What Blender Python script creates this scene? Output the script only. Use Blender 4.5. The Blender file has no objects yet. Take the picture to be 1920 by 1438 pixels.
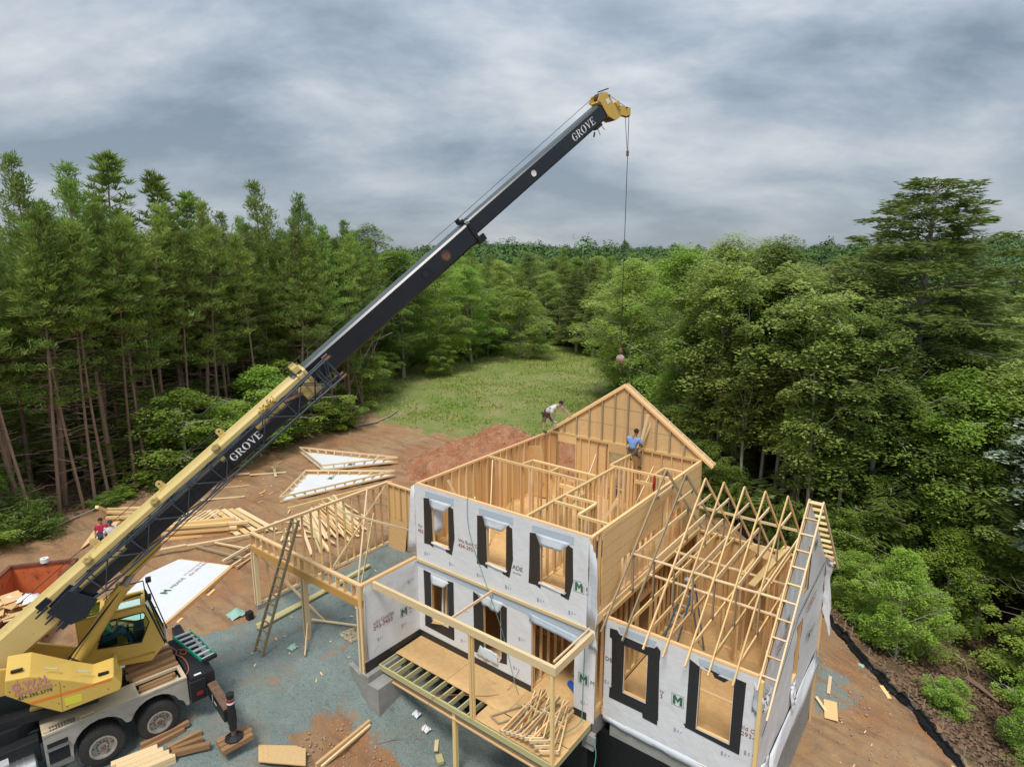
import bpy, bmesh, math, random
import numpy as np
from mathutils import Matrix, Vector, Euler
R = math.radians
rng = np.random.default_rng(7); random.seed(7)
scene = bpy.context.scene
col = scene.collection

# ------------------------------------------------------------------ camera, sky, sun, exposure
cam_d = bpy.data.cameras.new('camera'); cam = bpy.data.objects.new('camera', cam_d); col.objects.link(cam)
CAM = Vector((7.354, -13.102, 12.565)); PITCH, YAW = 0.2008, -0.6515
cam.location = CAM
cam.rotation_euler = Euler((math.pi/2 - PITCH, 0.0, -YAW), 'XYZ')
cam_d.sensor_width = 36.0; cam_d.lens = 1153.2/1920*36.0
cam_d.clip_start = 0.1; cam_d.clip_end = 6000
scene.camera = cam

world = bpy.data.worlds.new('World'); scene.world = world; world.use_nodes = True
nt = world.node_tree; nt.nodes.clear()
def N(t, kind, **kw):
    n = t.nodes.new(kind)
    for k, v in kw.items(): setattr(n, k, v)
    return n
SUN_EL, SUN_AZ = R(62), R(158)          # azimuth clockwise from +Y
out = N(nt, 'ShaderNodeOutputWorld'); bg = N(nt, 'ShaderNodeBackground'); nt.links.new(bg.outputs[0], out.inputs[0])
bg.inputs[1].default_value = 0.1
sky = N(nt, 'ShaderNodeTexSky', sky_type='NISHITA'); sky.sun_disc = False
sky.sun_elevation = SUN_EL; sky.sun_rotation = SUN_AZ
tc = N(nt, 'ShaderNodeTexCoord'); sp = N(nt, 'ShaderNodeSeparateXYZ'); nt.links.new(tc.outputs['Generated'], sp.inputs[0])
def wm(op, a, b, clamp=False):
    n = N(nt, 'ShaderNodeMath', operation=op, use_clamp=clamp)
    for i, v in enumerate((a, b)):
        if v is None: continue
        if isinstance(v, (int, float)): n.inputs[i].default_value = v
        else: nt.links.new(v, n.inputs[i])
    return n.outputs[0]
zz = wm('MAXIMUM', sp.outputs[2], 0.0)
den = wm('ADD', zz, 0.34)
cx = wm('DIVIDE', sp.outputs[0], den); cy = wm('DIVIDE', sp.outputs[1], den)
# turn the cloud deck so that its streets run across the view
cb = N(nt, 'ShaderNodeCombineXYZ')
u_ = wm('ADD', wm('MULTIPLY', cx, 0.795), wm('MULTIPLY', cy, 0.606)); v_ = wm('ADD', wm('MULTIPLY', cx, -0.606), wm('MULTIPLY', cy, 0.795))
nt.links.new(wm('MULTIPLY', u_, 0.75), cb.inputs[0]); nt.links.new(v_, cb.inputs[1])
n1 = N(nt, 'ShaderNodeTexNoise'); n1.inputs['Scale'].default_value = 2.0; n1.inputs['Detail'].default_value = 8; n1.inputs['Roughness'].default_value = 0.57; n1.inputs['Distortion'].default_value = 0.15
n2 = N(nt, 'ShaderNodeTexNoise'); n2.inputs['Scale'].default_value = 0.7; n2.inputs['Detail'].default_value = 3
mp = N(nt, 'ShaderNodeMapping'); mp.inputs['Location'].default_value = (1.2, 4.4, 0)
nt.links.new(cb.outputs[0], mp.inputs[0]); nt.links.new(mp.outputs[0], n1.inputs['Vector']); nt.links.new(mp.outputs[0], n2.inputs['Vector'])
cl = wm('ADD', wm('MULTIPLY', n1.outputs[0], 0.72), wm('MULTIPLY', n2.outputs[0], 0.40))
rp = N(nt, 'ShaderNodeValToRGB'); nt.links.new(cl, rp.inputs[0])
els = rp.color_ramp.elements
els[0].position = 0.455; els[0].color = (0.78, 1.00, 1.26, 1)
els[1].position = 0.69; els[1].color = (2.50, 2.60, 2.70, 1)
e = els.new(0.55); e.color = (1.34, 1.57, 1.84, 1)
# paler air low over the horizon
low = N(nt, 'ShaderNodeMapRange'); nt.links.new(zz, low.inputs[0]); low.inputs[1].default_value = 0.0; low.inputs[2].default_value = 0.22; low.inputs[3].default_value = 0.45; low.inputs[4].default_value = 0.0
mx = N(nt, 'ShaderNodeMixRGB'); nt.links.new(low.outputs[0], mx.inputs[0]); nt.links.new(rp.outputs[0], mx.inputs[1]); mx.inputs[2].default_value = (2.3, 2.55, 2.85, 1)
# an overcast sky brightens gently towards the zenith
zb = wm('ADD', wm('MULTIPLY', zz, 2.0), 1.0)
vm = N(nt, 'ShaderNodeVectorMath', operation='SCALE'); nt.links.new(mx.outputs[0], vm.inputs[0]); nt.links.new(zb, vm.inputs[3])
mx2 = N(nt, 'ShaderNodeMixRGB'); mx2.inputs[0].default_value = 0.94; nt.links.new(sky.outputs[0], mx2.inputs[1]); nt.links.new(vm.outputs[0], mx2.inputs[2])
nt.links.new(mx2.outputs[0], bg.inputs[0])

sun_d = bpy.data.lights.new('sun', 'SUN'); sun = bpy.data.objects.new('sun', sun_d); col.objects.link(sun)
sun_d.energy = 1.5; sun_d.angle = R(16); sun_d.color = (1.0, 0.955, 0.88)
sdir = Vector((math.sin(SUN_AZ)*math.cos(SUN_EL), math.cos(SUN_AZ)*math.cos(SUN_EL), math.sin(SUN_EL)))
sun.rotation_euler = (-sdir).to_track_quat('-Z', 'Y').to_euler(); sun.location = (0, -20, 60)
scene.view_settings.view_transform = 'Standard'; scene.view_settings.look = 'None'
scene.view_settings.exposure = 0.98; scene.view_settings.gamma = 1.0; scene.view_settings.use_curve_mapping = False
scene.render.engine = 'CYCLES'

# ------------------------------------------------------------------ materials
MATS = {}
def mat(name, rgb, rough=0.8, metal=0.0, var=0.0, noise=None, bump=0.0, bscale=20.0, spec=0.3, coords='Object', dirt=None, rnd=0.0, hue=0.0):
    """rgb base; noise=(scale, (x,y,z) stretch, amount, colour2); rnd = value change per object; dirt=(colour, scale, threshold)"""
    m = bpy.data.materials.new(name); m.use_nodes = True; t = m.node_tree; b = t.nodes['Principled BSDF']
    b.inputs['Roughness'].default_value = rough; b.inputs['Metallic'].default_value = metal
    b.inputs['Specular IOR Level'].default_value = spec
    L = t.links.new; c = N(t, 'ShaderNodeTexCoord'); cur = None
    base = N(t, 'ShaderNodeRGB'); base.outputs[0].default_value = (*rgb, 1); cur = base.outputs[0]
    oi = N(t, 'ShaderNodeObjectInfo')
    vec = c.outputs[coords]
    off = N(t, 'ShaderNodeVectorMath', operation='ADD'); L(vec, off.inputs[0])
    sc = N(t, 'ShaderNodeVectorMath', operation='SCALE'); cr = N(t, 'ShaderNodeCombineXYZ'); L(oi.outputs['Random'], cr.inputs[0]); L(oi.outputs['Random'], cr.inputs[1]); L(cr.outputs[0], sc.inputs[0]); sc.inputs[3].default_value = 37.0
    L(sc.outputs[0], off.inputs[1]); vec = off.outputs[0]
    if noise:
        s, st, amt, c2 = noise
        mpn = N(t, 'ShaderNodeMapping'); mpn.inputs['Scale'].default_value = st; L(vec, mpn.inputs[0])
        nz = N(t, 'ShaderNodeTexNoise'); nz.inputs['Scale'].default_value = s; nz.inputs['Detail'].default_value = 5; nz.inputs['Roughness'].default_value = 0.6; L(mpn.outputs[0], nz.inputs['Vector'])
        mr = N(t, 'ShaderNodeMapRange'); L(nz.outputs[0], mr.inputs[0]); mr.inputs[1].default_value = 0.35; mr.inputs[2].default_value = 0.68; mr.inputs[3].default_value = 0; mr.inputs[4].default_value = amt
        x = N(t, 'ShaderNodeMixRGB'); L(mr.outputs[0], x.inputs[0]); L(cur, x.inputs[1]); x.inputs[2].default_value = (*c2, 1); cur = x.outputs[0]
    if dirt:
        dc, ds, dth = dirt
        nz = N(t, 'ShaderNodeTexNoise'); nz.inputs['Scale'].default_value = ds; nz.inputs['Detail'].default_value = 8; nz.inputs['Roughness'].default_value = 0.7; L(vec, nz.inputs['Vector'])
        mr = N(t, 'ShaderNodeMapRange'); L(nz.outputs[0], mr.inputs[0]); mr.inputs[1].default_value = dth; mr.inputs[2].default_value = dth + 0.12; mr.inputs[3].default_value = 0; mr.inputs[4].default_value = 0.85
        x = N(t, 'ShaderNodeMixRGB'); L(mr.outputs[0], x.inputs[0]); L(cur, x.inputs[1]); x.inputs[2].default_value = (*dc, 1); cur = x.outputs[0]
    if rnd:
        mr = N(t, 'ShaderNodeMapRange'); L(oi.outputs['Random'], mr.inputs[0]); mr.inputs[3].default_value = 1 - rnd; mr.inputs[4].default_value = 1 + rnd
        hs = N(t, 'ShaderNodeHueSaturation'); L(mr.outputs[0], hs.inputs['Value']); L(cur, hs.inputs['Color'])
        if hue:
            wn = N(t, 'ShaderNodeTexWhiteNoise', noise_dimensions='1D'); L(oi.outputs['Random'], wn.inputs['W'])
            mh = N(t, 'ShaderNodeMapRange'); L(wn.outputs[0], mh.inputs[0]); mh.inputs[3].default_value = 0.5 - hue; mh.inputs[4].default_value = 0.5 + hue; L(mh.outputs[0], hs.inputs['Hue'])
        cur = hs.outputs[0]
    L(cur, b.inputs['Base Color'])
    if bump:
        nz = N(t, 'ShaderNodeTexNoise'); nz.inputs['Scale'].default_value = bscale; nz.inputs['Detail'].default_value = 4; L(vec, nz.inputs['Vector'])
        bp = N(t, 'ShaderNodeBump'); bp.inputs['Strength'].default_value = bump; bp.inputs['Distance'].default_value = 0.05; L(nz.outputs[0], bp.inputs['Height']); L(bp.outputs[0], b.inputs['Normal'])
    MATS[name] = m; return m
grain = (1.0, (0.8, 3.0, 9.0))
mat('lumber', (0.80, 0.545, 0.26), 0.75, noise=(3, (0.9, 3, 6), 0.55, (0.62, 0.38, 0.15)), rnd=0.20, hue=0.012)
mat('lumber_pale', (0.80, 0.60, 0.355), 0.75, noise=(3, (0.9, 3, 6), 0.5, (0.70, 0.50, 0.26)), rnd=0.12, hue=0.01)
mat('lumber_grey', (0.40, 0.31, 0.19), 0.85, noise=(3, (0.9, 3, 6), 0.6, (0.24, 0.20, 0.14)), rnd=0.15)
mat('treated', (0.56, 0.49, 0.25), 0.8, noise=(3, (0.9, 3, 6), 0.6, (0.33, 0.33, 0.15)), rnd=0.12)
mat('lumber_dark', (0.56, 0.34, 0.15), 0.8, noise=(3, (0.9, 3, 6), 0.6, (0.40, 0.23, 0.09)), rnd=0.15)
mat('glulam', (0.60, 0.34, 0.09), 0.7, noise=(3, (0.5, 3, 8), 0.5, (0.44, 0.22, 0.05)), rnd=0.05)
mat('crib_wood', (0.36, 0.205, 0.10), 0.85, noise=(3, (0.9, 3, 6), 0.6, (0.22, 0.12, 0.055)), rnd=0.16)
mat('osb', (0.76, 0.52, 0.26), 0.8, noise=(14, (1, 2.4, 2.4), 0.7, (0.60, 0.37, 0.15)), rnd=0.07, dirt=((0.38, 0.22, 0.09), 9, 0.62))
mat('osb_floor', (0.66, 0.43, 0.20), 0.8, noise=(9, (1.6, 1, 1), 0.7, (0.55, 0.33, 0.13)), rnd=0.08, dirt=((0.24, 0.15, 0.08), 2.2, 0.63))
mat('osb_old', (0.40, 0.27, 0.12), 0.85, noise=(12, (1, 2, 2), 0.7, (0.27, 0.17, 0.07)), rnd=0.07)
mat('wrap', (0.74, 0.75, 0.765), 0.45, noise=(1.5, (1, 1, 1), 0.25, (0.60, 0.61, 0.64)), bump=0.4, bscale=3.5, spec=0.4)
mat('wrap_blue', (0.48, 0.56, 0.64), 0.4, bump=0.3, bscale=5)
mat('wrap_flap', (0.60, 0.64, 0.68), 0.4, bump=0.3, bscale=6)
mat('tape', (0.026, 0.026, 0.028), 0.42, bump=0.25, bscale=8, spec=0.4)
mat('tape_brown', (0.045, 0.035, 0.028), 0.5, bump=0.25, bscale=8)
mat('concrete', (0.34, 0.335, 0.31), 0.85, noise=(2.5, (1, 1, 1), 0.7, (0.22, 0.22, 0.20)), bump=0.3, bscale=25, dirt=((0.17, 0.15, 0.12), 3, 0.62))
mat('bitumen', (0.012, 0.012, 0.013), 0.35, bump=0.3, bscale=6)
mat('ink_green', (0.055, 0.16, 0.085), 0.6); mat('ink_red', (0.30, 0.10, 0.075), 0.6); mat('ink_blue', (0.30, 0.34, 0.44), 0.6); mat('ink_dark', (0.06, 0.07, 0.06), 0.6)
mat('ink_pale', (0.42, 0.38, 0.42), 0.6)
mat('crane_yellow', (0.66, 0.43, 0.09), 0.42, noise=(1.2, (1, 1, 1), 0.4, (0.50, 0.345, 0.09)), dirt=((0.30, 0.20, 0.07), 4, 0.63), spec=0.5)
mat('crane_cream', (0.66, 0.505, 0.20), 0.42, noise=(1.0, (1, 1, 1), 0.4, (0.56, 0.41, 0.14)), dirt=((0.36, 0.26, 0.12), 3, 0.635), spec=0.5)
mat('crane_inner', (0.28, 0.21, 0.06), 0.6, dirt=((0.10, 0.07, 0.03), 4, 0.6))
mat('boom_black', (0.009, 0.013, 0.020), 0.30, noise=(1.5, (1, 1, 1), 0.6, (0.016, 0.022, 0.030)), dirt=((0.07, 0.08, 0.09), 2.5, 0.68), spec=0.6)
mat('boom_top', (0.055, 0.07, 0.075), 0.35, noise=(1.5, (1, 1, 1), 0.6, (0.10, 0.11, 0.11)), spec=0.6)  # boom black with the top face's lighter sheen put into the colour
mat('jib_black', (0.013, 0.018, 0.028), 0.40, spec=0.5, noise=(4, (1, 1, 1), 0.5, (0.025, 0.032, 0.04)))
mat('jib_tube', (0.040, 0.052, 0.070), 0.45, spec=0.5)
mat('rusty', (0.20, 0.12, 0.08), 0.7, noise=(8, (1, 1, 1), 0.8, (0.09, 0.05, 0.035)))
mat('black_metal', (0.02, 0.021, 0.023), 0.45, dirt=((0.10, 0.085, 0.07), 3, 0.63))
mat('steel', (0.42, 0.43, 0.44), 0.35, 0.8, noise=(4, (1, 1, 1), 0.5, (0.26, 0.26, 0.26)))
mat('white_paint', (0.78, 0.78, 0.76), 0.5); mat('red_paint', (0.30, 0.02, 0.02), 0.5)
mat('carrier_cream', (0.62, 0.52, 0.36), 0.55, noise=(3, (1, 1, 1), 0.6, (0.50, 0.41, 0.27)), dirt=((0.26, 0.20, 0.13), 4, 0.62))
mat('carrier_grey', (0.42, 0.39, 0.34), 0.5, noise=(4, (1, 1, 1), 0.6, (0.33, 0.30, 0.26)), dirt=((0.16, 0.125, 0.09), 4, 0.62))
mat('rubber', (0.030, 0.030, 0.030), 0.75, noise=(6, (1, 1, 1), 0.6, (0.055, 0.05, 0.045)), bump=0.3, bscale=30)
mat('rim', (0.40, 0.38, 0.34), 0.45, 0.3, dirt=((0.16, 0.10, 0.07), 6, 0.56))
mat('orange_stripe', (0.75, 0.22, 0.03), 0.5); mat('pink_ink', (0.56, 0.25, 0.24), 0.6); mat('label_yellow', (0.70, 0.62, 0.06), 0.5)
mat('dumpster', (0.66, 0.175, 0.06), 0.6, noise=(3, (1, 1, 1), 0.6, (0.50, 0.115, 0.042)), dirt=((0.11, 0.045, 0.03), 2.4, 0.545), bump=0.2)
mat('dumpster_dark', (0.20, 0.075, 0.05), 0.6, dirt=((0.06, 0.04, 0.03), 4, 0.5))
mat('plastic_white', (0.72, 0.73, 0.75), 0.4, bump=0.5, bscale=7); mat('plastic_blue', (0.02, 0.10, 0.42), 0.4)
mat('navy', (0.025, 0.05, 0.13), 0.5); mat('card', (0.45, 0.30, 0.17), 0.8)
mat('fibreglass_green', (0.015, 0.36, 0.22), 0.4); mat('aluminium', (0.66, 0.67, 0.68), 0.4, 0.4)
mat('old_ladder', (0.35, 0.27, 0.16), 0.8, noise=(3, (0.9, 3, 6), 0.6, (0.2, 0.17, 0.12)))
mat('ladder_blue', (0.10, 0.17, 0.24), 0.5)
mat('cord_red', (0.42, 0.12, 0.07), 0.6); mat('cord_green', (0.07, 0.26, 0.20), 0.6)
mat('silt', (0.010, 0.010, 0.011), 0.38, bump=0.6, bscale=4)
mat('mint', (0.30, 0.50, 0.42), 0.8)
mat('skin', (0.46, 0.26, 0.17), 0.6); mat('skin_dark', (0.22, 0.12, 0.08), 0.6); mat('hair', (0.03, 0.02, 0.015), 0.8)
mat('shirt_white', (0.72, 0.72, 0.74), 0.9, bump=0.4, bscale=9); mat('shirt_blue', (0.20, 0.34, 0.66), 0.9, bump=0.4, bscale=9); mat('shirt_green', (0.10, 0.32, 0.20), 0.9); mat('shirt_red', (0.50, 0.03, 0.08), 0.9)
mat('shorts', (0.16, 0.125, 0.10), 0.9, bump=0.4, bscale=10); mat('jeans', (0.045, 0.09, 0.16), 0.9); mat('leather', (0.085, 0.05, 0.03), 0.7); mat('boot', (0.12, 0.085, 0.055), 0.8); mat('cap', (0.03, 0.035, 0.05), 0.8)
mat('ball_rust', (0.42, 0.31, 0.26), 0.7, dirt=((0.22, 0.10, 0.07), 6, 0.5))
mat('rock', (0.50, 0.36, 0.25), 0.9, rnd=0.1, noise=(3, (1, 1, 1), 0.7, (0.34, 0.19, 0.11)))
g = bpy.data.materials.new('cab_glass'); g.use_nodes = True; gb = g.node_tree.nodes['Principled BSDF']
gb.inputs['Base Color'].default_value = (0.62, 0.86, 0.78, 1); gb.inputs['Transmission Weight'].default_value = 1.0; gb.inputs['Roughness'].default_value = 0.02; gb.inputs['IOR'].default_value = 1.05; MATS['glass'] = g

def foliage(name, c1, c2, c3, trans=0.3, rough=0.5, gl=0.06, ns=0.9):
    m = bpy.data.materials.new(name); m.use_nodes = True; t = m.node_tree; t.nodes.clear(); L = t.links.new
    o = N(t, 'ShaderNodeOutputMaterial'); geo = N(t, 'ShaderNodeNewGeometry'); oi = N(t, 'ShaderNodeObjectInfo'); tcn = N(t, 'ShaderNodeTexCoord')
    nz = N(t, 'ShaderNodeTexNoise'); nz.inputs['Scale'].default_value = ns; nz.inputs['Detail'].default_value = 3; L(tcn.outputs['Object'], nz.inputs['Vector'])
    r1 = N(t, 'ShaderNodeMapRange'); L(nz.outputs[0], r1.inputs[0]); r1.inputs[1].default_value = 0.35; r1.inputs[2].default_value = 0.65
    x1 = N(t, 'ShaderNodeMixRGB'); L(r1.outputs[0], x1.inputs[0]); x1.inputs[1].default_value = (*c1, 1); x1.inputs[2].default_value = (*c2, 1)
    pw = N(t, 'ShaderNodeMath', operation='POWER'); L(geo.outputs['Random Per Island'], pw.inputs[0]); pw.inputs[1].default_value = 2.2
    x2 = N(t, 'ShaderNodeMixRGB'); L(pw.outputs[0], x2.inputs[0]); L(x1.outputs[0], x2.inputs[1]); x2.inputs[2].default_value = (*c3, 1)
    hs = N(t, 'ShaderNodeHueSaturation'); L(x2.outputs[0], hs.inputs['Color'])
    mv = N(t, 'ShaderNodeMapRange'); L(oi.outputs['Random'], mv.inputs[0]); mv.inputs[3].default_value = 0.68; mv.inputs[4].default_value = 1.32; L(mv.outputs[0], hs.inputs['Value'])
    wn = N(t, 'ShaderNodeTexWhiteNoise', noise_dimensions='1D'); L(oi.outputs['Random'], wn.inputs['W'])
    mh = N(t, 'ShaderNodeMapRange'); L(wn.outputs[0], mh.inputs[0]); mh.inputs[3].default_value = 0.48; mh.inputs[4].default_value = 0.508; L(mh.outputs[0], hs.inputs['Hue'])
    d = N(t, 'ShaderNodeBsdfDiffuse'); tr = N(t, 'ShaderNodeBsdfTranslucent'); L(hs.outputs[0], d.inputs[0]); L(hs.outputs[0], tr.inputs[0])
    ms = N(t, 'ShaderNodeMixShader'); ms.inputs[0].default_value = trans; L(d.outputs[0], ms.inputs[1]); L(tr.outputs[0], ms.inputs[2])
    gs = N(t, 'ShaderNodeBsdfGlossy'); gs.inputs['Roughness'].default_value = rough; gs.inputs[0].default_value = (0.8, 0.9, 1, 1)
    m2 = N(t, 'ShaderNodeMixShader'); m2.inputs[0].default_value = gl; L(ms.outputs[0], m2.inputs[1]); L(gs.outputs[0], m2.inputs[2]); L(m2.outputs[0], o.inputs[0])
    MATS[name] = m; return m
foliage('pine_leaf', (0.15, 0.26, 0.045), (0.25, 0.37, 0.068), (0.34, 0.44, 0.10), 0.45, gl=0.02)
foliage('hemlock_leaf', (0.15, 0.22, 0.042), (0.22, 0.30, 0.06), (0.30, 0.37, 0.09), 0.38, gl=0.02)
foliage('broad_leaf', (0.18, 0.30, 0.042), (0.28, 0.42, 0.065), (0.40, 0.52, 0.12), 0.5, gl=0.03)
foliage('oak_leaf', (0.22, 0.32, 0.06), (0.33, 0.44, 0.09), (0.46, 0.55, 0.18), 0.5, gl=0.04)
foliage('lime_leaf', (0.17, 0.31, 0.035), (0.28, 0.44, 0.05), (0.42, 0.55, 0.13), 0.4, gl=0.02)
foliage('silver_leaf', (0.15, 0.24, 0.11), (0.22, 0.31, 0.17), (0.70, 0.76, 0.68), 0.2)
foliage('far_leaf', (0.045, 0.095, 0.042), (0.095, 0.165, 0.055), (0.12, 0.19, 0.065), 0.12, gl=0.0, ns=0.11)
foliage('grass_blade', (0.18, 0.29, 0.045), (0.27, 0.37, 0.07), (0.42, 0.42, 0.16), 0.3, gl=0.0)
mat('bark_pine', (0.30, 0.195, 0.14), 0.9, noise=(5, (3, 3, 0.6), 0.8, (0.17, 0.12, 0.095)), rnd=0.25)
mat('bark_grey', (0.50, 0.47, 0.40), 0.9, noise=(5, (3, 3, 0.6), 0.8, (0.26, 0.24, 0.20)), rnd=0.2)
mat('deadwood', (0.33, 0.29, 0.24), 0.9)

# ------------------------------------------------------------------ mesh helpers
WORLD = {}                                     # object -> world matrix (kept by hand, no depsgraph needed)
def wmat(o): return WORLD.get(o.name, Matrix())
def link(name, mesh, parent=None, M=None):
    o = bpy.data.objects.new(name, mesh); col.objects.link(o); M = M or Matrix()
    if parent is not None:
        o.parent = parent; o.matrix_parent_inverse = wmat(parent).inverted()
    o.matrix_basis = M; WORLD[o.name] = M
    return o
def tag(o, label=None, cat=None, group=None, kind=None):
    if label: o['label'] = label
    if cat: o['category'] = cat
    if group: o['group'] = group
    if kind: o['kind'] = kind
    return o
def thing(name, loc, label, cat, group=None, rz=0.0):
    return tag(link(name, None, None, Matrix.Translation(loc) @ Matrix.Rotation(rz, 4, 'Z')), label, cat, group)
class MB:
    def __init__(s): s.v = []; s.f = []; s.mi = []; s.cur = 0; s.M = None
    def add(s, vs, fs):
        b = len(s.v)
        if s.M is not None: vs = [s.M @ Vector(v) for v in vs]
        s.v += [tuple(v) for v in vs]; s.f += [tuple(b+i for i in f) for f in fs]; s.mi += [s.cur]*len(fs)
    def box(s, a, b):
        x0, y0, z0 = a; x1, y1, z1 = b
        s.add([(x0,y0,z0),(x1,y0,z0),(x1,y1,z0),(x0,y1,z0),(x0,y0,z1),(x1,y0,z1),(x1,y1,z1),(x0,y1,z1)],
              [(0,3,2,1),(4,5,6,7),(0,1,5,4),(1,2,6,5),(2,3,7,6),(3,0,4,7)])
    def bar(s, p0, p1, w, h, up=(0,0,1)):
        p0, p1 = Vector(p0), Vector(p1); d = (p1-p0).normalized(); up = Vector(up)
        if abs(d.dot(up)) > 0.98: up = Vector((1, 0, 0))
        sd = d.cross(up).normalized(); u = sd.cross(d).normalized(); a = sd*w/2; b = u*h/2
        s.add([p0-a-b, p0+a-b, p0+a+b, p0-a+b, p1-a-b, p1+a-b, p1+a+b, p1-a+b],
              [(0,1,2,3),(7,6,5,4),(0,4,5,1),(1,5,6,2),(2,6,7,3),(3,7,4,0)])
    def tube(s, pts, r, n=8, cap=True):
        pts = [Vector(p) for p in pts]; rr = r if isinstance(r, (list, tuple)) else [r]*len(pts); vs = []; fs = []
        for i, p in enumerate(pts):
            d = (pts[min(i+1, len(pts)-1)] - pts[max(i-1, 0)]).normalized()
            a = d.cross(Vector((0, 0, 1)) if abs(d.z) < 0.9 else Vector((1, 0, 0))).normalized(); b = d.cross(a)
            for k in range(n):
                t = 2*math.pi*k/n; vs.append(p + (a*math.cos(t) + b*math.sin(t))*rr[i])
        for i in range(len(pts)-1):
            for k in range(n): fs.append((i*n+k, i*n+(k+1) % n, (i+1)*n+(k+1) % n, (i+1)*n+k))
        if cap: fs.append(tuple(range(n))[::-1]); fs.append(tuple((len(pts)-1)*n+k for k in range(n)))
        s.add(vs, fs)
    def prism(s, poly, d):                     # poly: list of 3D points, d: extrusion vector
        n = len(poly); d = Vector(d); vs = [Vector(p) for p in poly] + [Vector(p)+d for p in poly]
        s.add(vs, [tuple(range(n))[::-1], tuple(range(n, 2*n))] + [(i, (i+1) % n, n+(i+1) % n, n+i) for i in range(n)])
    def ring(s, c, ax, r0, r1, h, n=24, full=True):   # flat annulus with thickness
        c = Vector(c); ax = Vector(ax).normalized(); a = ax.cross(Vector((0,0,1)) if abs(ax.z) < 0.9 else Vector((1,0,0))).normalized(); b = ax.cross(a); vs = []; fs = []
        for k in range(n):
            t = 2*math.pi*k/n; e = a*math.cos(t)+b*math.sin(t)
            vs += [c+e*r0, c+e*r1, c+e*r1+ax*h, c+e*r0+ax*h]
        for k in range(n):
            i = 4*k; j = 4*((k+1) % n)
            for q in range(4): fs.append((i+q, j+q, j+(q+1) % 4, i+(q+1) % 4))
        s.add(vs, fs)
    def sphere(s, c, r, n=10, m=7):
        vs = []; fs = []; r = (r, r, r) if isinstance(r, (int, float)) else r
        for i in range(m+1):
            ph = math.pi*i/m
            for k in range(n):
                t = 2*math.pi*k/n; vs.append((c[0]+r[0]*math.sin(ph)*math.cos(t), c[1]+r[1]*math.sin(ph)*math.sin(t), c[2]+r[2]*math.cos(ph)))
        for i in range(m):
            for k in range(n): fs.append((i*n+k, (i+1)*n+k, (i+1)*n+(k+1) % n, i*n+(k+1) % n))
        s.add(vs, fs)
    def mesh(s, name, mats, smooth=False):
        me = bpy.data.meshes.new(name); me.from_pydata(s.v, [], s.f)
        for m in ([mats] if isinstance(mats, str) else mats): me.materials.append(MATS[m])
        if max(s.mi, default=0): me.polygons.foreach_set('material_index', s.mi)
        bm = bmesh.new(); bm.from_mesh(me); bmesh.ops.recalc_face_normals(bm, faces=bm.faces); bm.to_mesh(me); bm.free()
        if smooth:
            me.polygons.foreach_set('use_smooth', [True]*len(me.polygons))
            try: me.set_sharp_from_angle(angle=R(40))
            except Exception: pass
        me.update(); return me
    def obj(s, name, mats, parent=None, smooth=False): return link(name, s.mesh(name, mats, smooth), parent)
def bevel(o, w=0.01, n=1):
    m = o.modifiers.new('bevel', 'BEVEL'); m.width = w; m.segments = n; m.limit_method = 'ANGLE'; return o
UNIT = {}
def unit(m):
    if m not in UNIT:
        b = MB(); b.box((-.5, -.5, -.5), (.5, .5, .5)); UNIT[m] = b.mesh('board', m)
    return UNIT[m]
def bmatrix(p0, p1, w, h, up=(0, 0, 1)):
    p0, p1 = Vector(p0), Vector(p1); d = p1-p0; L = d.length; d.normalize(); up = Vector(up)
    if abs(d.dot(up)) > 0.98: up = Vector((0, 1, 0))
    y = up.cross(d).normalized(); z = d.cross(y)
    M = Matrix((d*L, y*w, z*h)).transposed().to_4x4(); M.translation = (p0+p1)/2; return M
def board(name, p0, p1, w, h, m='lumber', parent=None, up=(0, 0, 1)):
    """one piece of timber: length p0-p1, w across, h along up"""
    return link(name, unit(m), parent, bmatrix(p0, p1, w, h, up))
def fast_mesh(name, V, F, mats, mi=None, smooth=False):
    V = np.asarray(V, np.float32); F = np.asarray(F, np.int32); k = F.shape[1]
    me = bpy.data.meshes.new(name); me.vertices.add(len(V)); me.vertices.foreach_set('co', V.ravel())
    me.loops.add(F.size); me.loops.foreach_set('vertex_index', F.ravel()); me.polygons.add(len(F))
    me.polygons.foreach_set('loop_start', np.arange(0, F.size, k, dtype=np.int32))
    for m in mats: me.materials.append(MATS[m])
    if mi is not None: me.polygons.foreach_set('material_index', mi)
    if smooth: me.polygons.foreach_set('use_smooth', np.ones(len(F), bool))
    me.update(calc_edges=True); return me
def text_mesh(txt, size, bold=0.0, align='LEFT', squash=1.0):
    c = bpy.data.curves.new('lettering', 'FONT'); c.body = txt; c.size = size; c.offset = bold; c.align_x = align; c.extrude = 0.0008; c.space_character = 1.05
    o = bpy.data.objects.new('tmp', c); col.objects.link(o); bpy.context.view_layer.update()
    me = bpy.data.meshes.new_from_object(o.evaluated_get(bpy.context.evaluated_depsgraph_get()))
    bpy.data.objects.remove(o); me.transform(Matrix.Diagonal((squash, 1, 1, 1))); return me
def lettering(txt, size, org, xd, yd, m, parent, bold=0.0, squash=1.0, name='lettering', off=0.004):
    xd = Vector(xd).normalized(); yd = Vector(yd); yd = (yd - xd*yd.dot(xd)).normalized(); z = xd.cross(yd)
    me = text_mesh(txt, size, bold, squash=squash); me.materials.clear(); me.materials.append(MATS[m])
    M = Matrix((xd, yd, z)).transposed().to_4x4(); M.translation = Vector(org)+z*off
    return link(name, me, parent, M)
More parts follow.
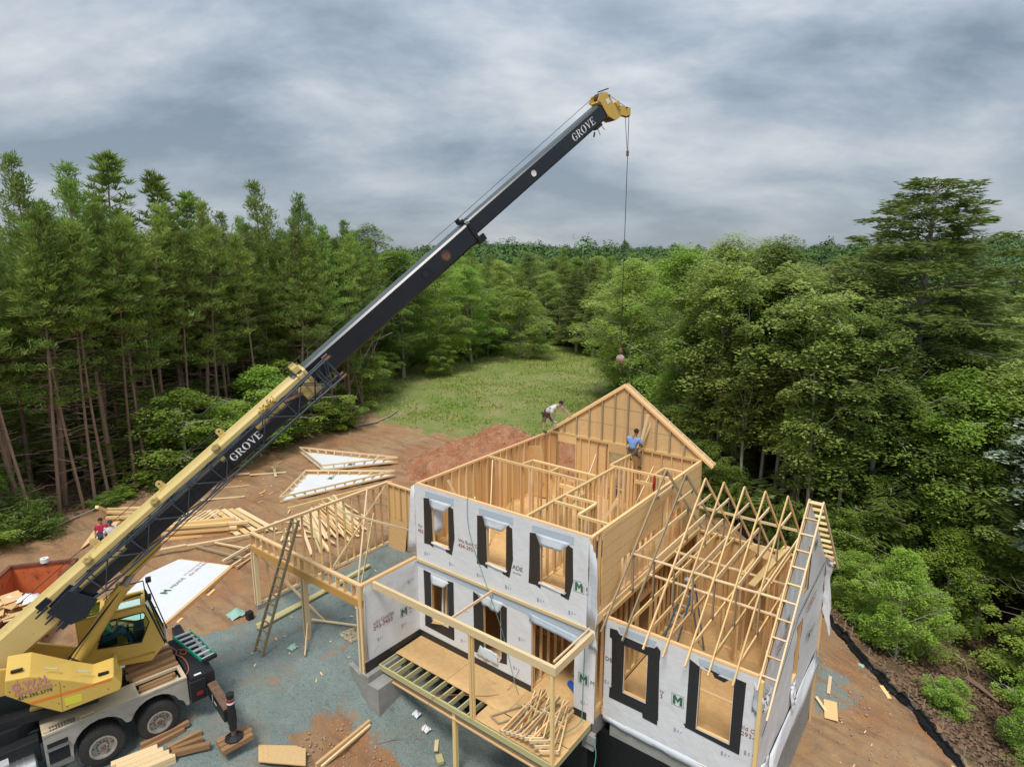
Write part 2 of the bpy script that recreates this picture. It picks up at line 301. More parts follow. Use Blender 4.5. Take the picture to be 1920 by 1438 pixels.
def copy_tree(o, M, label=None, group=None):
    """copy a thing with its parts and sub-parts and put it at M"""
    r = o.copy(); col.objects.link(r); r.matrix_basis = M; WORLD[r.name] = M
    if label: r['label'] = label
    if group: r['group'] = group
    for c in CH.get(o.name, []):
        d = c.copy(); col.objects.link(d); d.parent = r
        for e2 in CH.get(c.name, []):
            f = e2.copy(); col.objects.link(f); f.parent = d
    return r
CH = {}
def index_children():
    CH.clear()
    for o in bpy.data.objects:
        if o.parent: CH.setdefault(o.parent.name, []).append(o)
# ------------------------------------------------------------------ terrain
CP = [(-12,-8,-.25),(-9.3,-8,-.28),(-8,-5,-.35),(-10.5,-3.4,-.2),(-12.8,-2.4,-.15),(-10,0,-.15),(-7,3,-.12),(-7,-1,-.15),(-7.6,-2.3,-.25),(-6.9,-2.9,-1.2),
 (-6,-4,-1.35),(-5.2,-5.2,-1.2),(-6.9,-6.2,-.45),(-4,-3,-2.2),(-4,0,-2.5),(0,-3,-2.9),(2,-2,-3.0),(4.3,.7,-3.2),(6.5,0,-3.3),(4.3,7.8,-3.05),(5.5,9,-3.0),(4,10,-2.6),(0,10,-1.4),(-3,9.5,-.8),(-7,10,-.35),
 (0,-8,-2.6),(5,-8,-3.4),(-4,-10,-1.2),(-9,-12,-.4),(-20,-8,-.1),(-26,-6,.1),(-20,0,-.05),(-28,0,.2),(-22,8,0),(-30,10,.1),(-14,6,-.1),(-13,12,-.2),(-20,20,-.3),(-30,20,0),
 (-40,30,.3),(-40,50,.2),(-28,52,-.2),(-20,38,-.6),(-10,27,-1.0),(-3.6,21,-2.2),(1.5,15.5,-2.8),(3.7,13.2,-3.0),(5.6,11,-3.2),(7.1,9.5,-3.4),(8,8.4,-3.6),(8.6,7.6,-3.7),(10,5,-4.2),
 (10,12,-4.8),(6,17,-4.4),(0,25,-3.2),(14,10,-6.3),(14,20,-7),(20,5,-8),(20,30,-8.5),(5,35,-5.5),(-10,40,-2.5),(14,-5,-5),(-60,10,1),(-60,-20,1),(-40,-20,.5),(-70,60,1),(-40,90,0),(0,80,-5),(40,60,-9),(40,0,-10),(30,-20,-8),(10,-20,-4),(-20,-25,0)]
CPA = np.array(CP, float)
_D = np.linalg.norm(CPA[:, None, :2]-CPA[None, :, :2], axis=2)
_W = np.linalg.solve(_D + 0.15*np.eye(len(CPA))*-1, CPA[:, 2]-CPA[:, 2].mean())
def gnd(x, y):
    x = np.asarray(x, float); y = np.asarray(y, float); sh = x.shape; x = x.ravel(); y = y.ravel()
    z = np.zeros_like(x)+CPA[:, 2].mean()
    for i in range(len(CPA)): z += _W[i]*np.hypot(x-CPA[i, 0], y-CPA[i, 1])
    r = np.hypot(x+8, y-5); k = np.clip((r-70)/60, 0, 1); k = k*k*(3-2*k)
    # far country: a shallow valley and a long low ridge beyond
    far = -3 + 11*np.clip((r-150)/330, 0, 1)**1.2 + 3.2*np.sin(x/57+1.3)*np.cos(y/71) + 2.2*np.sin((x+y)/33)
    far = np.where(r > 900, np.maximum(far, 6), far)
    return (z*(1-k)+far*k).reshape(sh)
def gz(x, y): return float(gnd(np.array([x]), np.array([y]))[0])
def axis(lo, hi, fine0, fine1, step):
    a = list(np.arange(fine0, fine1, step)); s = step; v = fine1
    while v < hi: a.append(v); s *= 1.13; v += s
    a.append(hi); s = step; v = fine0; pre = []
    while v > lo: s *= 1.13; v -= s; pre.append(max(v, lo))
    return np.array(sorted(set(pre+a)))
gx = axis(-2600, 2600, -30, 12, 0.2); gy = axis(-1200, 2800, -11, 24, 0.2)
X, Y = np.meshgrid(gx, gy); Zg = gnd(X, Y)
def vnoise(x, y, s, seed):
    """smooth value noise with numpy"""
    r = np.random.default_rng(seed); T = r.random((64, 64)); x = x*s; y = y*s
    xi = np.floor(x).astype(int); yi = np.floor(y).astype(int); fx = x-xi; fy = y-yi; fx = fx*fx*(3-2*fx); fy = fy*fy*(3-2*fy)
    g = lambda i, j: T[i % 64, j % 64]
    return (g(xi, yi)*(1-fx)+g(xi+1, yi)*fx)*(1-fy)+(g(xi, yi+1)*(1-fx)+g(xi+1, yi+1)*fx)*fy
def fbm(x, y, s, seed, o=4): return sum(vnoise(x, y, s*2**k, seed+k)/2**k for k in range(o))/sum(1/2**k for k in range(o))
def sdist(poly, x, y):
    """signed distance to polygon, positive inside"""
    d = np.full(x.shape, 1e9); ins = np.zeros(x.shape, bool); n = len(poly)
    for i in range(n):
        ax, ay = poly[i]; bx, by = poly[(i+1) % n]; ex, ey = bx-ax, by-ay
        t = np.clip(((x-ax)*ex+(y-ay)*ey)/(ex*ex+ey*ey), 0, 1); d = np.minimum(d, np.hypot(x-ax-t*ex, y-ay-t*ey))
        with np.errstate(divide='ignore', invalid='ignore'):
            c = ((ay > y) != (by > y)) & (x < (bx-ax)*(y-ay)/((by-ay) if by != ay else 1e-9)+ax)
        ins ^= c
    return np.where(ins, d, -d)
GRAVEL = [(-12.6,4.0),(-6.7,4.0),(-6.5,1.0),(1,1.0),(4.0,.9),(4.0,-14),(-14.5,-14),(-14.2,-9),(-13.6,-6.2),(-12.6,-4.4),(-12.2,-3.2),(-12.6,-2.5)]
CLAYP = [(-6.75,-4.5),(-6.9,-3.2),(-5.4,-2.9),(-4.4,-2.8),(-3.4,-5.0),(-5.0,-6.2),(-6.2,-5.2)]
GRAV2 = [(4.2,8.0),(3.9,10.6),(4.8,10.8),(5.3,9.4),(5.0,8.2),(4.6,7.4)]
GRASS = [(-31,18.5),(-25,18),(-20.5,19.5),(-15,20.5),(-10.5,24),(-11,29),(-19,40),(-27,53),(-33,62),(-46,60),(-43,48),(-43,34),(-42,28)]
YARD = [(-30,-16),(-27.2,-8),(-27.8,-3),(-29.8,3),(-31.2,8.6),(-29.5,13),(-32,20),(-44,30),(-44,60),(-33,63),(-19,40),(-12,28.5),(-6.5,24.5),(-3.2,22.0),(1.6,17.6),(3.6,15.9),(5.8,13.1),(7.4,11.9),(8.6,10.5),(10.2,8.4),(13,5),(16,-16)]
inn = np.clip((fbm(X, Y, 0.9, 3)-0.5)*2.2, -1, 1)
def soft(poly, w, nz): return np.clip(0.5+(sdist(poly, X, Y)+nz*inn)/w, 0, 1)
m_gravel = np.maximum(soft(GRAVEL, 0.5, 0.45)*(1-soft(CLAYP, 1.0, 0.8)), soft(GRAV2, 1.2, 1.0)*0.8)
def track(x0, y0, x1, y1, w=.22):
    ex, ey = x1-x0, y1-y0; t = np.clip(((X-x0)*ex+(Y-y0)*ey)/(ex*ex+ey*ey), 0, 1); wob = (fbm(X, Y, .25, 88)-.5)*1.2
    return np.exp(-((np.hypot(X-x0-t*ex, Y-y0-t*ey)-0+wob*.25)/w)**2)
ruts = sum(track(*p) for p in ((-9.5,-7.4,-8.3,-1.8), (-11.4,-7.0,-10.2,-1.2), (-13.8,-9,-13.4,-1), (-15.5,-9,-15.2,2), (-6.9,-8,-6.2,-4.5), (-22,-9.5,-16,-4.2), (-16.3,5,-19,12), (-17.8,4,-21,12), (5.4,4.5,5.9,11), (6.9,4.5,6.8,10)))
m_gravel *= 1-0.42*np.clip(ruts, 0, 1)*(fbm(X, Y, 1.2, 66) > .45)
m_grass = soft(GRASS, 3.5, 2.0); m_litter = 1-soft(YARD, 2.5, 1.6)
rough = (fbm(X, Y, 2.1, 11)-0.5)
inside_house = (sdist([(-6.6,0),(0.1,0),(0.1,.7),(4.3,.7),(4.3,7.8),(-6.6,7.8)], X, Y) > -0.3)
Zg = Zg + np.where(inside_house, -0.05, 0) + rough*0.16*(1-m_gravel) + (fbm(X, Y, 0.5, 21)-0.5)*0.35*m_litter*(np.hypot(X, Y) < 90) + rough*0.03
yard_ruts = np.exp(-((sdist([(-24,-9),(-13.4,-6),(-13.4,8),(-24,14)], X, Y))/5.0)**2)
Zg -= 0.055*np.clip(ruts, 0, 1)
Zg += (fbm(X, Y, 1.3, 31)-0.5)*0.14*(1-m_gravel)*(1-m_grass)
nyy, nxx = X.shape; idx = np.arange(nyy*nxx).reshape(nyy, nxx)
F = np.stack([idx[:-1, :-1].ravel(), idx[:-1, 1:].ravel(), idx[1:, 1:].ravel(), idx[1:, :-1].ravel()], 1)
GV = np.stack([X.ravel(), Y.ravel(), Zg.ravel()], 1)
def ground_mat():
    m = bpy.data.materials.new('ground'); m.use_nodes = True; t = m.node_tree; b = t.nodes['Principled BSDF']; L = t.links.new
    b.inputs['Roughness'].default_value = 0.95; b.inputs['Specular IOR Level'].default_value = 0.15
    geo = N(t, 'ShaderNodeNewGeometry'); P = geo.outputs['Position']
    at = N(t, 'ShaderNodeAttribute', attribute_name='mask'); s = N(t, 'ShaderNodeSeparateColor'); L(at.outputs['Color'], s.inputs[0])
    def noise(sc, det=5, ro=0.6, vec=P):
        n = N(t, 'ShaderNodeTexNoise'); n.inputs['Scale'].default_value = sc; n.inputs['Detail'].default_value = det; n.inputs['Roughness'].default_value = ro; L(vec, n.inputs['Vector']); return n.outputs[0]
    def rng_(v, a, b_, lo=0.0, hi=1.0):
        r = N(t, 'ShaderNodeMapRange'); L(v, r.inputs[0]); r.inputs[1].default_value = a; r.inputs[2].default_value = b_; r.inputs[3].default_value = lo; r.inputs[4].default_value = hi; return r.outputs[0]
    def mix(f, a, c):
        x = N(t, 'ShaderNodeMixRGB')
        for i, v in enumerate((f, a, c)):
            if isinstance(v, tuple): x.inputs[i].default_value = (*v, 1)
            elif isinstance(v, float): x.inputs[i].default_value = v
            else: L(v, x.inputs[i])
        return x.outputs[0]
    big, mid, fine, vfine = noise(0.35, 6), noise(2.2, 6), noise(14, 4), noise(60, 2)
    vor = N(t, 'ShaderNodeTexVoronoi'); vor.inputs['Scale'].default_value = 9; L(P, vor.inputs['Vector'])
    clay = mix(rng_(big, 0.38, 0.62), (0.42, 0.20, 0.085), (0.46, 0.295, 0.155))
    clay = mix(rng_(mid, 0.35, 0.7, 0, 0.7), clay, (0.275, 0.185, 0.12))
    clay = mix(rng_(fine, 0.55, 0.75, 0, 0.55), clay, (0.52, 0.37, 0.25))
    mps = N(t, 'ShaderNodeMapping'); mps.inputs['Rotation'].default_value = (0, 0, R(-62)); mps.inputs['Scale'].default_value = (0.35, 2.2, 1); L(P, mps.inputs[0])
    clay = mix(rng_(noise(0.9, 5, 0.65, mps.outputs[0]), 0.50, 0.64, 0, 0.6), clay, (0.22, 0.125, 0.075))
    clay = mix(rng_(noise(5, 6, 0.7), 0.60, 0.66, 0, 0.5), clay, (0.50, 0.35, 0.22))
    grv = mix(rng_(mid, 0.3, 0.7), (0.15, 0.20, 0.19), (0.23, 0.275, 0.255))
    grv = mix(rng_(vfine, 0.45, 0.75, 0, 0.8), grv, (0.48, 0.52, 0.48))
    grv = mix(rng_(fine, 0.52, 0.72, 0, 0.65), grv, (0.10, 0.145, 0.14))
    grv = mix(rng_(noise(0.8, 6, 0.7), 0.54, 0.66, 0, 0.55), grv, (0.30, 0.25, 0.18))
    grv = mix(rng_(noise(1.7, 6, 0.75), 0.60, 0.68, 0, 0.5), grv, (0.085, 0.11, 0.105))
    grs = mix(rng_(noise(0.22, 6, 0.65), 0.38, 0.62), (0.17, 0.24, 0.055), (0.34, 0.31, 0.14))
    grs = mix(rng_(fine, 0.4, 0.7, 0, 0.6), grs, (0.13, 0.20, 0.04))
    grs = mix(rng_(noise(0.5, 5, 0.7), 0.58, 0.66, 0, 0.7), grs, (0.40, 0.29, 0.17))
    lit = mix(rng_(mid, 0.3, 0.7), (0.115, 0.070, 0.045), (0.19, 0.125, 0.08))
    lit = mix(rng_(fine, 0.5, 0.7, 0, 0.7), lit, (0.25, 0.175, 0.12))
    lit = mix(rng_(noise(0.6, 5, 0.7), 0.56, 0.66, 0, 0.6), lit, (0.06, 0.10, 0.03))
    jit = rng_(mid, 0.3, 0.7, -0.35, 0.35)
    def edge(ch):
        a = N(t, 'ShaderNodeMath', operation='ADD'); L(s.outputs[ch], a.inputs[0]); L(jit, a.inputs[1]); return rng_(a.outputs[0], 0.32, 0.68)
    c = mix(edge(2), clay, lit); c = mix(edge(1), c, grs); c = mix(edge(0), c, grv)
    L(c, b.inputs['Base Color'])
    bp = N(t, 'ShaderNodeBump'); bp.inputs['Strength'].default_value = 0.7; bp.inputs['Distance'].default_value = 0.06
    a = N(t, 'ShaderNodeMath', operation='ADD'); L(fine, a.inputs[0]); L(vfine, a.inputs[1]); L(a.outputs[0], bp.inputs['Height']); L(bp.outputs[0], b.inputs['Normal'])
    MATS['ground'] = m
ground_mat()
gme = fast_mesh('ground', GV, F, ['ground'], smooth=True)
ca = gme.color_attributes.new('mask', 'FLOAT_COLOR', 'POINT')
ca.data.foreach_set('color', np.stack([m_gravel.ravel(), m_grass.ravel(), m_litter.ravel(), np.ones(m_grass.size)], 1).astype(np.float32).ravel())
tag(link('ground', gme), kind='structure')

# heap of excavated red clay behind the house
def heap():
    n = 150; u = np.linspace(-1, 1, n); U, V = np.meshgrid(u, u)
    cx, cy, rx, ry, rot = -14.4, 15.0, 7.4, 5.0, R(14)
    x = U*rx; y = V*ry; wx = cx+x*math.cos(rot)-y*math.sin(rot); wy = cy+x*math.sin(rot)+y*math.cos(rot)
    r = np.hypot(U, V)+(fbm(wx, wy, 0.35, 5)-0.5)*0.35
    h = 2.5*np.clip(1-r, 0, 1)**0.8*(0.75+0.5*fbm(wx, wy, 0.3, 9)) + 1.5*np.exp(-((U-0.58)**2+(V-0.1)**2)/0.12)+0.7*np.exp(-((U+0.1)**2+(V-0.15)**2)/0.08)
    h = h*np.clip((1.02-np.hypot(U, V))*5, 0, 1)+(fbm(wx, wy, 1.6, 41, 6)-0.5)*0.75*np.clip(h, 0, 1)
    z = gnd(wx, wy)+h-0.12
    idx = np.arange(n*n).reshape(n, n); F = np.stack([idx[:-1, :-1].ravel(), idx[:-1, 1:].ravel(), idx[1:, 1:].ravel(), idx[1:, :-1].ravel()], 1)
    mat('heap', (0.29, 0.105, 0.047), 0.95, noise=(1.6, (1, 1, 1), 0.9, (0.40, 0.22, 0.13)), bump=1.0, bscale=5, dirt=((0.46, 0.32, 0.22), 11, 0.60), spec=0.1)
    tag(link('clay_heap', fast_mesh('clay_heap', np.stack([wx.ravel(), wy.ravel(), z.ravel()], 1), F, ['heap'], smooth=True)), 'red clay soil heap with stones behind the house', 'soil heap', kind='stuff')
    return wx, wy, z
hx, hy, hz = heap()
# loose stones and chips
ROCKV = np.array([(1,0,0),(-1,0,0),(0,1,0),(0,-1,0),(0,0,1),(0,0,-1)], float); ROCKF = np.array([(0,2,4),(2,1,4),(1,3,4),(3,0,4),(2,0,5),(1,2,5),(3,1,5),(0,3,5)])
def scatter_rocks(name, P, size, m, label, cat):
    n = len(P); s = size*(0.4+rng.random((n, 1, 1))**3*2.0)*(0.5+rng.random((n, 6, 3))*0.8)
    a = rng.random(n)*6.28; c, sn = np.cos(a), np.sin(a); V = ROCKV[None]*s; V[:, :, 2] *= 0.6
    Vx = V[:, :, 0]*c[:, None]-V[:, :, 1]*sn[:, None]; Vy = V[:, :, 0]*sn[:, None]+V[:, :, 1]*c[:, None]; V = np.stack([Vx, Vy, V[:, :, 2]], 2)+P[:, None, :]
    F = (ROCKF[None]+6*np.arange(n)[:, None, None]).reshape(-1, 3)
    tag(link(name, fast_mesh(name, V.reshape(-1, 3), F, [m])), label, cat, kind='stuff')
sel = rng.integers(0, hx.size, 5200); P = np.stack([hx.ravel()[sel], hy.ravel()[sel], hz.ravel()[sel]+0.01], 1)
scatter_rocks('heap_stones', P, 0.042, 'rock', 'pale stones littering the red clay heap', 'stones')
def pts_in(poly, n, seed=0):
    p = np.array(poly); r = np.random.default_rng(seed); o = []
    while sum(map(len, o)) < n:
        q = r.uniform(p.min(0), p.max(0), (n*3, 2)); o.append(q[sdist(poly, q[:, 0], q[:, 1]) > 0])
    return np.concatenate(o)[:n]
q = np.concatenate([pts_in([(-28,-10),(-13,-6.5),(-13,9),(-20,18),(-30,16)], 2600, 1), pts_in([(4.5,4),(10,4),(8.4,10.4),(5,13.5),(0,18),(-3,21),(-5,13),(4.6,9.5)], 2400, 2), pts_in(CLAYP, 500, 3), pts_in([(-30,9),(-16,18),(-28,24)], 300, 8)])
scatter_rocks('yard_stones', np.stack([q[:, 0], q[:, 1], gnd(q[:, 0], q[:, 1])+0.012], 1), 0.026, 'rock', 'pale stones and clods strewn over the bare clay yard', 'stones')
# grass of the clearing
def grass():
    q = pts_in(GRASS, 34000, 5); keep = fbm(q[:, 0], q[:, 1], 0.4, 77)+rng.random(len(q))*0.35 > 0.6; q = q[keep]; n = len(q)
    z = gnd(q[:, 0], q[:, 1]); a = rng.random(n)*6.28; h = (0.06+0.14*rng.random(n)**2)*(0.6+0.9*(fbm(q[:, 0], q[:, 1], 0.25, 55))); w = 0.05+0.05*rng.random(n)
    lean = (rng.random((n, 2))-.5)*0.25
    V = np.empty((n, 3, 3)); V[:, 0] = np.stack([q[:, 0]-np.cos(a)*w, q[:, 1]-np.sin(a)*w, z-.02], 1); V[:, 1] = np.stack([q[:, 0]+np.cos(a)*w, q[:, 1]+np.sin(a)*w, z-.02], 1); V[:, 2] = np.stack([q[:, 0]+lean[:, 0], q[:, 1]+lean[:, 1], z+h], 1)
    tag(link('grass', fast_mesh('grass', V.reshape(-1, 3), np.arange(3*n).reshape(n, 3), ['grass_blade'])), 'rough green grass growing over the clearing', 'grass', kind='stuff')
grass()
# ------------------------------------------------------------------ trees
def rv(n, r): v = r.normal(size=(n, 3)); return v/np.linalg.norm(v, axis=1, keepdims=True)
def leaves(C, size, r, up=0.75, asp=0.62):
    """one small pointed four-cornered leaf per centre, mostly facing up"""
    n = len(C); nn = rv(n, r)*(1-up)+np.array([0, 0, up]); nn /= np.linalg.norm(nn, axis=1, keepdims=True)
    a = np.cross(nn, rv(n, r)); a /= np.linalg.norm(a, axis=1, keepdims=True); b = np.cross(nn, a)
    s = (size*(0.6+0.8*r.random(n)))[:, None] if np.isscalar(size) else (size*(0.6+0.8*r.random(n)))[:, None]
    V = np.stack([C-a*s*.5, C-b*s*asp*.5+nn*s*.08, C+a*s*.5, C+b*s*asp*.5+nn*s*.08], 1)
    return V.reshape(-1, 3), np.arange(4*n).reshape(n, 4)
def blades(C, D, ln, w, r):
    n = len(C); s = np.cross(D, rv(n, r)); s /= np.linalg.norm(s, axis=1, keepdims=True); L = (ln*(0.7+0.6*r.random(n)))[:, None]
    V = np.stack([C-s*w, C+D*L*.55+s*w*.9, C+D*L, C+D*L*.5-s*w*.9], 1)
    return V.reshape(-1, 3), np.arange(4*n).reshape(n, 4)
def limb(mb, p0, p1, r0, r1, sag=0.0, n=5, seg=4, r=None):
    p0, p1 = np.array(p0, float), np.array(p1, float); L = np.linalg.norm(p1-p0); pts = []
    j = (r.normal(size=(seg+1, 3))*0.035*L if r is not None else np.zeros((seg+1, 3))); j[0] = 0; j[-1] = 0
    for i in range(seg+1):
        t = i/seg; p = p0*(1-t)+p1*t+j[i]; p[2] += sag*4*t*(1-t)*L; pts.append(tuple(p))
    mb.tube(pts, [r0*(1-i/seg)+r1*i/seg for i in range(seg+1)], n, cap=False); return pts
def tree_meshes(kind, seed):
    r = np.random.default_rng(seed); mb = MB(); V = []; Fc = []; off = 0; lf = []
    if kind in ('pine', 'pine_round', 'pine_thin'):
        thin = kind == 'pine_thin'; H = 16.0; lean = r.normal(size=2)*0.35; bend = r.normal(size=2)*0.25
        ax = lambda t: np.array([lean[0]*t+bend[0]*math.sin(3*t), lean[1]*t+bend[1]*math.sin(3*t), H*t])
        mb.tube([tuple(ax(t)) for t in np.linspace(0, 0.99, 10)], [(0.085 if thin else 0.135)*(1-t)**0.8+0.012 for t in np.linspace(0, 0.99, 10)], 7, cap=False)
        cb = 0.36+0.12*r.random()+(0.22 if thin else 0)
        for k in range(46):                                   # dead snags on the bare stem
            t = 0.08+(cb-0.02)*r.random(); a = r.random()*6.28; L = 0.4+1.3*r.random(); p = ax(t)
            limb(mb, p, p+np.array([math.cos(a)*L, math.sin(a)*L, L*(0.1+0.4*(r.random()-.4))]), 0.018, 0.006, 0.03, 3, 2, r)
        C = []; D = []
        t = cb
        while t < 0.985:
            f = (t-cb)/(1-cb); top = 1-f
            prof = (1.7 if thin else 2.6)*(top**0.9)*(0.55+0.45*min(1, f*5))+0.14
            nb = 5 if f < 0.85 else 4
            a0 = r.random()*6.28
            for b in range(nb):
                if r.random() < 0.14: continue
                a = a0+b*6.28/nb+r.normal()*0.25; L = prof*(0.42+0.95*r.random()); rise = 0.10+0.75*f**1.6+r.normal()*0.09
                p0 = ax(t); d = np.array([math.cos(a), math.sin(a), rise]); p1 = p0+d*L*0.95
                pts = np.array(limb(mb, p0, p1, 0.035*(1-f)+0.012, 0.006, -0.04, 3, 3, r))
                side = np.array([-math.sin(a), math.cos(a), 0])
                m = max(3, int(L*5.5))
                if kind == 'pine_round':
                    m = max(2, int(L*2.2))
                for q in range(m):
                    s = 0.28+0.72*(q+r.random())/m; pp = pts[0]*(1-s)+pts[-1]*s; k = (1-abs(s-.55))*0.36*L
                    c = pp+side*(r.random()*2-1)*k+np.array([0, 0, 0.05+0.06*r.random()])
                    if kind == 'pine_round': nbld, rad = 30, 0.30
                    else: nbld, rad = 12, 0.20
                    dd = rv(nbld, r); dd[:, 2] = np.abs(dd[:, 2])*0.75+0.15; dd += d*0.35; dd /= np.linalg.norm(dd, axis=1, keepdims=True)
                    C.append(c+rv(nbld, r)*(0.05 if kind == 'pine_round' else 0.16)); D.append(dd)
            t += (0.027 if f < 0.8 else 0.02)
        C = np.concatenate(C); D = np.concatenate(D)
        v, f = blades(C, D, 0.30 if kind == 'pine' else 0.38, 0.032, r); return mb.mesh('trunk', 'bark_pine', True), fast_mesh('crown', v, f, ['pine_leaf'])
    if kind == 'hemlock':
        H = 16.0; mb.tube([(0, 0, H*t) for t in np.linspace(0, 0.99, 8)], [0.26*(1-t)+0.02 for t in np.linspace(0, 0.99, 8)], 7, cap=False)
        C = []; D = []; t = 0.16
        while t < 0.99:
            prof = 4.4*(1-t)**0.56*(0.75+0.5*r.random())+0.15; nb = 6; a0 = r.random()*6.28
            for b in range(nb):
                a = a0+b*6.28/nb+r.normal()*0.3; L = prof*(0.6+0.55*r.random()); p0 = np.array([0, 0, H*t]); rise = 0.42*t+0.05+r.normal()*0.06
                d = np.array([math.cos(a), math.sin(a), rise]); side = np.array([-math.sin(a), math.cos(a), 0])
                limb(mb, p0, p0+d*L*.9, 0.05*(1-t)+0.012, 0.006, 0.05, 3, 3, r); m = max(5, int(L*17))
                s = 0.18+0.82*r.random(m)**0.8; k = (1.02-s)*0.55*L+0.12; w = (r.random(m)*2-1)
                pp = p0+d*(s*L)[:, None]+side*(w*k)[:, None]; pp[:, 2] += 0.22*L*4*s*(1-s)*.3-0.22*s**2*L*.6-np.abs(w)*0.18*k
                for q in range(6):
                    dd = d*0.7+side*np.sign(w)[:, None]*0.75+rv(m, r)*0.45; dd[:, 2] = dd[:, 2]*0.6-0.2; dd /= np.linalg.norm(dd, axis=1, keepdims=True)
                    C.append(pp+rv(m, r)*0.10); D.append(dd)
            t += 0.0165
        C = np.concatenate(C); D = np.concatenate(D); v, f = blades(C, D, 0.21, 0.030, r)
        return mb.mesh('trunk', 'bark_grey', True), fast_mesh('crown', v, f, ['hemlock_leaf'])
    # broadleaved kinds: spreading limbs carrying flat sprays of leaves
    P = dict(broad=(12.5, 40, 3.2, 0.20, 0.155, 150, 3, 'broad_leaf', 0.27), oak=(13.0, 34, 3.0, 0.30, 0.17, 120, 3, 'oak_leaf', 0.27),
             slender=(12.5, 24, 2.1, 0.48, 0.19, 95, 3, 'oak_leaf', 0.24), young=(5.2, 24, 2.1, 0.18, 0.13, 110, 3, 'lime_leaf', 0.25),
             under=(4.6, 28, 2.6, 0.15, 0.13, 120, 3, 'broad_leaf', 0.26), silver=(9.0, 16, 1.6, 0.62, 0.15, 95, 3, 'silver_leaf', 0.22),
             bush=(2.0, 22, 1.25, 0.08, 0.10, 80, 3, 'broad_leaf', 0.22), limebush=(2.2, 24, 1.4, 0.08, 0.11, 90, 3, 'lime_leaf', 0.22))[kind]
    H, nb, W, cb, ls, per, sub, lm, drop = P
    sway = r.normal(size=2)*0.035*H
    ax = lambda t: np.array([sway[0]*t*t, sway[1]*math.sin(2.5*t), H*t])
    tr = (0.008 if kind == 'slender' else 0.0125)*H+0.01
    if kind in ('bush', 'limebush'):
        pass
    else: mb.tube([tuple(ax(t)) for t in np.linspace(0, 0.93, 8)], [tr*(1-t)**0.9+0.012 for t in np.linspace(0, 0.93, 8)], 7, cap=False)
    if kind == 'slender':
        a = r.random()*6.28; q0 = ax(0.35); limb(mb, q0, q0+np.array([math.cos(a)*1.3, math.sin(a)*1.3, H*0.45]), tr*.6, 0.02, 0.0, 5, 4, r)
    C = []; U = []
    for b in range(nb):
        t = cb+(1-cb)*((b+0.5*r.random())/nb); f = (t-cb)/(1-cb)
        a = b*2.4+r.normal()*0.4; prof = W*(math.sin(math.pi*min(1, 0.18+0.86*f))**0.55 if kind not in ('slender',) else 0.5+0.5*math.sin(math.pi*f))
        L = max(0.35, prof*(0.62+0.5*r.random())); rise = 0.22+0.95*f**1.5+r.normal()*0.1
        t0 = max(0.02, t-0.08-0.10*(1-f)); p0 = ax(min(t0, 0.92)); p1 = ax(min(t, 1.0))+np.array([math.cos(a)*L, math.sin(a)*L, 0.28*L*rise])
        if kind in ('bush', 'limebush'): p0 = np.array([r.normal()*.08, r.normal()*.08, 0.0])
        pts = np.array(limb(mb, p0, p1, 0.022*H**0.5*(1-f*.7)*0.55, 0.01, 0.04, 4, 4, r))
        for q in range(sub+2):
            s = 0.35+0.65*r.random() if q else 1.0; c0 = pts[0]*(1-s)+pts[-1]*s
            c = c0+np.array([r.normal(), r.normal(), 0.35*r.normal()+0.1])*(0.17*L+0.12)
            if np.linalg.norm(c-c0) > 0.5: limb(mb, c0, c, 0.014, 0.006, 0.0, 3, 2, r)
            n = int(per*(0.6+0.8*r.random())); rad = drop*H**0.35*(0.6+0.5*r.random())
            an = r.random(n)*6.283; q2 = np.sqrt(r.random(n))*rad*1.45
            g2 = np.stack([q2*np.cos(an), q2*np.sin(an), r.normal(size=n)*rad*0.17-0.55*q2**2/rad*0.6], 1)
            C.append(c+g2)
    C = np.concatenate(C); v, f = leaves(C, ls, r, 0.78)
    return mb.mesh('trunk', 'bark_grey', True), fast_mesh('crown', v, f, [lm])
PROTO = {}
for kd, n in (('pine', 4), ('pine_thin', 3), ('pine_round', 2), ('hemlock', 2), ('broad', 4), ('oak', 3), ('slender', 3), ('young', 3), ('under', 3), ('silver', 1), ('bush', 2), ('limebush', 2)):
    PROTO[kd] = [tree_meshes(kd, 100*len(PROTO)+i) for i in range(n)]
NAMES = {'pine_thin': 'pine_tree', 'pine': 'pine_tree', 'pine_round': 'pine_tree', 'hemlock': 'hemlock_tree', 'broad': 'broadleaf_tree', 'oak': 'broadleaf_tree', 'slender': 'slender_tree', 'young': 'young_tree', 'under': 'young_tree', 'silver': 'young_tree', 'bush': 'shrub', 'limebush': 'shrub'}
CATS = {'pine_thin': 'pine tree', 'hemlock': 'conifer', 'pine': 'pine tree', 'pine_round': 'pine tree', 'bush': 'shrub', 'limebush': 'shrub'}
PH = {'pine_thin': 16, 'pine': 16, 'pine_round': 16, 'hemlock': 16, 'broad': 12.5, 'oak': 13, 'slender': 12.5, 'young': 5.2, 'under': 4.6, 'silver': 9.0, 'bush': 2, 'limebush': 2.2}
def tree(kd, x, y, h, label, group=None, wide=1.0, lean=0.0, var=None, laz=None):
    tk, cr = PROTO[kd][rng.integers(len(PROTO[kd])) if var is None else var % len(PROTO[kd])]
    s = h/PH[kd]; a = rng.random()*6.28
    root = thing(NAMES[kd], (x, y, gz(x, y)-0.06), label, CATS.get(kd, 'tree'), group)
    M = wmat(root) @ Matrix.Rotation(lean, 4, Vector((math.cos(laz or 0), math.sin(laz or 0), 0))) @ Matrix.Rotation(a, 4, 'Z') @ Matrix.Diagonal((s*wide, s*wide, s, 1))
    link('trunk', tk, root, M); link('crown', cr, root, M); return root
def near(used, x, y, d): return any((x-a)**2+(y-b)**2 < d*d for a, b in used)
used = []
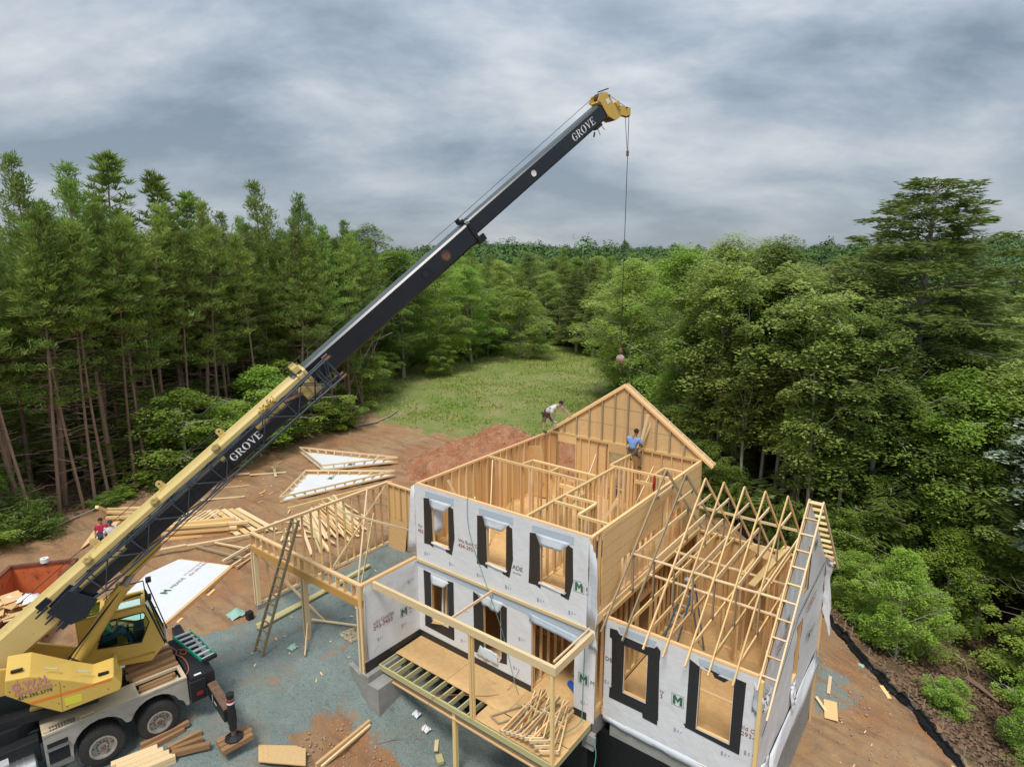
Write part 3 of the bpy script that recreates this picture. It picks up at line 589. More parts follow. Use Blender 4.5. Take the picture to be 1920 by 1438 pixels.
# the pine wood along the left side of the yard, front row first
ORD = 'first second third fourth fifth sixth seventh eighth ninth tenth eleventh twelfth thirteenth fourteenth fifteenth sixteenth seventeenth'.split()
row = [(-26.2,-9.5,14.5),(-27.6,-7.6,14.2),(-28.0,-5.3,14.5),(-28.8,-3.4,15.6),(-29.0,-1.0,16.9),(-29.6,0.8,15.5),(-30.2,2.6,16.2),(-30.8,4.9,16.4),(-31.3,6.9,14.6),(-31.9,9.4,15.2),
       (-31.2,11.6,15.7),(-31.0,13.8,14.6),(-32.2,15.6,15.5),(-32.6,17.6,14.8),(-33.6,19.6,15.1),(-34.8,21.6,14.4),(-36.4,23.4,14.8)]
for i, (x, y, h) in enumerate(row):
    tree('pine', x, y, h*.95, f'tall pine with a thick bare stem, {ORD[i]} from the left in the front row', 'pines in the front row left of the yard', 1.0, rng.normal()*0.03, i); used.append((x, y))
for x, y, h, l in ((-33.0, 2.2, 17.8, 'tallest dark pine of the left wood with big round needle tufts against the sky'), (-32.2, 4.4, 17.2, 'dark round-tufted pine just right of the tallest pine top'), (-33.6, 6.4, 16.4, 'round-tufted pine at the right end of the dark tufted tops')):
    tree('pine_round', x, y, h, l, None, 1.15); used.append((x, y))
for x, y, h, l in ((-34.5, -1.7, 17.4, 'spiky-topped pine rising highest near the left edge'), (-34.0, 0.6, 17.2, 'twin-pointed pine left of the round-tufted pines'), (-34.2, 11.6, 17.4, 'pointed pine top standing over the wood left of the boom'), (-35.2, 16.2, 17.1, 'pointed pine top nearest the boom on its left')):
    tree('pine', x, y, h, l); used.append((x, y))
BACK = [(-29,-12),(-31,-4),(-32.5,8),(-33,14),(-37,23),(-47,30),(-62,30),(-66,-2),(-50,-20),(-34,-18)]
k = 0
for x, y in pts_in(BACK, 1500, 12):
    if near(used, x, y, 1.9): continue
    tree('pine', x, y, 11.6+3.4*rng.random(), 'pine standing deep inside the wood left of the yard', 'pines deep in the left wood', 1.05, rng.normal()*0.03); used.append((x, y)); k += 1
    if k >= 140: break
for i, (x, y, h, ln) in enumerate(((-26.9,-6.6,14,.07),(-27.0,-5.2,13.5,.09),(-27.3,-4.1,14.5,-.02),(-27.5,-3.0,13,.05),(-27.8,-2.4,14,.0),(-27.9,-1.7,13.6,.03),(-28.2,-0.3,14.2,-.03),(-28.4,0.4,13.2,.02),(-28.8,1.6,14.4,.0),(-27.2,-7.6,14,.10),(-29.2,3.4,13.8,.0),(-29.8,5.6,14.2,-.02),(-30.2,8.4,13.8,.03),(-30.6,12.6,13.6,.0))):
    tree('pine_thin', x, y, h, 'very thin bare pine stem with a small high crown at the wood edge', 'thin pine stems at the edge of the left wood', 1.0, ln, i); used.append((x, y))
FRONT = [(-28.2,-12),(-29.6,-3),(-31.2,8),(-32.6,15),(-35.5,22),(-38,22),(-36,10),(-33.5,-2),(-32,-12)]
k = 0
for x, y in pts_in(FRONT, 300, 71):
    if near(used, x, y, 1.0): continue
    tree('pine', x, y, 12.5+3*rng.random(), 'slim bare-stemmed pine close behind the front row of the left wood', 'slim pines behind the front row', 0.85, rng.normal()*0.03); used.append((x, y)); k += 1
    if k >= 42: break
# young broadleaved trees along the foot of the pine wood
for kd, x, y, h, l in (('young', -27.7, 2.3, 5.4, 'leafy young maple spreading in front of the pine stems, left of the boom'), ('young', -27.6, 4.5, 4.0, 'bright green young tree with a pale stem at the wood edge left of the boom'),
    ('young', -29.2, 7.7, 5.6, 'light green young tree behind the boom lettering'), ('under', -28.0, -6.6, 3.0, 'green young tree at the left edge above the orange dumpster'), ('bush', -26.2, -5.6, 1.7, 'low green shrub at the left edge by the dumpster'),
    ('bush', -26.6, -7.2, 2.0, 'dark leafy shrub cut by the left edge of the picture'), ('limebush', -30.1, 14.3, 2.6, 'yellow-green bush below the end of the folded jib'), ('young', -30.2, 10.2, 5.8, 'broad green undergrowth tree behind the yellow boom section'),
    ('under', -31.0, 0.8, 5.2, 'undergrowth tree among the pine stems near the left edge'), ('under', -34.2, 19.8, 4.5, 'undergrowth tree in the pines right of the jib end')):
    tree(kd, x, y, h, l, None, 1.15); used.append((x, y))
for i, (x, y) in enumerate(pts_in([(-30,-10),(-31.5,-2),(-33,8),(-34,18),(-38,24),(-42,22),(-38,8),(-35,-8)], 6, 44)):
    tree('under', x, y, 2.6+2.2*rng.random(), 'shade-grown young tree under the pines of the left wood', 'undergrowth in the left wood', 1.2)
for i, (x, y) in enumerate(pts_in([(-36,-14),(-35.5,-2),(-37,8),(-38,17),(-43,25),(-52,28),(-52,-18)], 46, 45)):
    tree('under', x, y, 4.0+3.5*rng.random(), 'dark understorey tree deep in the left wood', 'understorey deep in the left wood', 1.3)
for x, y, h in ((-27.6, -1.2, .7), (-27.0, 0.9, .8), (-28.0, 1.8, .6), (-27.2, -2.2, .7)): tree('limebush', x, y, h, 'knee-high green seedling on the litter at the wood edge', 'seedlings at the wood edge', 1.6)
# thin stems at the corner of the clearing
for x, y, h, ln in ((-32.9,16.4,11,.05),(-33.9,18.2,12,-.04),(-32.5,18.9,9.5,.16),(-34.4,20.3,12.5,.02),(-35.1,19.1,10,.10),(-35.6,22.4,13,.0),(-36.6,21.6,12,-.05)):
    tree('pine', x, y, h, 'thin straight pine stem at the corner between yard and clearing', 'thin pines at the corner of the clearing', 0.72, ln)
# the middle wood round the clearing
for kd, x, y, h, l in (('broad', -40.2, 30.5, 13.0, 'large round-crowned tree left of the clearing, below the boom'), ('broad', -40.5, 36.5, 12.8, 'dense broadleaf tree with foliage to the ground left of the clearing'), ('broad', -43.0, 28.0, 15.4, 'tall round tree top standing out above the wood behind the boom'),
    ('broad', -40.8, 42.0, 11.5, 'broadleaf tree in the middle of the left side of the clearing'), ('under', -39.4, 50.2, 8.6, 'pale narrow tree at the far left corner of the clearing'), ('pine', -42.0, 46.6, 12.5, 'pine with bare red stems beside the pale narrow tree'),
    ('hemlock', -36.2, 58.5, 11.2, 'dark pointed conifer in the middle of the far clearing edge'), ('hemlock', -32.8, 57.2, 9.8, 'second dark conifer right of the middle of the far clearing edge'), ('hemlock', -37.0, 63.0, 12.4, 'dark conifer behind the pale narrow tree'),
    ('pine', -27.6, 55.8, 12.0, 'spreading pine at the far right corner of the clearing'), ('pine', -24.6, 50.4, 12.2, 'layered pine on the right side of the clearing'), ('pine', -21.0, 43.8, 12.6, 'dark layered pine left of the hook ball'),
    ('broad', -17.0, 37.2, 13.4, 'broadleaf tree directly behind the hook ball'), ('oak', -15.4, 33.0, 13.6, 'tall broadleaf tree right of the hook ball'), ('broad', -19.4, 40.6, 11.5, 'yellow-green tree left of the hoist rope'),
    ('under', -38.4, 33.6, 4.0, 'small leafy tree at the grass edge left of the clearing'), ('under', -36.8, 24.6, 3.8, 'low spreading tree on the grass at the left end of the clearing')):
    tree(kd, x, y, h, l, None, 1.15 if kd in ('broad', 'oak', 'hemlock') else 1.0); used.append((x, y))
k = 0
for x, y in pts_in([(-36,26),(-46,34),(-47,62),(-33,67),(-18,42),(-13,31),(-16,30),(-22,40)], 900, 91):
    dcl = sdist(GRASS, np.array([x]), np.array([y]))[0]
    if not -3.6 < dcl < -0.9 or near(used, x, y, .9): continue
    tree('under' if k % 3 else 'bush', x, y, 2.2+1.9*rng.random(), 'leafy undergrowth closing the wood edge round the clearing', 'undergrowth round the clearing', 1.3); used.append((x, y)); k += 1
    if k >= 46: break
MID = [(-37,24),(-43,34),(-43,60),(-33,64),(-19,42),(-11,33),(-2,34),(14,42),(20,90),(-30,130),(-100,110),(-105,50),(-62,30),(-47,30)]
k = 0
for x, y in pts_in(MID, 4000, 21):
    dcl = sdist(GRASS, np.array([x]), np.array([y]))[0]
    if dcl > -2.2 or near(used, x, y, 3.1 if k < 200 else 4.0): continue
    kd = ('broad', 'oak', 'pine', 'broad', 'pine', 'hemlock')[int(rng.integers(6))]; h = {'broad': 11.5, 'oak': 12, 'pine': 12.5, 'hemlock': 11}[kd]*(0.82+0.3*rng.random())
    tree(kd, x, y, h, {'broad': 'round-crowned broadleaf tree in the wood round the clearing', 'oak': 'open-crowned broadleaf tree in the wood round the clearing', 'pine': 'pine in the mixed wood round the clearing', 'hemlock': 'dark conifer in the mixed wood round the clearing'}[kd],
         {'broad': 'round broadleaf trees of the middle wood', 'oak': 'open broadleaf trees of the middle wood', 'pine': 'pines of the middle wood', 'hemlock': 'conifers of the middle wood'}[kd], 1.2); used.append((x, y)); k += 1
    if k >= 460: break
# the wood right of the house
for kd, x, y, h, l, w in (('hemlock', 4.6, 28.0, 21.6, 'biggest tree of all, a broad dark hemlock at the upper right', 1.6), ('broad', -8.6, 26.5, 14.8, 'light green tree just right of the rear gable peak', 1.0), ('oak', -4.9, 24.4, 16.0, 'tall leafy tree with vine-hung lower crown right of the gable', 0.95),
    ('broad', -7.0, 24.6, 10.5, 'yellow-green tree standing over the right slope of the gable', 0.9), ('oak', -2.8, 26.4, 16.6, 'tall tree between the gable and the pale-stemmed trees', 0.95), ('slender', -2.0, 23.7, 14.6, 'reddish straight-stemmed tree behind the roof trusses', 0.95),
    ('slender', -1.0, 23.0, 13.2, 'pale slender tree behind the middle trusses', 1.05), ('slender', 0.1, 23.2, 15.2, 'tallest pale-stemmed tree behind the trusses', 1.2), ('slender', 1.0, 22.6, 13.6, 'pale forked tree above the wing gable', 1.2), ('slender', 1.9, 21.6, 12.6, 'pale leaning tree right of the wing gable peak', 1.25),
    ('slender', -3.2, 22.3, 9.0, 'small pale sapling with few leaves behind the trusses', 0.75), ('slender', 0.6, 25.0, 15.6, 'pale stem standing just behind the forked tree', 1.1), ('slender', -0.6, 25.4, 15.0, 'pale stem standing back behind the middle trusses', 1.0), ('oak', 3.4, 22.6, 13.6, 'broad leafy tree in the middle of the right wood', 1.0), ('broad', 6.6, 22.4, 12.4, 'broadleaf tree with dark hollow beneath at the right', 1.0),
    ('oak', 9.0, 23.8, 13.8, 'large-leaved tree at the right edge, mid height', 1.0), ('slender', 9.0, 22.4, 9.6, 'many-stemmed small tree in the hollow at the right', 1.2), ('silver', 10.9, 21.6, 12.2, 'tree with silvery white leaves at the right edge', 1.15),
    ('young', 6.2, 15.2, 4.9, 'bright lime-green young tree beyond the silt fence', 0.7), ('under', 6.9, 16.8, 3.6, 'round green bush-like tree below the lime-green young tree', 0.6), ('under', 4.2, 17.6, 3.2, 'green young tree behind the wing corner', 0.8), ('bush', 5.2, 16.4, 1.5, 'low green shrub between wing corner and lime-green tree', 1.1),
    ('limebush', 8.0, 13.3, 1.4, 'small fresh green shrub beside the silt fence', 0.85), ('young', 10.6, 13.2, 3.9, 'large bright green bush at the lower right edge', 0.62), ('limebush', 10.9, 10.6, 2.4, 'bright green bush in the lower right corner', 0.6), ('young', 11.6, 15.4, 4.6, 'light green bush right of the small fallen log', 0.6),
    ('bush', 3.9, 17.9, 1.3, 'dark low shrub close behind the silt fence by the wing', 1.2), ('under', 11.4, 18.6, 4.6, 'shaded young tree in the hollow at the right edge', 0.9), ('bush', 1.9, 18.9, 1.4, 'green understorey shrub right behind the wing trusses', 0.9), ('hemlock', -5.6, 22.6, 7.0, 'feathery young hemlock below the right end of the gable', 1.2), ('hemlock', -3.9, 24.6, 7.5, 'young hemlock behind the sapling at the trusses', 1.1)):
    tree(kd, x, y, h, l, None, w, var=len(l)); used.append((x, y))
for i, (x, y, ln) in enumerate(((-2.6,21.8,.03),(-1.7,22.3,-.05),(-0.3,21.9,.06),(0.5,21.4,-.10),(1.3,20.8,.12),(2.6,20.9,-.04),(-4.3,22.6,.05))):
    tree('slender', x, y, 13.4+1.8*rng.random(), f'thin pale stem behind the roof trusses, {ORD[(1, 2, 3, 4, 5, 6, 0)[i]]} of seven from the left', 'thin pale stems behind the trusses', 0.8, ln, i); used.append((x, y))
for i, (x, y, h, w) in enumerate(((-2.9,20.9,3.4,.8),(-0.9,21.2,2.8,.8),(0.4,20.4,3.2,.7),(1.9,19.9,3.6,.7),(3.2,20.2,4.2,.8),(-4.4,21.6,4.2,.8),(-6.2,23.2,5.2,.9),(3.9,21.6,6.0,.8),(7.6,20.6,5.4,.8))):
    tree('under' if i % 2 else 'young', x, y, h, 'leafy young tree at the foot of the right wood behind the wing', 'young trees at the foot of the right wood', w, 0, i); used.append((x, y))
RIGHT = [(-12,36),(-9,31),(-4,28.5),(1,27),(4.5,27),(8,27),(12,24),(14.5,21),(22,20),(28,42),(12,50),(-4,42)]
k = 0
for x, y in pts_in(RIGHT, 900, 31):
    if near(used, x, y, 2.6): continue
    kd = ('broad', 'oak', 'slender', 'slender', 'oak')[int(rng.integers(5))]; h = 14.6*(0.85+0.3*rng.random())
    tree(kd, x, y, h, {'broad': 'dense broadleaf tree filling the wood right of the house', 'oak': 'open-crowned tree filling the wood right of the house', 'slender': 'slender tree filling the wood right of the house'}[kd],
         {'broad': 'dense trees in the right wood', 'oak': 'open-crowned trees in the right wood', 'slender': 'slender trees in the right wood'}[kd], 1.15); used.append((x, y)); k += 1
    if k >= 85: break
# far forest that reads as one mass: rolling to the ridge
def far_forest():
    r = np.random.default_rng(5); n = 4000
    a = R(1)*r.uniform(-88, 16, n); d = 64+(r.random(n)**0.85)*540; x = 7.35+np.sin(a)*d; y = -13.1+np.cos(a)*d
    k = np.ones(n, bool)
    mp = np.array(MID); k &= ~(sdist(MID, x, y) > -1) & ~(sdist(BACK, x, y) > -1) & ~(sdist(RIGHT, x, y) > -2) & ((d < 0) | (np.hypot(x-7.35, y+13.1) > 100) | ((np.hypot(x-7.35, y+13.1) > 66) & (a < R(-66))))
    x, y = x[k], y[k]; n = len(x); z = gnd(x, y); h = 9.5+6*r.random(n)+5*(r.random(n) > .93); m = 150
    dd = np.hypot(x-7.35, y+13.1); rad = 3.0+2.2*r.random(n)
    u = rv(n*m, r).reshape(n, m, 3); u[:, :, 2] = np.abs(u[:, :, 2])*1.1-0.25; rr = (0.86+0.18*r.random((n, m, 1)))
    lump = 1+0.25*np.sin(u[:, :, :1]*5+x[:, None, None])*np.cos(u[:, :, 1:2]*6+y[:, None, None])
    C = u*rr*lump*np.stack([rad, rad, h*0.38], 1)[:, None, :]+np.stack([x, y, z+h*0.60], 1)[:, None, :]
    C = C.reshape(-1, 3); sz = np.repeat(0.6+dd/850*1.0, m)
    N_ = u.reshape(-1, 3)+rv(n*m, r)*0.28+np.array([0, 0, .12]); N_ /= np.linalg.norm(N_, axis=1, keepdims=True)
    A = np.cross(N_, rv(n*m, r)); A /= np.linalg.norm(A, axis=1, keepdims=True); B = np.cross(N_, A); s = (sz*(0.6+0.9*r.random(n*m)))[:, None]
    V = np.stack([C-A*s*.5, C-B*s*.4, C+A*s*.5, C+B*s*.4], 1).reshape(-1, 3)
    tag(link('far_forest', fast_mesh('far_forest', V, np.arange(4*n*m).reshape(-1, 4), ['far_leaf'])), 'far wooded country rolling up to the low ridge on the horizon', 'forest', kind='stuff')
far_forest()
# dead branches, logs and litter at the wood edges
def stick(name, pts, r0, label, cat, group=None, m='deadwood', n=6):
    mb = MB(); mb.tube([(x, y, gz(x, y)+z) for x, y, z in pts], [r0*(1-0.6*i/(len(pts)-1)) for i in range(len(pts))], n); return tag(mb.obj(name, m, smooth=True), label, cat, group)
stick('fallen_log', [(-29.3,15.3,.1),(-29.0,17.2,.12),(-29.6,19.0,.1),(-30.6,21.0,.1)], 0.10, 'grey fallen stem lying along the edge of the yard near the clearing', 'log')
stick('fallen_log', [(8.7,17.2,.15),(9.2,16.9,.2),(9.8,16.5,.2)], 0.12, 'short rotten log on the slope at the lower right', 'log', m='bark_pine')
stick('dead_branch', [(8.1,18.2,.05),(8.2,17.8,.7),(8.6,17.5,.7),(8.8,17.2,.2)], 0.035, 'bleached curved branch above the rotten log', 'branch')
stick('dead_branch', [(-25.6,-5.6,.1),(-26.3,-4.0,.15),(-26.9,-2.6,.1),(-27.2,-1.2,.12)], 0.06, 'dead branch on the litter above the dumpster', 'branch')
stick('leaning_stem', [(-33.3,17.2,.1),(-33.6,19.0,3.0),(-34.0,21.4,5.4),(-34.4,24.0,5.9)], 0.06, 'thin bent stem leaning out over the corner of the clearing', 'branch')
stick('leaning_stem', [(-32.9,17.8,.1),(-33.5,20.2,3.4),(-34.1,22.4,6.0)], 0.05, 'thin stem leaning steeply beside the bent one', 'branch')
mb = MB(); r_ = np.random.default_rng(3)
for _ in range(34):
    a = r_.random()*6.28; p = np.array([11.2, 18.2, gz(11.2, 18.2)+5.0]); q = p+np.array([-1.2*abs(math.cos(a)), 0.6*math.sin(a), 0.8*math.sin(a*2)])*(0.5+r_.random())
    limb(mb, p, q, 0.018, 0.004, 0.15*(r_.random()-.5)*3, 3, 4, r_)
tag(mb.obj('dead_branch', 'deadwood'), 'curling bare grey branches at the right edge over the bright bush', 'branch')
def litter():
    q = np.concatenate([pts_in([(-27,-9),(-26.5,2),(-28.5,9),(-31,16),(-36,22),(-40,22),(-34,4),(-33,-10)], 9000, 61), pts_in([(9,10.5),(5.5,13.8),(0,19.5),(-5,23.5),(-2,28),(8,24),(13,15),(12,10)], 14000, 62)])
    r = np.random.default_rng(9); C = np.stack([q[:, 0], q[:, 1], gnd(q[:, 0], q[:, 1])+0.03+0.05*r.random(len(q))], 1); v, f = leaves(C, 0.15, r, 0.6)
    mat('dead_leaf', (0.20, 0.125, 0.08), 0.9); tag(link('leaf_litter', fast_mesh('leaf_litter', v, f, ['dead_leaf'])), 'brown dead leaves covering the forest floor', 'leaf litter', kind='stuff')
litter()
# ------------------------------------------------------------------ the house under construction
house = thing('house_under_construction', (0, 0, 0), 'unfinished two-storey timber-framed house with open roof, white wrapped front walls, porch, garage and roof-trussed wing', 'house')
T2 = 0.036                                      # thickness of a two-by board
def part(name, mesh, parent=house, label=None):
    o = link(name, mesh, parent)
    if label: o['label'] = label
    return o
def frame_wall(A, B, z0, z1, out, openings=(), spacing=0.39, depth=0.083, sheath=None, inset=0.013, name='wall', label=None, m='lumber', shm='osb', parent=house, dbl=True, hdr=0.24, jit=0.012, skip=None, lined=False):
    """stud wall from A to B (outer face line). out = +1/-1: side of the outer face, seen along A->B (+1 = right)"""
    A = Vector((A[0], A[1], 0)); B = Vector((B[0], B[1], 0)); L = (B-A).length; t = (B-A)/L; n = Vector((t.y, -t.x, 0))*out
    W = lambda u, d, z: A+t*u+n*d+Vector((0, 0, z))
    dc = -inset-depth/2; tp = 2 if dbl else 1
    mb = MB(); doors = sorted([o for o in openings if o[2] <= z0+0.12])
    u = 0.0
    for o in doors:
        if o[0] > u: mb.bar(W(u, dc, z0+T2/2), W(o[0], dc, z0+T2/2), depth, T2)
        u = o[1]
    if u < L: mb.bar(W(u, dc, z0+T2/2), W(L, dc, z0+T2/2), depth, T2)
    w = part(name, mb.mesh(name, m), parent, label)
    for k in range(tp): board('top_plate', W(0.002*k, dc, z1-T2*(k+.5)-0.001*k), W(L-0.002*k, dc, z1-T2*(k+.5)-0.001*k), depth-0.001*k, T2-0.001, m, w)
    zt = z1-T2*tp
    def stud(u, a, b, nm='stud'):
        if b-a > 0.05: board(nm, W(u, dc, a), W(u+(rng.random()-.5)*jit, dc, b), T2, depth-0.002, (m, m, m, 'lumber_pale', 'lumber_dark')[int(rng.integers(5))], w, up=tuple(n))
    us = [T2/2]; q = spacing
    while q < L-spacing*0.4: us.append(q); q += spacing
    us.append(L-T2/2)
    for u in us:
        if skip and skip[0] < u < skip[1]: continue
        segs = [(z0+T2, zt)]
        for o in openings:
            if o[0]-0.02 < u < o[1]+0.02:
                segs = [(z0+T2, o[2]-T2)] if o[2] > z0+0.2 else []
                if zt-(o[3]+hdr) > 0.08: segs.append((o[3]+hdr, zt))
        for a, b in segs: stud(u, a, b)
    for o in openings:
        stud(o[0]-T2*.55, z0+T2, zt); stud(o[1]+T2*.55, z0+T2, zt)
        hz = min(o[3]+hdr, zt); board('header', W(o[0]-T2, dc, (o[3]+hz)/2), W(o[1]+T2, dc, (o[3]+hz)/2), depth-0.006, hz-o[3]-0.002, m, w)
        if o[2] > z0+0.2: board('sill', W(o[0], dc, o[2]-T2/2), W(o[1], dc, o[2]-T2/2), depth-0.004, T2, m, w)
    if sheath:
        for (a, b, c, d) in sheath:             # rectangles u0,u1,z0,z1 -> panels with the openings cut out
            pu = [a]; q = a+1.14
            while q < b-0.2: pu.append(q); q += 1.14
            pu.append(b)
            for i in range(len(pu)-1):
                cuts_u = sorted({pu[i]+0.003, pu[i+1]-0.003} | {v for o in openings for v in (o[0], o[1]) if pu[i] < v < pu[i+1]})
                cuts_z = sorted({c, d} | {v for o in openings for v in (o[2], o[3]) if c < v < d})
                pb = MB()
                for x0, x1 in zip(cuts_u, cuts_u[1:]):
                    for y0, y1 in zip(cuts_z, cuts_z[1:]):
                        mu, mz = (x0+x1)/2, (y0+y1)/2
                        if any(o[0] < mu < o[1] and o[2] < mz < o[3] for o in openings): continue
                        p = [W(x0, -0.001, y0), W(x1, -0.001, y0), W(x1, -0.001, y1), W(x0, -0.001, y1)]; pb.prism(p, -n*(inset-0.002))
                if pb.v: part('osb_panel', pb.mesh('osb_panel', shm), w)
    return w, W
def sheet(name, W, poly, th, m, parent, d0=0.0, label=None):
    """thin stiff piece cut to an outline (u,z) on a wall face"""
    n = W(0, 1, 0)-W(0, 0, 0); mb = MB(); mb.prism([W(u, d0, z) for u, z in poly], n*th); return part(name, mb.mesh(name, m), parent, label)
def cloth(name, W, rect, holes, m, parent, d=0.006, amp=0.005, step=0.12, edge=None, label=None, seed=1):
    """house wrap: a fine wrinkled skin over a wall with window holes; edge(u,z)->extra offset"""
    u0, u1, z0, z1 = rect; us = set(np.arange(u0, u1, step).round(4)) | {u1}; zs = set(np.arange(z0, z1, step).round(4)) | {z1}
    for h in holes: us |= {h[0], h[1]}; zs |= {h[2], h[3]}
    us = [u for u in sorted(us) if u0 <= u <= u1]; zs = [z for z in sorted(zs) if z0 <= z <= z1]
    UU, ZZ = np.meshgrid(us, zs); f = fbm(UU+seed*7.3, ZZ+seed*3.1, 1.6, seed)-0.5; f2 = fbm(UU*0.6+seed*7.3, ZZ*2.2, 3.2, seed+9)-0.5
    off = d+amp*(f*2+f2)+0.004
    mb = MB(); vs = []
    for i in range(len(zs)):
        for j in range(len(us)):
            o = off[i, j]+(edge(us[j], zs[i]) if edge else 0.0); vs.append(W(us[j], max(o, 0.003), zs[i]))
    k = len(us); fs = []
    for i in range(len(zs)-1):
        for j in range(k-1):
            mu, mz = (us[j]+us[j+1])/2, (zs[i]+zs[i+1])/2
            if any(h[0] < mu < h[1] and h[2] < mz < h[3] for h in holes): continue
            fs.append((i*k+j, i*k+j+1, (i+1)*k+j+1, (i+1)*k+j))
    mb.add(vs, fs); return part(name, mb.mesh(name, m, True), parent, label)
def patch(name, P, m, parent, n=(5, 4), wob=0.015, seed=0, label=None):
    """small loose flap of wrap through four corners, wrinkled"""
    a, b, c, d = [Vector(p) for p in P]; r = np.random.default_rng(seed+3); mb = MB(); vs = []; nn = (b-a).cross(d-a).normalized()
    for i in range(n[1]+1):
        for j in range(n[0]+1):
            s, t = j/n[0], i/n[1]; p = a*(1-s)*(1-t)+b*s*(1-t)+c*s*t+d*(1-s)*t; vs.append(p+nn*wob*float(r.normal())+(Vector((r.normal(), r.normal(), r.normal()))*wob*0.7 if i == n[1] else Vector()))
    k = n[0]+1; mb.add(vs, [(i*k+j, i*k+j+1, (i+1)*k+j+1, (i+1)*k+j) for i in range(n[1]) for j in range(n[0])])
    o = part(name, mb.mesh(name, m, True), parent, label); md = o.modifiers.new('thickness', 'SOLIDIFY'); md.thickness = 0.004; md.offset = 1; return o
def logo(W, u, z, s, parent, txt='MEADE', sub='Construction', clip=None, d=0.016):
    """green framed M mark, name and small line printed on the wrap"""
    t = W(1, 0, 0)-W(0, 0, 0); up = Vector((0, 0, 1)); n = W(0, 1, 0)-W(0, 0, 0); mb = MB()
    q = lambda a, b: W(u+a*s, d, z+b*s)
    for p in ([(0,0),(.28,0),(.28,1),(0,1)], [(.72,0),(1,0),(1,1),(.72,1)], [(.28,1),(.5,.62),(.5,.22),(.28,.6)], [(.5,.62),(.72,1),(.72,.6),(.5,.22)]): mb.prism([q(*e) for e in p], n*0.001)
    part('lettering', mb.mesh('mark', 'ink_green'), parent)
    mb = MB(); f = 0.035
    for a, b, c, e in ((-.15,-.15,1.15,-.15+f), (-.15,1.15-f,1.15,1.15), (-.15,-.15,-.15+f,1.15), (1.15-f,-.15,1.15,1.15)): mb.prism([q(a, b), q(c, b), q(c, e), q(a, e)], n*0.001)
    part('lettering', mb.mesh('mark_frame', 'ink_green'), parent)
    if txt: lettering(txt, s*0.72, q(1.35, 0.28), t, up, 'ink_dark', parent, off=0.001)
    if sub: lettering(sub, s*0.30, q(1.38, -0.12), t, up, 'ink_red', parent, off=0.001)
def slogan(W, u, z, s, parent, l1='We Build Quality', l2='434-293-7453', d=0.016):
    t = W(1, 0, 0)-W(0, 0, 0)
    if l1: lettering(l1, s*0.82, W(u, d, z), t, (0, 0, 1), 'ink_red', parent)
    if l2: lettering(l2, s*0.95, W(u, d, z-s*0.9), t, (0, 0, 1), 'ink_red', parent, bold=0.002)
def stamp(W, u, z, s, parent, d=0.016):
    """small printed installer symbols"""
    n = W(0, 1, 0)-W(0, 0, 0); mb = MB(); q = lambda a, b: W(u+a*s, d, z+b*s)
    for k in range(4): mb.prism([q(.02+.22*(k % 2), .02+.5*(k//2)), q(.2+.22*(k % 2), .02+.5*(k//2)), q(.2+.22*(k % 2), .45+.5*(k//2)), q(.02+.22*(k % 2), .45+.5*(k//2))], n*.001)
    for a, b in ((.75, .55), (.95, .35), (.75, .15), (.95, .7)): mb.prism([q(a, b), q(a+.15, b), q(a+.15, b+.2), q(a, b+.2)], n*.001)
    mb.prism([q(1.45, .75), q(1.75, .75), q(1.6, .3)], n*.001); part('lettering', mb.mesh('stamp', 'ink_blue'), parent)
TOP2, FL2, TOP1 = 5.45, 3.08, 2.77
# floors --------------------------------------------------------------
def floor_panels(parent, x0, x1, y0, y1, z, m='osb_floor', lx=2.28, ly=1.14):
    y = y0; row = 0
    while y < y1-0.05:
        x = x0-(row % 2)*lx/2
        while x < x1-0.01:
            a, b = max(x, x0), min(x+lx, x1)
            if b-a > 0.05: board('osb_panel', ((a+.002), (y+min(y+ly, y1))/2, z-.009), ((b-.002), (y+min(y+ly, y1))/2, z-.009), min(ly, y1-y)-.004, .018, m, parent)
            x += lx
        y += ly; row += 1
def floor(x0, x1, y0, y1, z, rim=0.26, rims='fblr'):
    mb = MB()
    if 'f' in rims: mb.bar((x0, y0+.02, z-.02-rim/2), (x1, y0+.02, z-.02-rim/2), .034, rim)
    if 'b' in rims: mb.bar((x0, y1-.02, z-.02-rim/2), (x1, y1-.02, z-.02-rim/2), .034, rim)
    if 'l' in rims: mb.bar((x0+.02, y0+.04, z-.02-rim/2), (x0+.02, y1-.04, z-.02-rim/2), .034, rim)
    if 'r' in rims: mb.bar((x1-.02, y0+.04, z-.02-rim/2), (x1-.02, y1-.04, z-.02-rim/2), .034, rim)
    f = part('floor', mb.mesh('floor', 'lumber')); floor_panels(f, x0+.045, x1-.045, y0+.045, y1-.045, z); return f
f2 = floor(-6.58, 0.0, 0.0, 7.83, FL2); f1 = floor(-6.58, 0.0, 0.0, 7.83, 0.0); fw = floor(0.02, 4.26, 0.74, 7.8, 0.0, rims='fbr')
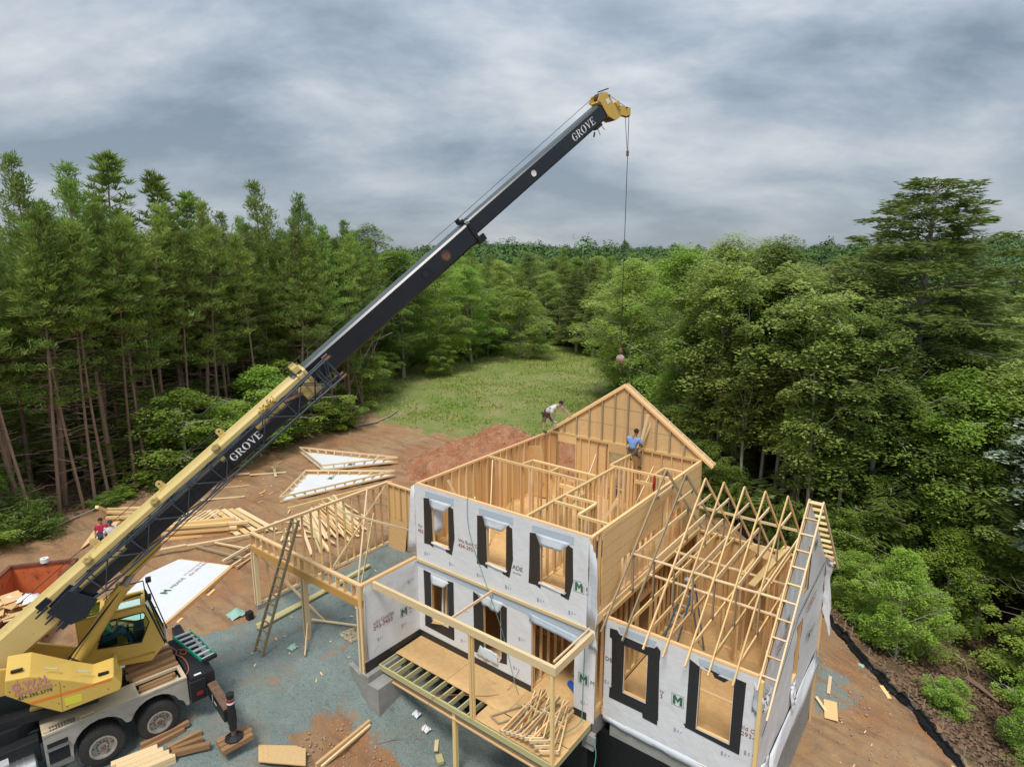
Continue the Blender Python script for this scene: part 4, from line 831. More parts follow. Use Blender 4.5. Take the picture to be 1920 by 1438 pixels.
# second storey --------------------------------------------------------
ow2 = [(0.75, 1.45, 3.6, 4.95), (3.01, 3.74, 3.6, 4.95), (4.95, 5.78, 3.62, 4.95)]
wf2, W2 = frame_wall((-6.58, 0), (0, 0), FL2, TOP2, +1, ow2, sheath=[(0.0, 6.58, FL2-.2, TOP2-.03)], label='front wall of the upper storey, wrapped in white')
wl2, _ = frame_wall((-6.58, 0.1), (-6.58, 7.73), FL2, TOP2, -1, [], sheath=[(0, 7.63, FL2-.2, TOP2-.03)], spacing=0.385, label='left wall of the upper storey')
wb2, WB = frame_wall((-6.58, 7.83), (0, 7.83), FL2, TOP2, -1, [(0.48, 1.31, 3.62, 5.08), (2.87, 3.6, 3.62, 5.08)], sheath=[(0, 6.58, FL2-.2, TOP2-.03)], hdr=0.3, label='rear wall of the upper storey')
wr2, WR = frame_wall((0, 0.1), (0, 7.73), FL2, TOP2, +1, [], spacing=0.39, label='right wall of the upper storey, half sheathed')
def lined_panel(W, u0, u1, z0, z1, parent):
    mb = MB(); n = W(0, 1, 0)-W(0, 0, 0); mb.prism([W(u0+.003, 0.0, z0+.002), W(u1-.003, 0.0, z0+.002), W(u1-.003, 0.0, z1-.002), W(u0+.003, 0.0, z1-.002)], n*-.012); part('osb_panel', mb.mesh('osb_panel', 'osb_lined'), parent)
def osb_lined():
    m = MATS['osb'].copy(); m.name = 'osb_lined'; t = m.node_tree; b = t.nodes['Principled BSDF']; L = t.links.new; src = b.inputs['Base Color'].links[0].from_socket
    g_ = N(t, 'ShaderNodeNewGeometry'); s_ = N(t, 'ShaderNodeSeparateXYZ'); L(g_.outputs['Position'], s_.inputs[0]); res = None
    def line(v, period, w):
        a = N(t, 'ShaderNodeMath', operation='DIVIDE'); L(v, a.inputs[0]); a.inputs[1].default_value = period
        f = N(t, 'ShaderNodeMath', operation='FRACT'); L(a.outputs[0], f.inputs[0]); c = N(t, 'ShaderNodeMath', operation='LESS_THAN'); L(f.outputs[0], c.inputs[0]); c.inputs[1].default_value = w/period; return c.outputs[0]
    a = line(s_.outputs[2], 0.375, 0.014); c = line(s_.outputs[1], 0.375, 0.007)
    x = N(t, 'ShaderNodeMixRGB'); L(src, x.inputs[1]); x.inputs[2].default_value = (0.16, 0.12, 0.07, 1)
    ad = N(t, 'ShaderNodeMath', operation='MULTIPLY_ADD'); L(c, ad.inputs[0]); ad.inputs[1].default_value = 0.35
    sc = N(t, 'ShaderNodeMath', operation='MULTIPLY'); L(a, sc.inputs[0]); sc.inputs[1].default_value = 0.6; L(sc.outputs[0], ad.inputs[2]); L(ad.outputs[0], x.inputs[0]); L(x.outputs[0], b.inputs['Base Color']); MATS['osb_lined'] = m
osb_lined()
for a in [(0.47,1.6,2.78,3.9),(0.47,1.6,3.905,5.38),(1.605,2.4,4.15,5.38),(2.405,3.35,4.2,5.38),(3.355,4.32,4.22,5.38),(4.325,5.9,5.0,5.38),(5.1,5.9,4.3,4.995),(6.1,7.63,3.0,4.2),(6.1,7.63,4.205,5.38)]: lined_panel(WR, *a, wr2)
board('rim_board', (0.022, 0.1, 2.93), (0.022, 7.8, 2.93), .036, .25, 'lumber_pale', f2); board('rim_board', (0.058, 0.62, 2.83), (0.058, 7.8, 2.83), .036, .17, 'lumber', f2)
# partitions, open studs only
def partn(A, B, z0=FL2, z1=TOP2, op=(), sp=0.38, nm='partition'): return frame_wall(A, B, z0, z1, 1, op, spacing=sp, inset=-0.0415, name=nm, hdr=0.12, dbl=True)
partn((-6.48, 3.62), (-2.27, 3.50), op=[(3.2, 3.9, FL2, 5.0)]); partn((-4.9, 4.22), (-2.28, 4.16), op=[(1.3, 2.0, FL2, 5.0)]); partn((-4.95, 3.67), (-4.9, 4.17)); partn((-3.72, 3.62), (-3.72, 4.12))
partn((-2.2, 0.1), (-2.2, 5.3), sp=0.36, op=[(2.4, 3.15, FL2, 5.0)]); partn((-2.42, 5.48), (-2.38, 7.73), sp=0.33); partn((-2.42, 5.40), (-0.1, 5.43), op=[(1.0, 1.75, FL2, 5.0)])
partn((-2.15, 2.12), (-1.08, 2.13)); partn((-2.15, 1.50), (-1.13, 1.49)); partn((-1.08, 1.1), (-1.08, 2.06)); partn((-1.08, 1.03), (-0.1, 1.03)); partn((-0.77, 5.5), (-0.77, 6.22)); partn((-0.77, 6.27), (-0.1, 6.27))
def brace(p0, p1, m='lumber_pale', w=T2, h=.083, parent=house, nm='brace', up=(0, 0, 1)): return board(nm, p0, p1, w, h, m, parent, up)
brace((-6.35, 1.3, 5.2), (-5.6, 1.9, 3.1)); brace((-6.2, 3.5, 5.35), (-4.9, 1.7, 3.15)); brace((-4.3, 0.3, 5.4), (-4.9, 1.4, 3.2)); brace((-4.2, 7.6, 4.9), (-4.1, 6.0, 3.15)); brace((-1.75, 7.6, 4.9), (-1.45, 4.2, 3.15)); brace((-3.4, .9, 3.3), (-3.0, 2.2, 3.12)); brace((-0.9, 3.1, 5.3), (-1.8, 2.3, 3.15))
brace((-2.0, 8.0, 6.7), (-2.25, 7.3, 5.5), nm='brace')
board('osb_panel', (-6.1, 6.2, 3.12), (-6.42, 6.2, 5.2), 1.1, .012, 'osb_floor', house)['label'] = 'loose sheathing panel leaning inside the left upper wall'
# rear gable ------------------------------------------------------------
XL, XR, XA, ZA = -6.60, 0.20, -3.15, 7.82
def gz_line(x): return TOP2+(ZA-TOP2)*((x-XL)/(XA-XL) if x < XA else (XR-x)/(XR-XA))
mb = MB(); mb.bar((-6.55, 7.79, TOP2+.018), (0, 7.79, TOP2+.018), .083, T2); gab = part('gable', mb.mesh('gable', 'lumber'), label='tall triangular rear gable with dark edged studs')
xs = [XL+.1, -5.5, -4.35, -3.15, -2.0, -0.85, XR-.1]
for a, b in zip(xs, xs[1:]):
    mb = MB(); mb.prism([(a+.004, 7.828, TOP2+.04), (b-.004, 7.828, TOP2+.04), (b-.004, 7.828, gz_line(b)-.03), (a+.004, 7.828, gz_line(a)-.03)], (0, .012, 0)); part('osb_panel', mb.mesh('osb_panel', 'osb'), gab)
for x in (-5.84, -5.25, -4.66, -4.08, -3.53, -2.97, -2.37, -1.79, -1.24, -0.67):
    if gz_line(x)-TOP2 > .15: board('stud', (x, 7.785, TOP2+.04), (x, 7.785, gz_line(x)-.12), .055, .083, 'lumber_grey', gab, up=(0, 1, 0))
for s, (a, b) in (('l', (XL-.05, XA)), ('r', (XA, XR+.2))):
    za, zb = (gz_line(XL)-.035, ZA) if s == 'l' else (ZA, TOP2-.14)
    board('rafter', (a, 7.785, za-.05), (b, 7.785, zb-.05), .083, .085, 'lumber', gab); board('rafter', (a, 8.03, za), (b, 8.03, zb), .036, .09, 'lumber_pale', gab)
    for k in range(13):
        f = (k+.5)/13; x = a*(1-f)+b*f; z = za*(1-f)+zb*f
        board('lookout', (x, 7.84, z), (x, 8.02, z), .036, .085, 'lumber_pale', gab)
    board('rafter', (a, 7.835, za+.02), (b, 7.835, zb+.02), .036, .075, 'lumber_pale', gab)
for z in (6.15, 6.85): 
    mb = MB(); xa = XL+(XA-XL)*(z-TOP2)/(ZA-TOP2)+.15; xb = XR-(XR-XA)*(z-TOP2)/(ZA-TOP2)-.15; mb.bar((xa, 7.826, z), (xb, 7.826, z), .003, .02); part('panel_joint', mb.mesh('panel_joint', 'lumber_grey'), gab)
# wrap on the upper front ----------------------------------------------------
hol2 = [(a+.0, b-.0, c, d) for a, b, c, d in ow2]
skin2 = cloth('house_wrap', W2, (-0.02, 6.5, 2.84, 5.42), hol2, 'wrap', wf2, edge=lambda u, z: 0.0 if u < 6.3 else 0.02+0.02*math.sin(z*3), seed=2)
patch('wrap_flap', [(-6.6, -.02, 5.4), (-6.6, -.012, 3.0), (-6.95, -.10, 2.95), (-6.72, -.06, 5.3)], 'wrap', wf2, seed=1, wob=.02)
patch('wrap_flap', [(-.10, -.018, 5.40), (-.10, -.018, 2.9), (.27, -.16, 2.86), (.22, -.10, 4.9)], 'wrap_flap', wf2, seed=2, wob=.02, n=(4, 9))
patch('wrap_flap', [(-.10, -.02, 2.9), (.2, -.12, 2.86), (.30, -.12, 2.35), (.05, -.1, 2.3)], 'wrap_flap', wf2, seed=3)
tapes = [((-.36,.02),1), ((-.04,.24),1)]
for i, (a, b, c, d) in enumerate(ow2):
    lb = -.36 if i == 0 else (-.40 if i == 1 else -.34)
    sheet('flashing_tape', W2, [(a-.37, d+.08), (a-.14, d+.12), (a-.02, d-.10), (a-.0, c-.02), (a+.02, c-.18), (a-.15, c-.12), (a-.40, c-.14), (a-.38, c+.4)], .004, 'tape_brown', wf2, .014)
    sheet('flashing_tape', W2, [(b+.01, d+.10), (b+.22, d+.02), (b+.25, c+.4), (b+.12, c-.20), (b-.14, c-.15), (b-.13, c-.05), (b-.01, c-.02), (b-.0, d-.2)], .004, 'tape_brown', wf2, .014)
    p = W2(a-.16, .02, d+.13); q = W2(b+.14, .02, d+.14); patch('wrap_flap', [p, q, W2(b-.12, .06, d-.16), W2(a-.0, .06, d-.18)], 'wrap_flap', wf2, seed=10+i, wob=.007)
    sheet('wrap_flap', W2, [(a-.30, d+.33), (b+.25, d+.36), (b+.25, d+.12), (a-.30, d+.14)], .002, 'wrap_blue', wf2, .012)
    patch('wrap_flap', [W2(a-.04, .02, c+.03), W2(b+.04, .02, c+.0), W2(b+.02, .04, c-.06), W2(a-.06, .04, c-.05)], 'plastic_white', wf2, seed=20+i, wob=.008, n=(4, 2))
patch('wrap_flap', [(-5.83, .06, 4.9), (-5.68, .30, 4.8), (-5.66, .30, 4.0), (-5.80, .05, 3.8)], 'wrap_flap', wf2, seed=31)
logo(W2, 6.09, 3.80, .25, wf2, txt='ME', sub='Con')
lettering('ADE', .19, W2(3.97, .016, 3.74), (1, 0, 0), (0, 0, 1), 'ink_dark', wf2); lettering('struction', .08, W2(3.99, .016, 3.61), (1, 0, 0), (0, 0, 1), 'ink_red', wf2)
lettering('We Build Q', .155, W2(1.86, .016, 3.97), (1, 0, 0), (0, 0, 1), 'ink_red', wf2); lettering('434-293-', .17, W2(1.86, .016, 3.80), (1, 0, 0), (0, 0, 1), 'ink_red', wf2, bold=.002)
lettering('lity', .14, W2(.10, .016, 3.98), (1, 0, 0), (0, 0, 1), 'ink_red', wf2); lettering('453', .16, W2(.08, .016, 3.79), (1, 0, 0), (0, 0, 1), 'ink_red', wf2, bold=.002)
for u, z in ((.35, 3.05), (1.45, 3.02), (2.6, 3.02), (3.7, 3.0), (4.85, 3.0), (5.9, 3.0)): stamp(W2, u, z, .13, wf2)
# first storey front, seen through its openings -------------------------------------
ow1 = [(0.62, 1.35, .80, 2.36), (2.84, 3.52, .55, 2.2), (4.66, 6.12, 0.0, 2.27)]
wf1, W1 = frame_wall((-6.58, 0), (0, 0), 0.0, TOP1, +1, ow1, sheath=[(0, 6.58, -.25, TOP1)], label='front wall of the ground storey behind the porch', hdr=.2)
cloth('house_wrap', W1, (-.01, 6.78, -.02, 2.80), [(a, b, c if c > .1 else -.05, d) for a, b, c, d in ow1], 'wrap', wf1, seed=4)
sheet('wrap_flap', W1, [(0.0, 2.79), (6.6, 2.79), (6.62, 2.52), (5.9, 2.42), (4.7, 2.44), (3.5, 2.5), (0.0, 2.56)], .002, 'wrap_blue', wf1, .013)
def tape_frame(W, outer, hole, parent, m='tape', jag=0.03, seed=0):
    r = np.random.default_rng(seed); j = lambda: float(r.normal())*jag
    a, b, c, d = hole; A, B, C_, D = outer
    sheet('flashing_tape', W, [(A+j(), D+j()), (a-.01, D+j()), (a-.012+j()*.2, c-.01), (A+j(), C_+j())], .003, m, parent, .015)
    sheet('flashing_tape', W, [(b+.012, D+j()), (B+j(), D+j()), (B+j(), C_+j()), (b+.012, c-.02)], .003, m, parent, .015)
    sheet('flashing_tape', W, [(A-.0+j(), c-.008), (B+j(), c-.03), (B+j(), C_-.0+j()), (A+j(), C_+.02+j())], .004, m, parent, .0185)
tape_frame(W1, (.27, 1.60, .44, 2.47), ow1[0], wf1, seed=1)
sheet('flashing_tape', W1, [(2.44, 2.47), (2.62, 2.42), (2.84, 2.1), (2.85, .7), (2.78, .42), (2.46, .40)], .004, 'tape', wf1, .015)
sheet('flashing_tape', W1, [(3.53, 2.42), (3.76, 2.40), (3.76, .50), (3.46, .45), (3.55, .62)], .004, 'tape', wf1, .015)
patch('wrap_flap', [W1(.60, .02, 2.42), W1(1.42, .02, 2.40), W1(1.22, .09, 2.18), W1(.70, .09, 2.14)], 'wrap_flap', wf1, seed=41, wob=.01)
patch('wrap_flap', [W1(2.60, .02, 2.5), W1(3.65, .02, 2.5), W1(3.45, .06, 2.12), W1(2.85, .06, 2.2)], 'wrap_flap', wf1, seed=42, wob=.014, n=(6, 4))
patch('wrap_flap', [W1(2.7, .02, .72), W1(3.4, .02, .72), W1(3.45, .07, .3), W1(2.6, .07, .35)], 'wrap_flap', wf1, seed=43, wob=.02)
patch('wrap_flap', [W1(4.58, .02, 2.55), W1(6.2, .02, 2.45), W1(6.25, .06, 2.22), W1(4.62, .06, 2.33)], 'wrap_blue', wf1, seed=44, wob=.008, n=(8, 3))
sheet('flashing_tape', W1, [(4.66, 2.33), (6.14, 2.33), (6.14, 2.262), (4.66, 2.262)], .004, 'tape', wf1, .005)
sheet('flashing_tape', W1, [(-.0, .22), (4.66, .20), (4.66, -.06), (.0, -.06)], .004, 'tape', wf1, .02)
sheet('flashing_tape', W1, [(6.12, .22), (6.55, .22), (6.55, -.2), (6.12, -.06)], .004, 'tape', wf1, .02)
logo(W1, 6.30, 1.10, .25, wf1, txt='M', sub='')
for u, z in ((6.35, .42), (1.9, .5), (4.0, .45), (2.0, 1.6), (4.2, 1.5)): stamp(W1, u, z, .13, wf1)
frame_wall((0, .1), (0, 7.73), 0.0, TOP1, 1, [(3.0, 3.9, 0.0, 2.1)], spacing=.36, label='ground-storey wall between house and wing'); frame_wall((-6.58, .1), (-6.58, 7.73), 0.0, TOP1, -1, [], sheath=[(0, 7.63, -.25, TOP1)])
frame_wall((-6.58, 7.83), (0, 7.83), 0.0, TOP1, -1, [], sheath=[(0, 6.58, -.25, TOP1)]); partn((-6.4, 2.6), (-2.6, 2.6), 0.0, TOP1, sp=.4); partn((-2.0, .2), (-2.0, 3.0), 0.0, TOP1, sp=.4)
bm_ = part('foundation', (lambda b: (b.box((-6.56, .04, -3.6), (-.145, .24, -.265)), b.mesh('foundation', 'bitumen'))[1])(MB()), label='black waterproofed basement wall')
part('foundation', (lambda b: (b.box((-6.56, 7.6, -3.0), (-.0, 7.81, -.265)), b.mesh('foundation', 'concrete'))[1])(MB()))
part('foundation', (lambda b: (b.box((-.22, .25, -3.6), (0.0, 7.59, -.265)), b.mesh('foundation', 'concrete'))[1])(MB()))
part('foundation', (lambda b: (b.box((-6.56, .25, -3.0), (-6.36, 7.59, -.265)), b.mesh('foundation', 'concrete'))[1])(MB()))
part('foundation', (lambda b: (b.box((-.10, -.10, -.80), (.26, .035, -.32)), b.box((-.06, -.16, -.55), (.34, -.102, -.30)), b.mesh('foundation', 'concrete'))[2])(MB()), label='rough concrete corner pier right of the porch')
# garage ----------------------------------------------------------------------
GX0, GX1, GY0, GY1, GT = -12.78, -6.60, -2.39, 4.15, 2.86
mb = MB(); mb.bar((GX0, GY0+.07, GT-.018), (GX1, GY0+.07, GT-.018), .13, T2); gfr = part('garage_front', mb.mesh('garage_front', 'lumber'), label='open garage front with short studs over a yellow beam')
board('top_plate', (GX0, GY0+.07, GT-.055), (GX1, GY0+.07, GT-.055), .128, T2, 'lumber', gfr); board('sole_plate', (GX0, GY0+.07, 2.36), (GX1, GY0+.07, 2.36), .128, T2, 'lumber', gfr)
board('header', (GX0+.01, GY0+.035, 2.225), (GX1-.01, GY0+.035, 2.225), .07, .24, 'glulam', gfr); board('header', (GX0+.01, GY0+.11, 2.225), (GX1-.01, GY0+.11, 2.225), .07, .24, 'glulam', gfr)
for i in range(17): x = GX0+.03+i*(GX1-GX0-.06)/16; board('cripple_stud', (x, GY0+.07, 2.38), (x, GY0+.07, GT-.073), T2, .124, 'lumber', gfr, up=(0, 1, 0))
for x, z0 in ((-12.70, -.15), (-9.65, -.16), (-6.72, -.12)):
    for k in range(3): board('post', (x+(k-1)*.075, GY0+.07, z0), (x+(k-1)*.075, GY0+.07, 2.10), .07, .15, ('lumber_pale', 'lumber_grey', 'lumber_pale')[k], gfr, up=(0, 1, 0))
frame_wall((GX0, GY0+.15), (GX0, GY1), .03, GT, -1, [], depth=.11, spacing=.395, label='left garage wall of bare studs', m='lumber')
board('top_plate', (GX0+.06, GY0+.15, 2.875), (GX0+.06, GY1, 2.875), .11, .02, 'lumber_pale', gfr)
gb_, WG = frame_wall((GX0+.12, GY1), (GX1, GY1), .03, GT, -1, [], depth=.11, sheath=[(0.0, 6.06, -.1, GT-.04)], label='back garage wall, sheathed')
gr_, WGR = frame_wall((GX1+.02, GY0), (GX1+.02, 0), .03, GT, +1, [], depth=.13, sheath=[(.10, 2.39, -.0, GT-.04)], label='white wrapped garage side wall beside the porch')
cloth('house_wrap', WGR, (.12, 2.38, .0, 2.80), [], 'wrap', gr_, seed=6, amp=.012)
sheet('flashing_tape', WGR, [(.02, .25), (2.37, .22), (2.37, -.08), (.02, -.12)], .004, 'tape', gr_, .02)
logo(WGR, 1.57, 1.08, .24, gr_, txt='ME', sub='Cons', d=.024); slogan(WGR, .40, 1.36, .21, gr_, 'uild Quality', '293-7453', d=.024)
for u, z in ((.55, .72), (1.55, .68), (1.9, 2.1)): stamp(WGR, u, z, .13, gr_, d=.024)
patch('wrap_flap', [(GX1+.03, GY0+.14, 2.75), (GX1+.035, GY0+.14, .3), (GX1+.08, GY0+.05, .35), (GX1+.08, GY0+.06, 2.6)], 'wrap_flap', gr_, seed=51, wob=.015, n=(2, 8))
for s in ('foundation',):
    part(s, (lambda b: (b.box((GX0-.02, GY0-.02, -.9), (GX0+.20, GY1+.02, .025)), b.box((GX0+.2, GY1-.2, -.9), (GX1, GY1+.02, .025)), b.mesh('foundation', 'concrete'))[2])(MB()), label='low concrete kerb under the garage studs')
mb = MB(); mb.box((-6.78, -2.42, -2.2), (-5.95, -1.2, -.36)); mb.box((-6.78, -2.42, -.36), (-6.40, .03, -.12)); mb.box((-6.75, -1.19, -2.4), (-6.45, .03, -.37)); mb.prism([(-6.785, -2.40, -.25), (-6.785, -2.40, -.8), (-7.5, -2.3, -.35), (-7.5, -2.3, -.20)], (.03, .16, 0)); bevel(part('foundation', mb.mesh('foundation', 'concrete'), label='grey concrete pier and wing wall at the garage corner'), .012)
brace((-12.62, 2.9, 3.0), (-9.7, -.25, -.1), w=.06, h=.10); brace((-12.66, 3.9, 2.7), (-12.66, 1.0, .1)); brace((-12.4, 1.3, 2.5), (-6.7, 2.9, 2.0)); brace((-11.4, 2.2, 2.4), (-10.9, 1.0, -.1)); brace((-9.62, -2.3, .5), (-8.9, -2.95, -.15)); brace((-12.55, -2.2, 2.0), (-10.0, -1.4, -.1)); brace((-7.9, -1.3, -.1), (-7.4, -1.9, 1.5))
board('osb_panel', (-11.95, 4.0, 1.25), (-11.95, 3.8, -.1), 1.1, .014, 'osb_floor', gb_)['label'] = 'sheathing panel standing against the back garage wall'
# porch -----------------------------------------------------------------------
mb = MB(); mb.bar((-6.54, -1.92, 2.73), (.18, -1.92, 2.73), .10, .22); por = part('porch', mb.mesh('beam', 'lumber_pale'), label='porch with open beam frame and half-boarded deck')
board('beam', (.13, -1.86, 2.73), (.13, -.02, 2.73), .10, .22, 'lumber_pale', por); board('beam', (.02, -1.8, 2.86), (.02, -.04, 2.86), .036, .05, 'lumber_pale', por); board('beam', (-3.32, -1.86, 2.79), (-3.32, -.02, 2.79), .036, .083, 'lumber_pale', por)
board('ledger', (-6.56, -.045, 2.80), (.16, -.045, 2.80), .05, .09, 'lumber_pale', por)
for x in (-2.62, .06): board('post', (x, -1.86, -.02), (x, -1.9, 2.62), .083, .10, 'lumber', por, up=(0, 1, 0))
board('post', (-2.55, -1.84, -.02), (-2.55, -1.88, 2.62), .036, .085, 'lumber', por, up=(0, 1, 0)); board('post', (-3.37, -1.76, -3.1), (-3.37, -1.76, -.29), .12, .12, 'lumber', por, up=(0, 1, 0)); board('post', (-.15, -1.76, -3.3), (-.15, -1.76, -.29), .12, .12, 'lumber', por, up=(0, 1, 0))
board('rim_joist', (-6.50, -1.87, -.11), (.12, -1.87, -.11), .05, .17, 'treated', por); board('rim_joist', (.115, -1.84, -.11), (.115, -.05, -.11), .036, .17, 'treated', por); board('rim_joist', (-6.48, -1.84, -.11), (-6.48, -.05, -.11), .036, .17, 'treated', por)
for i in range(1, 19): x = -6.48+i*.365; board('joist', (x, -1.84, -.11), (x, -.03, -.11), .036, .165, 'treated', por)
for k in range(3): board('beam', (-6.1, -1.78+k*.05, -.33), (.0, -1.78+k*.05, -.33), .045, .22, ('lumber_grey', 'lumber_grey', 'treated')[k], por)
board('beam', (-6.0, -1.83, -.45), (-.4, -1.83, -.45), .036, .05, 'lumber', por)
for a, b, c, d in ((-6.5, -4.25, -1.18, -.03), (-4.24, -1.99, -1.2, -.03), (-1.98, .14, -1.17, -.03), (-2.58, -.35, -1.84, -1.21), (-.34, .15, -1.84, -1.2)): board('osb_panel', (a, (c+d)/2, -.008), (b, (c+d)/2, -.008), d-c, .014, 'osb_floor', por)
# wing -------------------------------------------------------------------------
WX0, WX1, WY0, WY1, WT = .10, 4.28, .71, 7.80, 2.86
oww = [(.60, 1.27, .78, 2.24), (2.69, 3.53, .72, 2.46)]
wwf, WF = frame_wall((WX0, WY0), (WX1, WY0), 0.0, WT, +1, oww, sheath=[(0, 4.18, -.24, WT-.03)], label='white wrapped front wall of the single-storey wing', hdr=.18)
cloth('house_wrap', WF, (-.01, 4.12, -.26, 2.81), oww, 'wrap', wwf, seed=8)
tape_frame(WF, (.22, 1.62, .42, 2.50), oww[0], wwf, seed=5, jag=.025); sheet('flashing_tape', WF, [(.14, 2.58), (.36, 2.60), (.44, 2.50), (1.42, 2.46), (1.52, 2.60), (1.63, 2.50), (1.62, 2.22), (.30, 2.242), (.14, 2.32)], .004, 'tape', wwf, .023)
tape_frame(WF, (2.38, 3.78, .56, 2.56), oww[1], wwf, seed=6, jag=.025); sheet('flashing_tape', WF, [(2.66, 2.56), (3.0, 2.46), (3.06, 2.36), (3.3, 2.33), (3.4, 2.45), (3.5, 2.47)], .004, 'tape', wwf, .005)
sheet('flashing_tape', WF, [(1.20, .44), (1.64, .50), (1.64, .28), (1.22, .30)], .004, 'tape', wwf, .024)
for a, b in ((.4, 1.5), (2.62, 3.55)): sheet('wrap_flap', WF, [(a, 2.72), (b, 2.72), (b-.04, 2.52), (a+.06, 2.54)], .002, 'wrap_blue', wwf, .012)
logo(WF, 2.03, 1.15, .26, wwf, txt='', sub=''); lettering('DE', .17, WF(.02, .016, 1.55), (1, 0, 0), (0, 0, 1), 'ink_dark', wwf); lettering('ty', .15, WF(1.66, .016, 1.30), (1, 0, 0), (0, 0, 1), 'ink_red', wwf); lettering('3', .17, WF(1.67, .016, 1.14), (1, 0, 0), (0, 0, 1), 'ink_red', wwf)
lettering('ild C', .155, WF(3.80, .016, 1.30), (1, 0, 0), (0, 0, 1), 'ink_red', wwf); lettering('293-', .17, WF(3.79, .016, 1.13), (1, 0, 0), (0, 0, 1), 'ink_red', wwf)
for u, z in ((.02, .8), (2.1, .32), (3.35, .3), (3.9, .62)): stamp(WF, u, z, .13, wwf)
patch('wrap_flap', [WF(4.0, .02, 2.7), WF(4.0, .02, 1.9), WF(4.16, .07, 1.85), WF(4.28, .10, 2.35)], 'wrap_flap', wwf, seed=61, wob=.015)
patch('wrap_flap', [WF(0, .01, -.22), WF(4.15, .01, -.22), WF(4.15, .09, -.42), WF(.06, .06, -.36)], 'wrap_flap', wwf, seed=62, wob=.01, n=(14, 2))
wwr, WWR = frame_wall((WX1, WY0+.1), (WX1, WY1), 0.0, WT, +1, [(3.3, 3.95, .55, 2.42)], sheath=[(.0, 6.98, -.24, WT)], label='tall wrapped gable wall of the wing', spacing=.4)
wwb, WWB = frame_wall((WX0, WY1), (WX1, WY1), 0.0, WT, -1, [(3.0, 3.8, .7, 2.35)], sheath=[(0, 4.18, -.24, WT-.03)], label='rear wall of the wing', spacing=.38, shm='osb')
partn((.2, 5.6), (2.3, 5.6), 0.0, WT, sp=.33, op=[(.9, 1.5, 0.0, 2.2)]); partn((2.35, 5.0), (2.35, 7.6), 0.0, WT, sp=.33); partn((3.2, 5.2), (3.2, 7.6), 0.0, WT, sp=.36)
board('sole_plate', (.3, 3.1, .018), (4.1, 3.1, .018), .083, T2, 'lumber_pale', fw); board('osb_panel', (.5, 1.6, .03), (1.6, 3.0, .03), .55, .014, 'osb_floor', fw)
part('foundation', (lambda b: (b.box((.32, .73, -.80), (4.26, .93, -.265)), b.mesh('foundation', 'concrete'))[1])(MB()))
part('foundation', (lambda b: (b.box((.02, .72, -3.7), (4.27, .93, -.803)), b.box((-.14, .0, -3.7), (.018, .72, -.81)), b.box((.5, .66, -2.0), (4.2, .715, -1.95)), b.mesh('foundation', 'bitumen'))[-1])(MB()), label='black coated basement wall under the wing')
part('foundation', (lambda b: (b.box((4.06, .94, -3.7), (4.262, 7.78, -.265)), b.mesh('foundation', 'concrete'))[1])(MB()), label='pale concrete basement wall below the gable wall')
part('foundation', (lambda b: (b.box((.1, 7.58, -3.5), (4.05, 7.78, -.265)), b.mesh('foundation', 'concrete'))[1])(MB()))
board('sill', (WX0, .72, -.30), (WX1, .72, -.30), .06, .07, 'glulam', fw)
board('corner_post', (WX1-.0, .66, -.55), (WX1-.0, .66, 2.8), .09, .10, 'lumber', wwf, up=(0, 1, 0)); board('corner_post', (WX1+.035, 7.85, -3.3), (WX1+.035, 7.85, 2.5), .06, .07, 'lumber', wwb, up=(0, 1, 0))
# wing trusses
RY, RZ = 4.255, 6.15
def truss(x, i):
    y0, y1, zb = .36, 8.15, 2.94; sl = (RZ-zb)/(RY-WY0); zt = lambda y: RZ-sl*abs(y-RY)
    mb = MB(); mb.bar((x, WY0+.02, zb-.02), (x, WY1-.02, zb-.02), T2, .13); t = part('truss', mb.mesh('bottom_chord', 'lumber'))
    m1 = ('lumber_grey' if i < 2 else 'lumber')
    for a in ((y0, RY), (y1, RY)): board('top_chord', (x, a[0], zt(a[0])-.04), (x, RY, RZ-.04), T2, .083, m1, t)
    board('web', (x-.002, 2.30, 4.10), (x-.002, 6.20, 4.10), T2, .125, 'lumber_pale', t); board('web', (x+.004, 3.66, 5.42), (x+.004, 4.85, 5.42), T2, .083, 'lumber_pale', t)
    for y in (2.2, 6.35): board('web', (x+.003, y, zb+.04), (x+.003, y, zt(y)-.10), T2, .083, 'lumber_grey', t, up=(0, 1, 0))
    for y, z in ((2.25, 4.1), (6.25, 4.1), (RY, RZ-.16), (2.2, 3.0), (6.35, 3.0), (3.7, 5.4), (4.8, 5.4)):
        b = MB(); b.box((x+T2/2+.004, y-.07, z-.06), (x+T2/2+.007, y+.07, z+.06)); b.box((x-T2/2-.007, y-.07, z-.06), (x-T2/2-.004, y+.07, z+.06)); part('nail_plate', b.mesh('nail_plate', 'steel'), t)
for i, x in enumerate((.14, .78, 1.38, 1.93, 2.52, 3.10, 3.70)): truss(x, i)
zt_ = lambda y: RZ-(RZ-2.94)/(RY-WY0)*abs(y-RY)
for i, x in enumerate((.08, .72, 1.30, 1.86, 2.45, 3.04, 3.62)): board('lateral_brace', (x, 2.16+.02*(i % 2), 4.17-.02*(i % 3)), (x+.72, 2.18, 4.16), .083, .03, 'lumber_pale', house)
board('lateral_brace', (.3, 6.42, 4.28), (3.95, 6.42, 4.28), .03, .083, 'lumber_pale', house); board('lateral_brace', (.2, 5.2, 3.03), (4.2, 5.2, 3.03), .09, .034, 'lumber_pale', house); board('lateral_brace', (.2, 3.3, 3.03), (4.2, 3.3, 3.03), .09, .034, 'lumber_pale', house)
board('osb_panel', (2.1, 7.2, 3.05), (2.9, 6.6, 3.05), .5, .02, 'osb_floor', house); board('joist', (2.9, 4.4, 3.1), (3.1, 7.7, 3.1), .2, .04, 'lumber', house)
